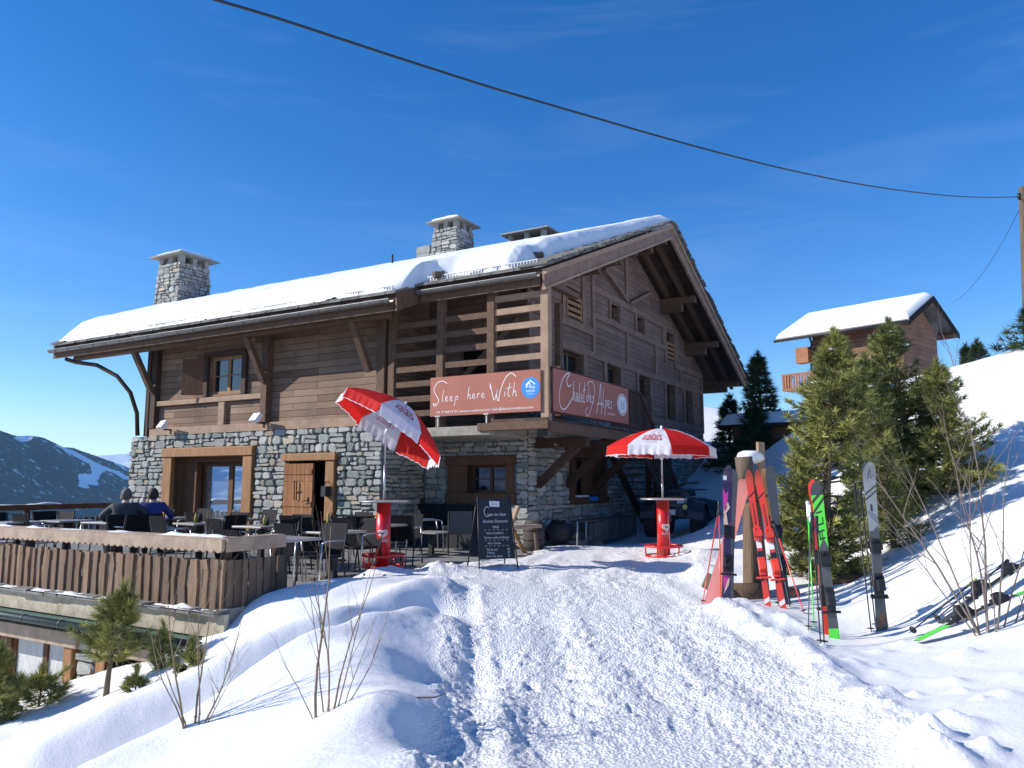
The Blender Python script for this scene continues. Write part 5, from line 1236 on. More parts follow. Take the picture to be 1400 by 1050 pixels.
script(m, [[(.09, .17), (.03, .2), (-.02, .1), (.02, .0), (.12, .03)]], -.17, .84, .8, .009, fo, 1); put_text(m, 'halet des Alpes', .062, lambda a, b: fo(.03+a, .87+b), 1, .85)
put_text(m, 'Goûter Desserts', .066, lambda a, b: fo(a, .76+b), 1, .95); put_text(m, 'Midi', .062, lambda a, b: fo(0+a, .665+b), 1)
for (t_, x_, y_) in (('Filet de Cabillaud', -.02, .57), ('Risotto et bleu de Bagnes', .01, .50), ('Menu Tartare', -.04, .41), ('Thé du jour', -.08, .31), ('2 Pièces', -.11, .26), ('Bière Thé chaud', -.05, .205)):
    put_text(m, t_, .047, lambda a, b: fo(x_+a, y_+b), 1, .88)
for y_ in (.31, .26, .205): put_text(m, '30', .05, lambda a, b: fo(.2+a, y_+b), 1, .9)
for y_ in (.62, .455, .365):
    for k in range(6): ribbon(m, [(-.2+k*.075, y_), (-.17+k*.075, y_+.004)], .006, fo, 1)
m.build('front_board', [M['board'], M['chalk'], M['grey_print']], BB)
m = MB(); m.hexa([(-.31, .28, .16), (.31, .28, .16), (.31, .295, .16), (-.31, .295, .16), (-.27, -.03, hh), (.27, -.03, hh), (.27, -.015, hh), (-.27, -.015, hh)]); m.build('rear_board', M['board'], BB)
for (x, y0, y1) in ((-.33, -.335, -.06), (.33, -.335, -.06), (-.33, .33, -.03), (.33, .33, -.03)):
    m = MB(); m.tube([(x, y0, 0), (x*.85, y1, hh+.02)], .012, 6); m.build('leg', M['metal_dark'], BB)

# ================================================================== PROPS ALONG THE WALL
def W3(X, Y): p = loc2w(X, Y); return p
q = G(720, 752, .0)
pb = loc2w(-.25, -.28)
bar = empty('wooden_barrel', (pb.x, pb.y, hz(pb.x, pb.y)-.02), 0, 'grey weathered wooden barrel at the stone corner of the chalet', 'barrel')
m = MB(); m.lathe([(.18, 0), (.23, .2), (.245, .36), (.23, .5), (.18, .68)], 22); m.build('staves', M['barrel'], bar)
for z in (.10, .26, .46, .60): m = MB(); rr = .19+.058*math.sin(math.pi*z/.68); m.torus((0, 0, z), rr, .012, 26, 5); m.build('hoop', M['metal_dark'], bar)
q = G(706, 752, .02)
ds = empty('carved_wood_seat', (q.x, q.y+.1, hz(q.x, q.y)), R_(20), 'rustic seat of a pale slab leaning on a curved branch leg beside the blackboard', 'seat')
m = MB(); m.bar((-.12, 0, .62), (.06, .05, 1.0), .14, .07); m.build('back_slab', M['beam_light'], ds, bevel=.02)
m = MB(); m.bar((-.15, .0, .55), (.55, .1, .57), .3, .07); m.build('seat_plank', M['rail_wood'], ds, bevel=.015)
m = MB(); m.tube([(-.08, 0, .55), (-.02, -.03, .38), (.06, -.05, .22), (.18, -.08, .0)], [.05, .045, .045, .05], 8); m.build('leg', M['frame'], ds)
m = MB(); m.tube([(.5, .15, .55), (.52, .18, .25), (.56, .2, .0)], [.05, .045, .05], 8); m.build('leg', M['bark'], ds)
for i, (X, Y, sx, sy, sz, rz, lab) in enumerate([(.95, -.75, .55, .35, .16, 10, 'lowest flat grey stone slab by the foot of the gable wall'), (1.15, -.55, .42, .3, .15, -20, 'square grey stone block resting on the slabs by the gable wall'),
                                                 (1.75, -.65, .35, .25, .28, 30, 'upright rough grey stone at the left end of the plank bench'), (1.55, -.95, .40, .22, .12, -10, 'small grey stone slab nearest the snow path')]):
    p = loc2w(X, Y); st_ = MB(); st_.blob((0, 0, sz/2), (sx/2, sy/2, sz/2), 10, 5, .22, 30+i); st_.col = (.22, .22, .22)
    o = st_.build('stone_block', M['mortar']); o.location = (p.x, p.y, hz(p.x, p.y)-.02+(.13 if i == 1 else 0)); o.rotation_euler = (0, 0, R_(rz)); tag(o, lab, 'stone', 'stones at the foot of the gable wall')
for i, (X, Y) in enumerate([(.55, -.95), (1.35, -.8)]):
    p = loc2w(X, Y); m = MB(); m.tube([(0, 0, 0), (.01, 0, .55)], .018, 6); o = m.build('marker_stick', M['guard']); o.location = (p.x, p.y, hz(p.x, p.y)); tag(o, ['short white stick nearest the stone corner', 'taller white stick beside the plank bench'][i], 'stick', 'white sticks by the wall')
p = loc2w(.75, -.4); cb = MB(); cb.sm = True; cb.blob((0, 0, .25), (.33, .26, .30), 12, 7, .25, 4); o = cb.build('covered_bundle', M['black']); o.location = (p.x, p.y, hz(p.x, p.y)); tag(o, 'dark crumpled bundle leaning against the gable wall', 'bundle')
pbn = empty('plank_bench', CO, BA, 'low grey bench of upright plank pieces along the gable wall', 'bench'); zb = .1
m = MB(); m.box(1.9, -.62, zb+.36, 5.1, -.2, zb+.42); m.build('seat', M['bark'], pbn, bevel=.01)
r = random.Random(9)
for k in range(14): m = MB(); kk = r.uniform(.7, 1.1); m.col = (.17*kk, .145*kk, .125*kk); x = 1.95+k*.225; m.box(x, -.66, zb-.1, x+r.uniform(.13, .19), -.60, zb+.35+r.uniform(-.02, .02)); m.build('plank', M['plank_grey'], pbn)
tr = empty('window_box', CO, BA, 'small white and blue items box on the sill of the gable ground window', 'box')
m = MB(); m.box(3.15, -.16, .96, 3.55, -.09, 1.06); m.build('blue_cloth', M['blue'], tr); m = MB(); m.box(2.5, -.05, 1.055, 3.2, .05, 1.10); m.build('tray', M['white'], tr)

# ------------------------------------------------------------------ quad bike
q = G(935, 735, .03)
atv = empty('quad_bike', (q.x-.05, q.y, hz(q.x, q.y)+.02), R_(-24), 'black quad bike with front rack and winch parked in the shade by the stairs', 'quad bike')
atv.scale = (1.22, 1.22, 1.22)
# front towards -y
for (x, y) in ((-.47, -.62), (.47, -.62), (-.47, .68), (.47, .68)):
    w = MB(); prof = [(.17, -.13), (.27, -.13), (.31, -.09), (.31, .09), (.27, .13), (.17, .13)]; w.lathe(prof, 28, (x, y, .31), 'x')
    for k in range(24): a = k*2*math.pi/24; w.bar((x-.11, y+.31*math.cos(a), .31+.31*math.sin(a)), (x+.11, y+.31*math.cos(a+.12), .31+.31*math.sin(a+.12)), .03, .03, up=(0, math.cos(a), math.sin(a)))
    wo = w.build('tyre', M['tyre'], atv); w = MB(); w.lathe([(.05, -.12), (.16, -.10), (.17, 0), (.16, .10), (.05, .12)], 18, (x, y, .31), 'x'); w.build('rim', M['metal'], wo)
m = MB(); m.hexa([(-.30, -.95, .42), (.30, -.95, .42), (.26, .95, .45), (-.26, .95, .45), (-.22, -.85, .78), (.22, -.85, .78), (.2, .9, .78), (-.2, .9, .78)]); m.build('chassis', M['atv'], atv, bevel=.04)
m = MB(); m.hexa([(-.28, -.98, .62), (.28, -.98, .62), (.24, -.15, .75), (-.24, -.15, .75), (-.20, -.88, .88), (.20, -.88, .88), (.16, -.1, .98), (-.16, -.1, .98)]); m.build('hood', M['atv'], atv, bevel=.04)
for (x, y) in ((-.47, -.62), (.47, -.62), (-.47, .68), (.47, .68)):
    m = MB(); s_ = 1 if x > 0 else -1; prev = None
    for k in range(9):
        a = math.pi*(k/8)*.95+.08; cur = [(x-s_*.2, y-.38*math.cos(a), .38+.40*math.sin(a)), (x+s_*.16, y-.40*math.cos(a), .34+.37*math.sin(a)), (x+s_*.16, y-.38*math.cos(a), .32+.37*math.sin(a)), (x-s_*.2, y-.36*math.cos(a), .36+.38*math.sin(a))]
        if prev: m.hexa(prev+cur)
        prev = cur
    m.build('fender', M['atv'], atv)
m = MB(); m.hexa([(-.17, -.05, .80), (.17, -.05, .80), (.2, .75, .80), (-.2, .75, .80), (-.12, .0, .93), (.12, .0, .93), (.15, .72, .97), (-.15, .72, .97)]); m.build('seat', M['black'], atv, bevel=.04)
m = MB(); m.tube([(-.40, -.12, 1.10), (-.18, -.2, 1.08), (0, -.22, 1.02), (.18, -.2, 1.08), (.40, -.12, 1.10)], .018, 8); m.tube([(0, -.22, 1.02), (0, -.35, .8)], .03, 8); m.build('handlebar', M['metal_dark'], atv)
m = MB()
for k in range(7): m.tube([(-.36+k*.12, -.98, .92), (-.36+k*.12, -.42, .94)], .010, 6)
for y in (-.98, -.7, -.42): m.tube([(-.38, y, .925), (.38, y, .925)], .013, 6)
m.build('front_rack', M['metal_dark'], atv)
m = MB()
for k in range(7): m.tube([(-.36+k*.12, .45, .94), (-.36+k*.12, 1.0, .94)], .010, 6)
for y in (.45, .72, 1.0): m.tube([(-.38, y, .94), (.38, y, .94)], .013, 6)
m.build('rear_rack', M['metal_dark'], atv)
m = MB(); m.tube([(-.30, -.98, .40), (-.32, -1.08, .6), (-.28, -1.02, .82), (.28, -1.02, .82), (.32, -1.08, .6), (.30, -.98, .40), (-.30, -.98, .40)], .022, 8); m.build('bumper', M['metal_dark'], atv)
for s_ in (-1, 1): m = MB(); m.hexa([(s_*.12, -.99, .68), (s_*.30, -.95, .70), (s_*.30, -.93, .70), (s_*.12, -.97, .68), (s_*.13, -.96, .76), (s_*.31, -.90, .80), (s_*.31, -.88, .80), (s_*.13, -.94, .76)]); m.build('headlight', M['lamp'], atv)
m = MB(); m.box(-.10, -1.06, .46, .10, -.98, .56); m.tube([(0, -1.08, .5), (.01, -1.1, .40), (.03, -1.1, .36), (.0, -1.1, .33)], .012, 6); m.build('winch', M['guard'], atv)
m = MB(); m.sm = True; m.blob((.30, -1.09, .62), (.05, .02, .055), 12, 6, .0); m.build('fog_lamp', M['hivis'], atv)

# ================================================================== SKIS
def ski(L_, w, top, kind, base_m=None, graphics=(), decals=(), twin=False, label=None, group=None, binding=True, bcol=None):
    t = empty('ski', (0, 0, 0)); m = MB(); n = 46; prev = None; m.sm = False
    for i in range(n+1):
        s = i/n; z = L_*s; k = abs(s-.42)*2
        ww = w*(.70+.32*min(1, k)**1.7)
        if s > .93: ww *= math.sqrt(max(.02, 1-((s-.93)/.072)**2))
        if s < .03: ww *= .8+.2*(s/.03)
        y = -.030*math.sin(math.pi*min(1, s/.88))*.6+(.085*((s-.88)/.12)**2*-1 if s > .88 else 0)
        if twin and s < .06: y -= .04*((.06-s)/.06)**2
        th = .004+.012*math.exp(-((s-.45)/.26)**2)
        cur = [(-ww/2, y, z), (ww/2, y, z), (ww/2, y-th, z), (-ww/2, y-th, z)]
        if prev:
            b = len(m.v); m.v += prev+cur
            m.face((b, b+1, b+5, b+4), 1); gi = 0
            for (a, c, mi) in graphics:
                if a <= s-.5/n < c: gi = mi
            m.face((b+2, b+3, b+7, b+6), gi); m.face((b+1, b+2, b+6, b+5), 2); m.face((b+3, b, b+4, b+7), 2)
        prev = cur
    def ysurf(s):
        return -.030*math.sin(math.pi*min(1, s/.88))*.6+(.085*((s-.88)/.12)**2*-1 if s > .88 else 0)-(.004+.012*math.exp(-((s-.45)/.26)**2))
    def wid(s):
        ww = w*(.70+.32*min(1, abs(s-.42)*2)**1.7)
        if s > .93: ww *= math.sqrt(max(.02, 1-((s-.93)/.072)**2))
        return ww*.97
    for (mi, poly) in decals:
        for i in range(n):
            a, c = i/n, (i+1)/n; q = clip_poly(poly, lambda x, y: y-a); q = clip_poly(q, lambda x, y: c-y) if q else q
            if len(q) >= 3: m.poly([(x*wid(y)/2, ysurf(y)-.0015, y*L_) for x, y in q], mi)
    mats = [top, base_m or M['skidark'], M['edge']]+list(kind)
    m.build('board', mats, t)
    if binding:
        bc = bcol or M['black']; z0 = L_*.40
        m = MB(); m.box(-.045, -.065, z0+.15, .045, -.012, z0+.30); m.box(-.05, -.105, z0+.19, .05, -.065, z0+.26); m.tube([(-.03, -.07, z0+.27), (0, -.06, z0+.30), (.03, -.07, z0+.27)], .008, 6); m.build('toe_binding', bc, t, bevel=.006)
        m = MB(); m.box(-.042, -.06, z0-.26, .042, -.012, z0-.05); m.hexa([(-.045, -.06, z0-.22), (.045, -.06, z0-.22), (.045, -.06, z0-.07), (-.045, -.06, z0-.07), (-.035, -.15, z0-.20), (.035, -.15, z0-.20), (.035, -.12, z0-.10), (-.035, -.12, z0-.10)]); m.box(-.085, -.045, z0-.30, .085, -.02, z0-.275); m.build('heel_binding', bc, t, bevel=.006)
        m = MB(); m.box(-.028, -.03, z0-.05, .028, -.014, z0+.17); m.build('binding_plate', M['skidark'], t)
    if label: tag(t, label, 'ski', group)
    return t
def orient(o, foot, tip, face):
    foot = Vector(foot); tip = Vector(tip); zc = (tip-foot).normalized(); f = Vector(face); yc = -(f-zc*f.dot(zc)).normalized(); xc = yc.cross(zc)
    mtx = Matrix((xc, yc, zc)).transposed().to_4x4(); mtx.translation = foot; o.matrix_world = mtx
    o.location = foot; o.rotation_euler = mtx.to_euler(); return o
def pt(px, py, y): return D(px, py, y)
def pole(foot, tip, label, shaft=None, grip=None, group='ski poles'):
    foot = Vector(foot); tip = Vector(tip); L_ = (tip-foot).length; t = empty('ski_pole', foot, 0, label, 'ski pole', group)
    m = MB(); m.tube([(0, 0, 0), (0, 0, .06), (0, 0, L_-.1)], [.003, .006, .009], 7); m.build('shaft', shaft or M['black'], t)
    m = MB(); m.lathe([(.008, L_-.18), (.016, L_-.15), (.015, L_-.05), (.020, L_-.01), (.012, L_)], 8); m.build('grip', grip or M['black'], t)
    m = MB(); m.lathe([(.004, .075), (.036, .07), (.036, .064), (.004, .06)], 10); m.build('basket', M['black'], t)
    m = MB(); m.tube([(.0, 0, L_-.02), (.03, -.02, L_-.05), (.025, -.03, L_-.16), (.0, -.01, L_-.05)], .004, 5); m.build('strap', M['black'], t)
    z = (tip-foot).normalized(); t.rotation_euler = z.to_track_quat('Z', 'Y').to_euler(); return t
def gp(px, py, y, dz=-.03): p = D(px, py, y); return Vector((p.x, p.y, hz(p.x, p.y)+dz))
CAMD = Vector((0, -1, 0))
# grey pair right
ga = ski(1.80, .125, M['skigrey'], [M['skidark'], M['rust'], M['skiblack']], M['skidark'], [(0, .60, 3)], decals=[(4, [(-.15,.93),(.15,.93),(0,.965)]), (5, [(-.32,.905),(-.18,.905),(.02,.965),(-.03,.965)]), (5, [(.32,.905),(.18,.905),(-.02,.965),(.03,.965)]), (5, [(-1,.78),(1,.83),(1,.84),(-1,.79)]), (5, [(-1,.81),(1,.86),(1,.87),(-1,.82)]), (3, [(-1,.60),(1,.60),(.8,.64),(-.2,.61)]), (5, [(-.3,.72),(.1,.72),(.1,.76),(-.3,.76)]), (4, [(-.8,.04),(.6,.10),(.8,.16),(-.2,.14)])], label='grey topped wide ski with dark tail, upright, nearest the camera of its strapped pair', group='pair of wide grey skis standing in the snow')
f0 = Vector(gp(1205, 852, 8.0, -.10)); tp = D(1185, 616, 7.95)
orient(ga, f0, tp, (-.15, -1, 0)); gb2 = ski(1.80, .125, M['skigrey'], [M['skidark'], M['rust']], M['skidark'], label='wide ski hidden behind the upright grey topped one, bases together', group='pair of wide grey skis standing in the snow'); orient(gb2, f0+Vector((.04, .05, 0)), tp+Vector((.03, .05, -.01)), (.15, 1, 0))
# emblem and straps on the grey ski
m = MB(); fe = lambda x, y: (x, .012, 1.66+y)
m2 = MB()
pole(gp(1191, 855, 8.0), D(1168, 660, 8.1), 'black ski pole touching the left edge of the grey skis', group='poles beside the grey skis'); pole(gp(1197, 848, 8.15), D(1176, 668, 8.25), 'black ski pole half hidden behind the grey skis', group='poles beside the grey skis')
# green pair
gr = ski(1.66, .115, M['green'], [M['skidark'], M['green'], M['skiblack']], M['skidark'], [(.92, 1.01, 3), (.13, .50, 3)], decals=[(3, [(-1,.50),(1,.50),(1,.60),(.2,.66),(-1,.60)]), (5, [(-1,.86),(1,.93),(1,.95),(-1,.88)]), (5, [(-1,.80),(1,.88),(1,.90),(-1,.82)]), (5, [(-.6,.645),(.6,.655),(.6,.665),(-.6,.655)]), (5, [(-.6,.69),(.6,.70),(.6,.71),(-.6,.70)]), (5, [(-.6,.645),(-.35,.645),(-.35,.70),(-.6,.70)]), (5, [(-.05,.65),(.12,.65),(.12,.70),(-.05,.70)]), (5, [(-.6,.73),(.6,.74),(.6,.75),(-.6,.74)]), (5, [(.4,.74),(.6,.74),(.6,.78),(.4,.78)]), (5, [(-.6,.80),(.5,.81),(.5,.82),(-.6,.81)]), (4, [(-.8,.06),(.8,.08),(.8,.12),(-.8,.10)])], label='neon green race ski with grey middle, standing in front of its pair', group='pair of green race skis', bcol=M['black'])
orient(gr, gp(1142, 868, 7.75, -.12), D(1115, 662, 7.75), (-.25, -1, 0))
gr2 = ski(1.66, .115, M['green'], [M['skidark'], M['green']], M['skired'], label='green race ski mostly hidden behind the front green one', group='pair of green race skis'); orient(gr2, gp(1142, 868, 7.8, -.12)+Vector((-.04, .05, 0)), D(1113, 664, 7.83), (.25, 1, 0))
for (a, b, c, d, y, lab, sh, gg) in [(1105, 862, 1108, 690, 7.9, 'dark pole with a white strap just left of the green skis', M['skidark'], M['white']), (1113, 858, 1104, 685, 8.0, 'thin pole with a green upper shaft left of the green skis', M['green'], M['white']),
                                  (1122, 880, 1110, 700, 7.35, 'leftmost of the two black poles planted nearest the camera', M['black'], M['black']), (1127, 880, 1116, 705, 7.3, 'right hand black pole planted nearest the camera', M['black'], M['black'])]:
    pole(gp(a, b, y), D(c, d, y+.05), lab, sh, gg, 'poles beside the green skis')
# red pair and dark pair leaning on the post
for (fx, fy, tx, ty, yy, lab) in [(1050, 818, 1021, 633, 9.15, 'left of the two bright red skis leaning on the wooden post'), (1072, 832, 1033, 637, 9.0, 'right of the two bright red skis leaning on the wooden post')]:
    s_ = ski(1.68, .085, M['skired'], [M['white'], M['skiblack']], M['skidark'], [(.30, .42, 4), (.43, .47, 3)], decals=[(3, [(-1,.47),(1,.50),(-1,.55)]), (3, [(-.9,.05),(.9,.07),(.9,.10),(-.9,.08)]), (4, [(-1,.80),(1,.84),(1,.85),(-1,.81)]), (4, [(-1,.20),(.2,.22),(1,.30),(-1,.28)]), (4, [(-.2,.60),(.2,.60),(.1,.76),(-.1,.76)])], label=lab, group='red skis on the post', bcol=M['skired']); orient(s_, gp(fx, fy, yy, -.06), D(tx, ty, yy+.45), (-.2, -1, 0))
s_ = ski(1.75, .125, M['skidark'], [M['rust'], M['skiblack']], M['skidark'], [(.0, .3, 4)], label='wide dark grey ski leaning behind the red skis on the post', group='dark skis on the post'); orient(s_, gp(1075, 822, 9.3, -.06), D(1050, 626, 9.75), (-.1, -1, 0))
s_ = ski(1.75, .125, M['skidark'], [M['rust'], M['skiblack']], M['frame'], label='orange edged twin of the wide dark grey ski, pressed behind it', group='dark skis on the post'); orient(s_, gp(1073, 820, 9.36, -.06), D(1045, 628, 9.82), (.1, 1, 0))
pole(gp(1101, 842, 8.8), D(1058, 716, 9.1), 'red and black ski pole slanting away right of the red skis', M['skired']); pole(gp(1080, 815, 9.1), D(1056, 712, 9.3), 'thin dark pole close against the right red ski', M['skidark'])
pole(gp(1064, 820, 9.2), D(1051, 705, 9.35), 'red pole between the red skis and the dark grey ones', M['skired'])
# purple pair on the other side of the post
s_ = ski(1.74, .125, M['purple'], [M['magenta'], M['cream'], M['white']], M['skidark'], decals=[(3, [(-1,.62),(-.1,.70),(.2,.82),(-.4,.80),(-1,.84)]), (4, [(-1,.50),(.3,.56),(-.3,.66),(.6,.70),(.1,.74),(-1,.70)]), (3, [(-1,.47),(.4,.52),(1,.60),(.2,.56),(-1,.54)]), (3, [(-.9,.28),(1,.30),(.9,.25),(.1,.18),(-.6,.13),(-.8,.20)]), (4, [(-.6,.10),(.5,.16),(.9,.22),(.3,.20),(-.3,.14)]), (5, [(-.9,.90),(-.2,.90),(-.2,.93),(-.9,.93)])], label='dark purple ski with magenta and cream graphics, leaning on the post', group='purple skis on the post'); orient(s_, gp(992, 822, 9.4, -.06), D(995, 623, 9.75), (-.1, -1, 0))
s_ = ski(1.74, .125, M['purple'], [M['magenta'], M['cream']], M['skidark'], label='plain side of the second purple ski, just right of the graphic one', group='purple skis on the post'); orient(s_, gp(996, 820, 9.5, -.06), D(1003, 627, 9.86), (.2, 1, 0))
s_ = ski(1.70, .12, M['pink'], [M['white']], M['pink'], label='pink based ski slanting behind the purple skis up to the post', group='pink skis on the post', binding=False); orient(s_, gp(966, 806, 9.5, -.04), D(1016, 652, 10.0), (-.3, -1, 0))
s_ = ski(1.70, .12, M['pink'], [M['white']], M['pink'], label='second pink based ski, just behind the first and lower', group='pink skis on the post', binding=False); orient(s_, gp(976, 806, 9.6, -.04), D(1019, 662, 10.05), (-.3, -1, 0))
pole(gp(959, 806, 9.3), D(984, 688, 9.5), 'leftmost red ski pole in front of the pink skis', M['skired'], group='red poles by the purple skis'); pole(gp(985, 812, 9.3), D(983, 685, 9.45), 'red ski pole upright against the purple ski', M['skired'], group='red poles by the purple skis')
# skis lying on the slope
def lay(o, p0, p1): orient(o, p0, p1, (-.15, .12, 1)); return o
def on(px, py, y, dz): p = D(px, py, y); return Vector((p.x, p.y, hz(p.x, p.y)+dz))
a0, a1 = G(1248, 860, .02), None
l1 = ski(1.70, .115, M['green'], [M['skiblack'], M['green']], M['skidark'], [(.2, .62, 3)], label='neon green and black ski lying lowest on the snow slope', group='skis lying on the snow slope')
pA = on(1252, 862, 7.15, .03); pB = on(1402, 805, 7.25, .10); pB = pA+(pB-pA).normalized()*1.70; lay(l1, pA, pB)
l2 = ski(1.76, .125, M['skidark'], [M['skiblack'], M['rust']], M['skidark'], [(.2, .5, 3)], label='wide dark grey ski lying above the green one behind the bare shrub', group='skis lying on the snow slope')
pA2 = on(1285, 840, 7.45, .05); pB2 = on(1410, 775, 7.6, .14); pB2 = pA2+(pB2-pA2).normalized()*1.76; lay(l2, pA2, pB2)
p_a = on(1242, 856, 7.4, .05); p_b = on(1330, 800, 7.9, .10); pole(p_a, p_a+(p_b-p_a).normalized()*1.2, 'black pole with a yellow green grip lying left of the lying skis', grip=M['hivis'], group='poles lying on the slope')
p_a = on(1275, 845, 7.6, .05); p_b = on(1390, 770, 8.0, .12); pole(p_a, p_a+(p_b-p_a).normalized()*1.2, 'thin black pole lying above the wide dark lying ski', group='poles lying on the slope')

# ================================================================== THE POST
q = gp(1032, 806, 10.15, -.05); pr_ = empty('timber_post', q, R_(20), 'thick weathered timber post the red and purple skis lean on', 'post')
m = MB(); m.hexa([(-.13, -.11, 0), (.16, -.12, 0), (.14, .12, 0), (-.12, .11, 0), (-.10, -.09, 1.22), (.09, -.09, 1.25), (.10, .09, 1.24), (-.09, .09, 1.21)]); m.build('post_body', M['log'], pr_, bevel=.03)
m = MB(); m.sm = True; m.blob((.02, 0, 1.35), (.14, .13, .13), 10, 7, .1, 3); m.build('round_block', M['log'], pr_)
m = MB(); m.tube([(-.05, 0, 1.42), (-.08, 0, 1.6), (-.09, 0, 1.82)], [.125, .108, .118], 12); m.build('log_section', M['bark'], pr_)
m = MB(); m.sm = True; m.blob((.02, .02, 1.82), (.19, .15, .085), 14, 7, .12, 5); m.build('snow_cap', M['snow'], pr_)
m = MB(); m.bar((.20, .05, 1.25), (.22, .05, 2.02), .05, .10); m.build('upright_board', M['beam_light'], pr_)
q = gp(975, 790, 9.9, 0); m = MB(); m.tube([(-.1, .05, .25), (.05, 0, .18), (.30, -.1, -.05)], [.10, .11, .10], 12); o = m.build('log', M['bark']); o.location = q; tag(o, 'short grey log half buried in snow left of the purple skis', 'log')
q = gp(1010, 798, 9.9, 0); m = MB(); m.tube([(-.25, .05, .04), (.35, .0, .05)], [.15, .15], 12); o = m.build('log', M['log']); o.location = q; tag(o, 'thick brown log lying at the foot of the timber post', 'log')
q = gp(1078, 782, 9.8, 0); m = MB(); m.sm = True; m.blob((0, 0, .03), (.13, .10, .08), 10, 6, .15, 7); o = m.build('rock', M['rust']); o.location = q; tag(o, 'small reddish brown rock showing through the snow beside the post', 'rock')
q = gp(575, 995, 5.0, 0); q = Vector((G(582, 992, -.12))); q.z = hz(q.x, q.y)+.015; m = MB(); m.tube([(-.15, 0, .0), (-.05, .03, .015), (.05, .02, .02), (.13, .07, .03)], [.004, .006, .005, .003], 5); o = m.build('twig', M['twig']); o.location = q; tag(o, 'thin broken twig lying on the shaded edge of the path', 'twig')

# ================================================================== TREES
def tufts(name, C, Dr, Lr, k, w, spread, cols, parent, matl):
    n = len(C); rs_ = np.random.RandomState(len(C)); C = np.repeat(C, k, 0); Dd = np.repeat(Dr, k, 0)+rs_.normal(0, spread, (n*k, 3)); Dd /= np.linalg.norm(Dd, axis=1)[:, None]
    Ln = np.repeat(Lr, k)*rs_.uniform(.7, 1.15, n*k); P = np.cross(Dd, rs_.normal(0, 1, (n*k, 3))); P /= np.linalg.norm(P, axis=1)[:, None]+1e-9
    st = C+Dd*(Ln*rs_.uniform(-.1, .25, n*k))[:, None]; ww = (w*rs_.uniform(.7, 1.3, n*k))[:, None]
    V = np.stack([st-P*ww, st+P*ww, st+Dd*Ln[:, None]], 1).reshape(-1, 3); F = np.arange(n*k*3).reshape(-1, 3)
    cc = np.repeat(np.repeat(cols, k, 0)*rs_.uniform(.75, 1.25, (n*k, 1)), 3, 0)
    return np_mesh(name, V, F, matl, parent, cols=cc)
def pine(name, base, h, rad, label, group, seed, needles=9, dens=1.0, yel=.6, tl=.13, w=.006, shape=None, lean=(0, 0), far=False, snow=0, bare=.0, trunk=True):
    rr = random.Random(seed); t = empty(name, base, 0, label, 'tree', group); m = MB()
    pts = [(lean[0]*h*s+.03*h*math.sin(3*s+seed), lean[1]*h*s+.02*h*math.cos(4*s+seed), h*s) for s in [i/8 for i in range(9)]]; tr_ = .022*h+.01
    m.tube(pts, [tr_*(1-.85*i/8) for i in range(9)], 8)
    C = []; Dv = []; Ls = []; shape = shape or (lambda s: (1-s)**.75*(.55+.45*min(1, s*5)))
    nb = int(26*h/3*dens*4)
    sn = MB(); sn.sm = True; blobs = []
    for b in range(nb):
        s = bare+(1-bare)*(b+rr.random())/nb; i = min(7, int(s*8)); f = s*8-i; p0 = Vector(pts[i]).lerp(Vector(pts[i+1]), f)
        a = b*2.399+rr.uniform(-.5, .5); lobe = float(fbm(np.array([(a % 6.283)*1.1+seed*3.1]), np.array([s*5.5+seed]), 3)[0])
        if lobe < .36 and s < .9: continue
        Lb = rad*shape(s)*rr.uniform(.6, 1.1)*(.25+1.5*lobe)+.05*h*.3
        up0 = rr.uniform(-.15, .25) if not far else rr.uniform(-.25, .05); d = Vector((math.cos(a), math.sin(a), up0)).normalized(); end_up = .55 if not far else .1
        steps = max(3, int(Lb/(tl*.62))); prev = p0; bp = [p0]
        for q in range(1, steps+1):
            u = q/steps; dd = (d+Vector((0, 0, end_up*u*u))+Vector((rr.uniform(-.12, .12), rr.uniform(-.12, .12), rr.uniform(-.08, .08)))).normalized(); prev = prev+dd*(Lb/steps); bp.append(prev)
            if u > .28 or s > .8:
                C.append(prev); Dv.append(dd); Ls.append(tl*rr.uniform(.8, 1.1))
                for sd in (-1, 1):
                    if rr.random() < .85:
                        side = dd.cross(Vector((0, 0, 1))).normalized()*sd; ln = Lb*.32*(1-u*.6)*rr.uniform(.4, 1.1); d2 = (dd*.7+side*.8+Vector((0, 0, rr.uniform(.05, .5)))).normalized()
                        nn = max(1, int(ln/(tl*.7)))
                        for e in range(nn): C.append(prev+d2*(ln*(e+1)/nn)); Dv.append(d2); Ls.append(tl*rr.uniform(.75, 1.1))
        if Lb > .25*rad or far is False: m.tube([bp[0], bp[len(bp)//2], bp[-1]], [tr_*.28*(1-s*.6), tr_*.18*(1-s*.6), .003], 5, cap=False)
        if snow and rr.random() < snow*1.6: j = max(1, int(len(bp)*rr.uniform(.6, .95))); blobs.append((bp[j]+Vector((0, 0, .03)), rr.uniform(.03, .075)*h/3, rr.random()))
    for k in range(int(6*dens)): C.append(Vector(pts[-1])+Vector((0, 0, rr.uniform(-.05, .12)))); Dv.append(Vector((rr.uniform(-.3, .3), rr.uniform(-.3, .3), 1))); Ls.append(tl)
    if trunk: m.build('trunk', M['bark'], t)
    C = np.array([tuple(c) for c in C]); Dv = np.array([tuple(c) for c in Dv]); Ls = np.array(Ls); rs_ = np.random.RandomState(seed)
    clump = fbm(C[:, 0]*2.2/rad+seed, C[:, 2]*2.5/rad+C[:, 1]*2, 3); k = rs_.uniform(.6, 1.25, len(C))*(.75+.75*clump)
    g0 = np.array([.055, .085, .028]) if not far else np.array([.03, .055, .022]); g1 = np.array([.32, .31, .085]) if not far else np.array([.16, .17, .06]); mixv = np.clip(yel*rs_.uniform(.3, 1.3, len(C))+(clump-.5)*.7, 0, 1)[:, None]
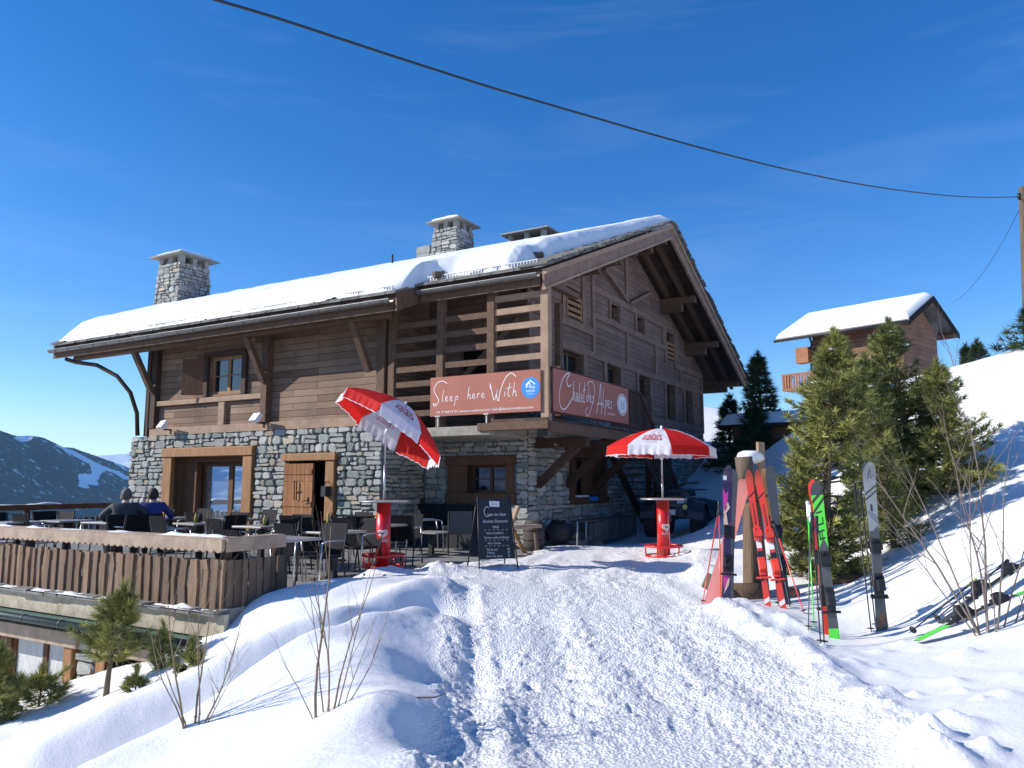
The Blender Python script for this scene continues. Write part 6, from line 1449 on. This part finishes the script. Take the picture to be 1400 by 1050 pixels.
    cols = (g0*(1-mixv)+g1*mixv)*k[:, None]
    tufts('crown', C, Dv, Ls, needles, w, .42, cols, t, M['needle_far'] if far else M['needle'])
    for (c, rb, sd) in blobs:
        sn = MB(); sn.sm = True; sn.blob(c, (rb*1.2, rb*.8, rb*.3), 9, 5, .4, int(sd*1000)); sn.build('snow_patch', M['snow'], t)
    return t
col_sh = lambda s: (min(1, s*6)*.25+.75)*(1-s**2.2)**.8
GRP = 'stone pines on the slope behind the skis'
tpn = gp(1140, 772, 10.4, -.05)
pine('pine_tree', tpn, 3.25, .62, 'yellow green bushy pine right behind the green skis', GRP, 11, 14, 3.0, .85, .13, .007, lambda s: (.85+.15*min(1, s*6))*(1-s**2.0)**.75, snow=.05, lean=(.02, 0))
pine('pine_tree', gp(1095, 745, 10.9, 0), 1.35, .50, 'low pine bush reaching out left of the yellow green pine', GRP, 12, 13, 2.2, .85, .13, .007, lambda s: (1-s**1.6)**.7, snow=.12)
pine('pine_tree', gp(1197, 715, 12.2, 0), 2.75, .60, 'tall darker pine directly behind the grey skis', GRP, 13, 13, 2.6, .42, .15, .0065, lambda s: (1-s**1.8)**.8, snow=.10)
pine('pine_tree', gp(1240, 705, 12.6, 0), 2.85, .75, 'tallest broad pine in front of the small chalet on stilts', GRP, 14, 13, 2.6, .5, .15, .0065, lambda s: (1-s**1.8)**.8, snow=.08)
pine('pine_tree', gp(1300, 690, 11.8, 0), 1.95, .50, 'shorter yellow green pine at the right end of the pine group', GRP, 15, 13, 2.5, .75, .14, .006, lambda s: (1-s**1.8)**.8, snow=.06)
pine('pine_tree', gp(1222, 740, 11.2, 0), 1.5, .42, 'small snow topped pine between the tall pines', GRP, 16, 12, 1.8, .7, .13, .006, lambda s: (1-s**1.8)**.7, snow=.22)
m = MB(); m.sm = True; dq = gp(1150, 765, 10.15, 0); m.blob((0, 0, .0), (.42, .30, .10), 16, 6, .15, 3); o = m.build('needle_litter', M['duff']); o.location = dq; tag(o, 'bare patch of brown needle litter under the yellow green pine', None, None, 'stuff')
SPR = 'dark spruces behind the chalet'
pine('spruce_tree', gp(1048, 640, 27, -1.2), 4.55, .95, 'tall dark spruce with a lit top right of the chalet roof', SPR, 21, 7, 1.7, .30, .26, .014, far=True)
pine('spruce_tree', gp(1003, 650, 28, -1.0), 3.2, 1.0, 'shorter dark spruce touching the chalet roof edge', SPR, 22, 7, 1.7, .10, .26, .014, far=True)
pine('spruce_tree', gp(1032, 660, 26, -1.0), 2.7, 1.0, 'low dark spruce in front of the tall lit one', SPR, 23, 7, 1.5, .05, .26, .014, far=True)
for (px, py, y, h, rd, sd, lab) in [(1322, 530, 26, 1.35, .5, 31, 'small dark conifer left of its twin on the snow crest'), (1341, 532, 25, 1.5, .55, 32, 'small dark conifer, the right one on the snow crest')]:
    p = D(px, py, y); pine('conifer', Vector((p.x, p.y, hz(p.x, p.y)-.3)), p.z-hz(p.x, p.y)+.3+h, rd, lab, 'small conifers on the snow crest', sd, 7, 1.6, .15, .2, .01, far=True)
p = D(1426, 600, 17); pine('spruce_tree', Vector((p.x, p.y, hz(p.x, p.y)-.2)), 5.2-hz(p.x, p.y)+.3, .80, 'spruce cut by the right edge of the photo next to the pole', 'spruce at the right edge', 33, 8, 1.5, .2, .2, .01, far=True)
LP = 'young pines below the terrace'
pine('young_pine', gp(148, 935, 8.8, -.05), 1.10, .40, 'young pine with a bent bare trunk before the basement window', LP, 41, 16, 1.8, .9, .13, .004, lambda s: (1-s**1.8)**.7, bare=.35, lean=(.10, 0))
pine('young_pine', gp(55, 950, 9.3, -.1), .42, .36, 'low spreading pine dusted with snow at the lower left', LP, 42, 16, 2.6, .95, .12, .0045, lambda s: (1-s**1.8)**.6, snow=.12)
pine('young_pine', gp(-6, 950, 9.0, -.1), .85, .22, 'snow dusted pine cut by the left edge of the photo', LP, 43, 15, 2.4, .85, .12, .0045, lambda s: (1-s**1.8)**.7, snow=.15)
pine('young_pine', gp(222, 898, 8.9, -.05), .42, .15, 'slim pine top right of the bent young pine', LP, 44, 15, 2, .9, .10, .0045, lambda s: (1-s**1.8)**.7)
pine('young_pine', gp(262, 922, 7.6, -.12), .25, .18, 'pine tip poking from the snow hollow behind the left shrub', LP, 45, 14, 3, .7, .09, .0045, lambda s: (1-s**2)**.7)
pine('young_pine', gp(186, 942, 7.6, -.1), .18, .12, 'smallest pine tip in the snow left of the bare shrub', LP, 46, 14, 3, .75, .08, .0045, lambda s: (1-s**2)**.7)
# bare shrubs
def shrub(base, label, seed, stems, matl, twig=.6, group='bare shrubs in the snow'):
    t = empty('bare_shrub', base, 0, label, 'shrub', group); rr = random.Random(seed)
    def grow(m, p, d, ln, r0, depth):
        n = 7; pts = [p]; rad = [r0]
        for i in range(n):
            d = (d+Vector((rr.uniform(-.11, .11), rr.uniform(-.11, .11), rr.uniform(-.03, .07)))).normalized(); p = p+d*ln/n; pts.append(p); rad.append(r0*(1-.72*(i+1)/n))
            if depth < 3 and i > (0 if depth else 1) and rr.random() < twig*(.6 if depth else .95):
                d2 = (d+Vector((rr.uniform(-.8, .8), rr.uniform(-.8, .8), rr.uniform(.0, .5)))).normalized(); grow(m, p, d2, ln*rr.uniform(.25, .5), rad[-1]*.65, depth+1)
            if rr.random() < .35: m.blob(p, (rad[-1]*1.5,)*3, 5, 4, .1, i)
        m.tube(pts, rad, 6 if depth == 0 else 4, cap=False)
    for (dx, dy, ln, r0, ox, oy) in stems:
        r0 *= .72
        m = MB(); grow(m, Vector((ox, oy, -.08)), Vector((dx, dy, 1)).normalized(), ln, r0, 0); m.build('stem', matl, t)
    return t
b1 = G(262, 1022, -.36); b1.z = hz(b1.x, b1.y)
shrub(b1, 'bare shrub with forked grey brown stems at the lower left', 3, [(-.12, 0, .95, .013, -.05, 0), (.10, .05, .95, .012, .0, .02), (-.55, .1, .75, .008, -.03, 0), (.35, .1, .8, .009, .03, 0), (.12, -.1, 1.15, .009, .02, .03), (.28, 0, .55, .010, .03, .02), (-.3, .15, .8, .007, -.02, .0), (.6, .1, .5, .006, .03, 0)], M['twig'], .95)
b2 = G(445, 985, -.06); b2.z = hz(b2.x, b2.y)
shrub(b2, 'bare shrub with tall straight stems in the middle of the left bank', 5, [(-.10, .05, 1.25, .014, -.06, 0), (.06, .1, 1.05, .009, .0, .03), (.15, .05, 1.0, .010, .03, .0), (.22, .0, .95, .008, .05, .02), (.50, .1, .8, .006, .06, 0), (-.5, .0, .6, .006, -.06, 0), (-.04, .1, .85, .008, -.02, .05), (.34, -.1, .75, .006, .08, 0), (.10, .0, 1.1, .007, .02, 0)], M['twig'], .6)
b3 = G(1352, 872, .05); b3.z = hz(b3.x, b3.y)
shrub(b3, 'large bare grey shrub with many fine branches at the right edge', 8, [(-.42, .0, 1.75, .016, -.05, 0), (-.25, .1, 1.6, .014, -.03, .05), (-.08, .0, 1.95, .018, .0, .0), (.03, .1, 1.8, .016, .02, .04), (.16, .0, 1.7, .014, .06, .0), (.32, .1, 1.45, .012, .12, .03), (-.65, .0, 1.4, .010, -.08, 0), (.0, -.1, 1.2, .010, .05, -.03), (.45, .0, 1.2, .010, .22, .02), (-.15, -.05, 1.5, .011, -.06, .02), (.5, .1, 1.6, .010, .18, .0)], M['twig_grey'], .85)
p = D(1312, 505, 30); shrub(Vector((p.x, p.y, hz(p.x, p.y))), 'bare leafless tree beside the small chalet gable', 9, [(0, 0, p.z-hz(p.x, p.y)+1.6, .05, 0, 0), (.2, 0, p.z-hz(p.x, p.y)+.8, .035, .1, 0), (-.12, 0, p.z-hz(p.x, p.y)+.6, .03, -.1, 0)], M['twig_grey'], .95, 'bare trees by the small chalet')['category'] = 'tree'

# ================================================================== SMALL CHALET
sq = D(1243, 440, 30)
c2 = empty('small_chalet', (sq.x, sq.y, 0), R_(40.5), 'small red brown chalet with snowy roof standing above the pines', 'chalet')
# local: x along its gable, y along its eaves; origin under the near eaves corner of the roof
ez = sq.z; eL = 5.9; rw = 2.6; rp = .50; gz = hz(sq.x, sq.y)
m = MB(); m.box(.75, .6, gz-.5, 4.3, 4.5, ez+.15); m.hexa([(.75, .6, ez+.15), (4.3, .6, ez+.15), (4.3, 4.5, ez+.15), (.75, 4.5, ez+.15), (2.4, .6, ez+1.1), (2.7, .6, ez+1.1), (2.7, 4.5, ez+1.1), (2.4, 4.5, ez+1.1)]); m.build('timber_wall', M['chalet2'], c2)
def rp_(x): return ez+(x if x < rw else 2*rw-x)*rp
m = MB()
for (a, b) in ((0, rw), (rw, 2*rw)): m.hexa([(a, 0, rp_(a)), (b, 0, rp_(b)), (b, eL, rp_(b)), (a, eL, rp_(a)), (a, 0, rp_(a)+.16), (b, 0, rp_(b)+.16), (b, eL, rp_(b)+.16), (a, eL, rp_(a)+.16)])
rf = m.build('roof', M['metal'], c2)
m = MB()
for (a, b) in ((0, rw), (rw, 2*rw)): m.hexa([(a, -.04, rp_(a)-.06), (b, -.04, rp_(b)-.06), (b, -.005, rp_(b)-.06), (a, -.005, rp_(a)-.06), (a, -.04, rp_(a)+.18), (b, -.04, rp_(b)+.18), (b, -.005, rp_(b)+.18), (a, -.005, rp_(a)+.18)])
m.build('bargeboard', M['slate'], rf)
xs = np.linspace(-.02, rw+.35, 40); ys_ = np.linspace(.02, eL-.02, 60); GX, GY = np.meshgrid(xs, ys_)
e_ = np.minimum(np.minimum(GX+.02, rw+.35-GX), np.minimum(GY-.02, eL-.02-GY)); tq = .26*np.clip(e_/.30, 0, 1)**.5*(1+.15*(fbm(GX, GY, 3)-.5)); ZZ = ez+np.where(GX < rw, GX, 2*rw-GX)*rp+.15+tq
idx = np.arange(GX.size).reshape(GX.shape); F = np.stack([idx[:-1, :-1], idx[:-1, 1:], idx[1:, 1:], idx[1:, :-1]], -1).reshape(-1, 4)
np_mesh('roof_snow', np.c_[GX.ravel(), GY.ravel(), ZZ.ravel()], F, M['snow'], rf, smooth=True, k=4)
m = MB()
for x in (.4, 2.6, 4.8): m.box(x-.1, .05, rp_(x)-.26, x+.1, .8, rp_(x)-.07)
m.build('purlins', M['chalet2'], c2); m = MB(); m.tube([(-.07, 0, ez+.02), (-.07, eL, ez+.02)], .07, 8); m.build('gutter', M['metal_dark'], c2)
m = MB(); m.tube([(-.05, 4.2, ez), (.3, 4.3, ez-.25), (.65, 4.55, ez-.5), (.65, 4.55, gz-.5)], .05, 7); m.build('downpipe', M['metal_dark'], c2)
m = MB(); m.box(.3, 4.5, ez-1.05, .75, 5.1, ez-.35); m.build('bay_window', M['stage_red'], c2)
m = MB(); m.box(-.1, 3.5, ez-2.3, .75, 5.6, ez-2.2); bo = m.build('balcony', M['stage_red'], c2)
m = MB(); m.box(-.12, 3.5, ez-1.62, -.05, 5.6, ez-1.54)
for k in range(16): m.box(-.11, 3.55+k*.13, ez-2.2, -.07, 3.63+k*.13, ez-1.62)
m.box(-.1, 5.53, ez-1.62, .75, 5.6, ez-1.54)
for k in range(6): m.box(-.05+k*.13, 5.55, ez-2.2, .03+k*.13, 5.58, ez-1.62)
m.build('railing', M['stage_red'], bo)
# snow roofed shed lower down behind the pines
sp_ = D(1082, 575, 26); sh = empty('low_shed', (sp_.x, sp_.y, 0), R_(50), 'low orange timber shed with thick snow roof left of the front pine', 'shed'); z = sp_.z; gz2 = hz(sp_.x, sp_.y)
m = MB(); m.box(.2, -.6, gz2-.4, 2.5, 2.2, z-.15); m.build('timber_wall', M['stage_red'], sh)
m = MB(); m.box(-.2, -1.0, z-.15, 2.9, 2.6, z-.05); m.build('roof', M['metal_dark'], sh)
GX, GY = np.meshgrid(np.linspace(-.2, 2.9, 24), np.linspace(-1.0, 2.6, 28)); e_ = np.minimum(np.minimum(GX+.2, 2.9-GX), np.minimum(GY+1, 2.6-GY)); ZZ = z-.06+.42*np.clip(e_/.3, 0, 1)**.5+GX*.06
idx = np.arange(GX.size).reshape(GX.shape); F = np.stack([idx[:-1, :-1], idx[:-1, 1:], idx[1:, 1:], idx[1:, :-1]], -1).reshape(-1, 4); np_mesh('roof_snow', np.c_[GX.ravel(), GY.ravel(), ZZ.ravel()], F, M['snow'], sh, smooth=True, k=4)

# ================================================================== POLE AND CABLES
pp = D(1399, 400, 17.5); pz = hz(pp.x, pp.y); ptop = D(1397, 256, 17.5)
po_ = empty('utility_pole', (pp.x, pp.y, pz), 0, 'weathered wooden utility pole at the right edge', 'pole')
m = MB(); m.tube([(0, 0, -.2), (ptop.x-pp.x, 0, ptop.z-pz)], [.10, .075], 10); m.build('shaft', M['bark'], po_); m = MB(); m.tube([(ptop.x-pp.x-.10, -.02, ptop.z-pz-.3), (ptop.x-pp.x-.10, -.02, ptop.z-pz-.16)], .035, 8); m.tube([(ptop.x-pp.x, 0, ptop.z-pz-.23), (ptop.x-pp.x-.10, -.02, ptop.z-pz-.23)], .015, 6); m.build('insulator', M['metal_dark'], po_)
A0 = D(296, 0, 5.2); dirn = None; B0 = D(1392, 270, 17.5)
# the cable hangs in one vertical plane; sight lines fix its height along the way
def cable(name, P, rad, label):
    m = MB(); m.tube(P, rad, 6); o = m.build(name, M['black']); tag(o, label, 'cable'); return o
nrm = Vector((-(B0.y-A0.y), B0.x-A0.x, 0)).normalized()
def on_plane(px, py):
    u = (px-700)/1045.0; v = (525-py)/1045.0; d = Vector((u, math.cos(PITCH)-v*math.sin(PITCH), math.sin(PITCH)+v*math.cos(PITCH))); O = Vector((0, 0, EYE))
    return O+d*((A0-O).dot(nrm)/d.dot(nrm))
K = [(296, 0), (370, 22), (450, 48), (560, 84), (680, 122), (800, 157), (900, 186), (1000, 213), (1100, 237), (1200, 256), (1290, 267), (1350, 270), (1392, 269)]
P = [on_plane(*k) for k in K]; P = [P[0]+(P[0]-P[1])*2]+P
cable('overhead_cable', smooth([tuple(p) for p in P], 5), .011, 'thick black cable crossing the sky to the pole')
a = D(1393, 288, 17.5); b = D(1302, 414, 26); Pm = [a.lerp(b, t)+Vector((0, 0, -.55*4*t*(1-t)*.6)) for t in [i/12 for i in range(13)]]; cable('service_cable', Pm, .006, 'thin wire sagging from the pole toward the small chalet')

# ================================================================== PEOPLE (seated, seen from behind)
def person(loc, rz, jacket, hair, label, armout=.25, lean=.1):
    t = empty('person', loc, rz, label, 'person'); sh_ = .46
    def skin_mesh(name, J, E, Rr, matl, parent, root=0, sub=2):
        me = bpy.data.meshes.new(name); me.from_pydata(J, E, []); me.materials.append(matl); o = bpy.data.objects.new(name, me); col.objects.link(o); o.parent = parent; KIDS.setdefault(parent.name, []).append(o)
        s_ = o.modifiers.new('skin', 'SKIN'); s_.use_smooth_shade = True
        sl = me.skin_vertices[0].data if me.skin_vertices else None
        if sl is None:
            bpy.context.view_layer.objects.active = o; me.attributes
        for i, v in enumerate(me.skin_vertices[0].data): v.radius = Rr[i] if isinstance(Rr[i], tuple) else (Rr[i], Rr[i]); v.use_root = (i == root)
        sd = o.modifiers.new('sub', 'SUBSURF'); sd.levels = sub; sd.render_levels = sub; return o
    ly = lean
    J = [(0, 0, .50), (0, ly*.3, .72), (0, ly*.8, .95), (0, ly, 1.08), (0, ly+.02, 1.13), (0, ly+.05, 1.20), (0, ly+.04, 1.28),
         (.19, ly*.9, 1.03), (.19+armout, ly+.05, .82), (.14+armout*.6, ly+.30, .74), (-.19, ly*.9, 1.03), (-.19-armout, ly+.05, .82), (-.14-armout*.6, ly+.30, .74),
         (.10, .02, .50), (.14, .42, .50), (.14, .46, .08), (.14, .58, .05), (-.10, .02, .50), (-.14, .42, .50), (-.14, .46, .08), (-.14, .58, .05)]
    E = [(0, 1), (1, 2), (2, 3), (3, 4), (4, 5), (5, 6), (2, 7), (7, 8), (8, 9), (2, 10), (10, 11), (11, 12), (0, 13), (13, 14), (14, 15), (15, 16), (0, 17), (17, 18), (18, 19), (19, 20)]
    R0 = [(.16, .12), (.15, .11), (.16, .11), (.07, .07), (.052, .052), (.078, .09), (.075, .09), .06, .045, .035, .06, .045, .035, .09, .07, .05, .04, .09, .07, .05, .04]
    skin_mesh('body', J, E, R0, M['skin'], t)
    Jj = J[:4]+[J[7], J[8], (J[9][0], J[9][1]-.04, J[9][2]+.01), J[10], J[11], (J[12][0], J[12][1]-.04, J[12][2]+.01)]; Ej = [(0, 1), (1, 2), (2, 3), (2, 4), (4, 5), (5, 6), (2, 7), (7, 8), (8, 9)]
    skin_mesh('jacket', Jj, Ej, [(.20, .15), (.19, .145), (.20, .14), (.09, .09), .085, .065, .05, .085, .065, .05], jacket, t)
    Jt = [J[0]]+J[13:17][:3]+J[17:20]; Et = [(0, 1), (1, 2), (2, 3), (0, 4), (4, 5), (5, 6)]
    skin_mesh('trousers', Jt, Et, [(.19, .14), .105, .085, .06, .105, .085, .06], M['trousers'], t)
    m = MB(); m.sm = True; m.blob((0, ly+.020, 1.25), (.098, .105, .125), 14, 9, .04, 2); m.build('hair', hair, t)
    for s_ in (-1, 1): m = MB(); m.sm = True; m.blob((s_*.096, ly+.06, 1.20), (.014, .024, .034), 8, 6, 0); m.build('ear', M['skin'], t)
    for s_ in (-1, 1):
        m = MB(); hx, hy, hzv = s_*(.14+armout*.6), ly+.30, .745; m.sm = True; m.blob((hx, hy+.04, hzv), (.040, .05, .018), 10, 6, .03)
        for k in range(4): fx = hx-.027+k*.018; m.tube([(fx, hy+.07, hzv), (fx, hy+.105, hzv), (fx-.002*s_, hy+.125+.006*(k in (1, 2)), hzv-.012)], [.0085, .008, .006], 6)
        m.tube([(hx-s_*.03, hy+.03, hzv), (hx-s_*.052, hy+.06, hzv-.003), (hx-s_*.055, hy+.08, hzv-.01)], [.010, .009, .007], 6); m.build('hand', M['skin'], t)
    return t

for (px, py, y, jk, hr, lab, clab) in [(171, 694, 14.6, M['jacket_black'], M['cap_grey'], 'person in a dark grey jacket seated with their back to the camera', 'black armchair the person in dark grey sits on'),
                                 (208, 694, 14.9, M['jacket_blue'], M['hair'], 'person in a royal blue jacket seated by the stone corner', 'black armchair the person in blue sits on')]:
    p = D(px, py, y); place(ch0, p.x, p.y+.02, FZ, R_(180+18), clab, 'chair', 'black terrace armchairs')
    person((p.x, p.y-.02, FZ), R_(18), jk, hr, lab, .16 if jk is M['jacket_blue'] else .24)
# ================================================================== HAZE
hz_m = bpy.data.materials.new('mountain_air'); hz_m.use_nodes = True; t = hz_m.node_tree; t.nodes.clear()
po = t.nodes.new('ShaderNodeOutputMaterial'); pv = t.nodes.new('ShaderNodeVolumePrincipled'); pv.inputs['Color'].default_value = (0.36, 0.66, 1.0, 1); pv.inputs['Density'].default_value = 0.000072; pv.inputs['Anisotropy'].default_value = 0.0
t.links.new(pv.outputs[0], po.inputs['Volume'])
m = MB(); m.box(-5900, -5900, -760, 5900, 5900, 330)
tag(m.build('haze', hz_m), 'thin blue mountain air', None, None, 'stuff')
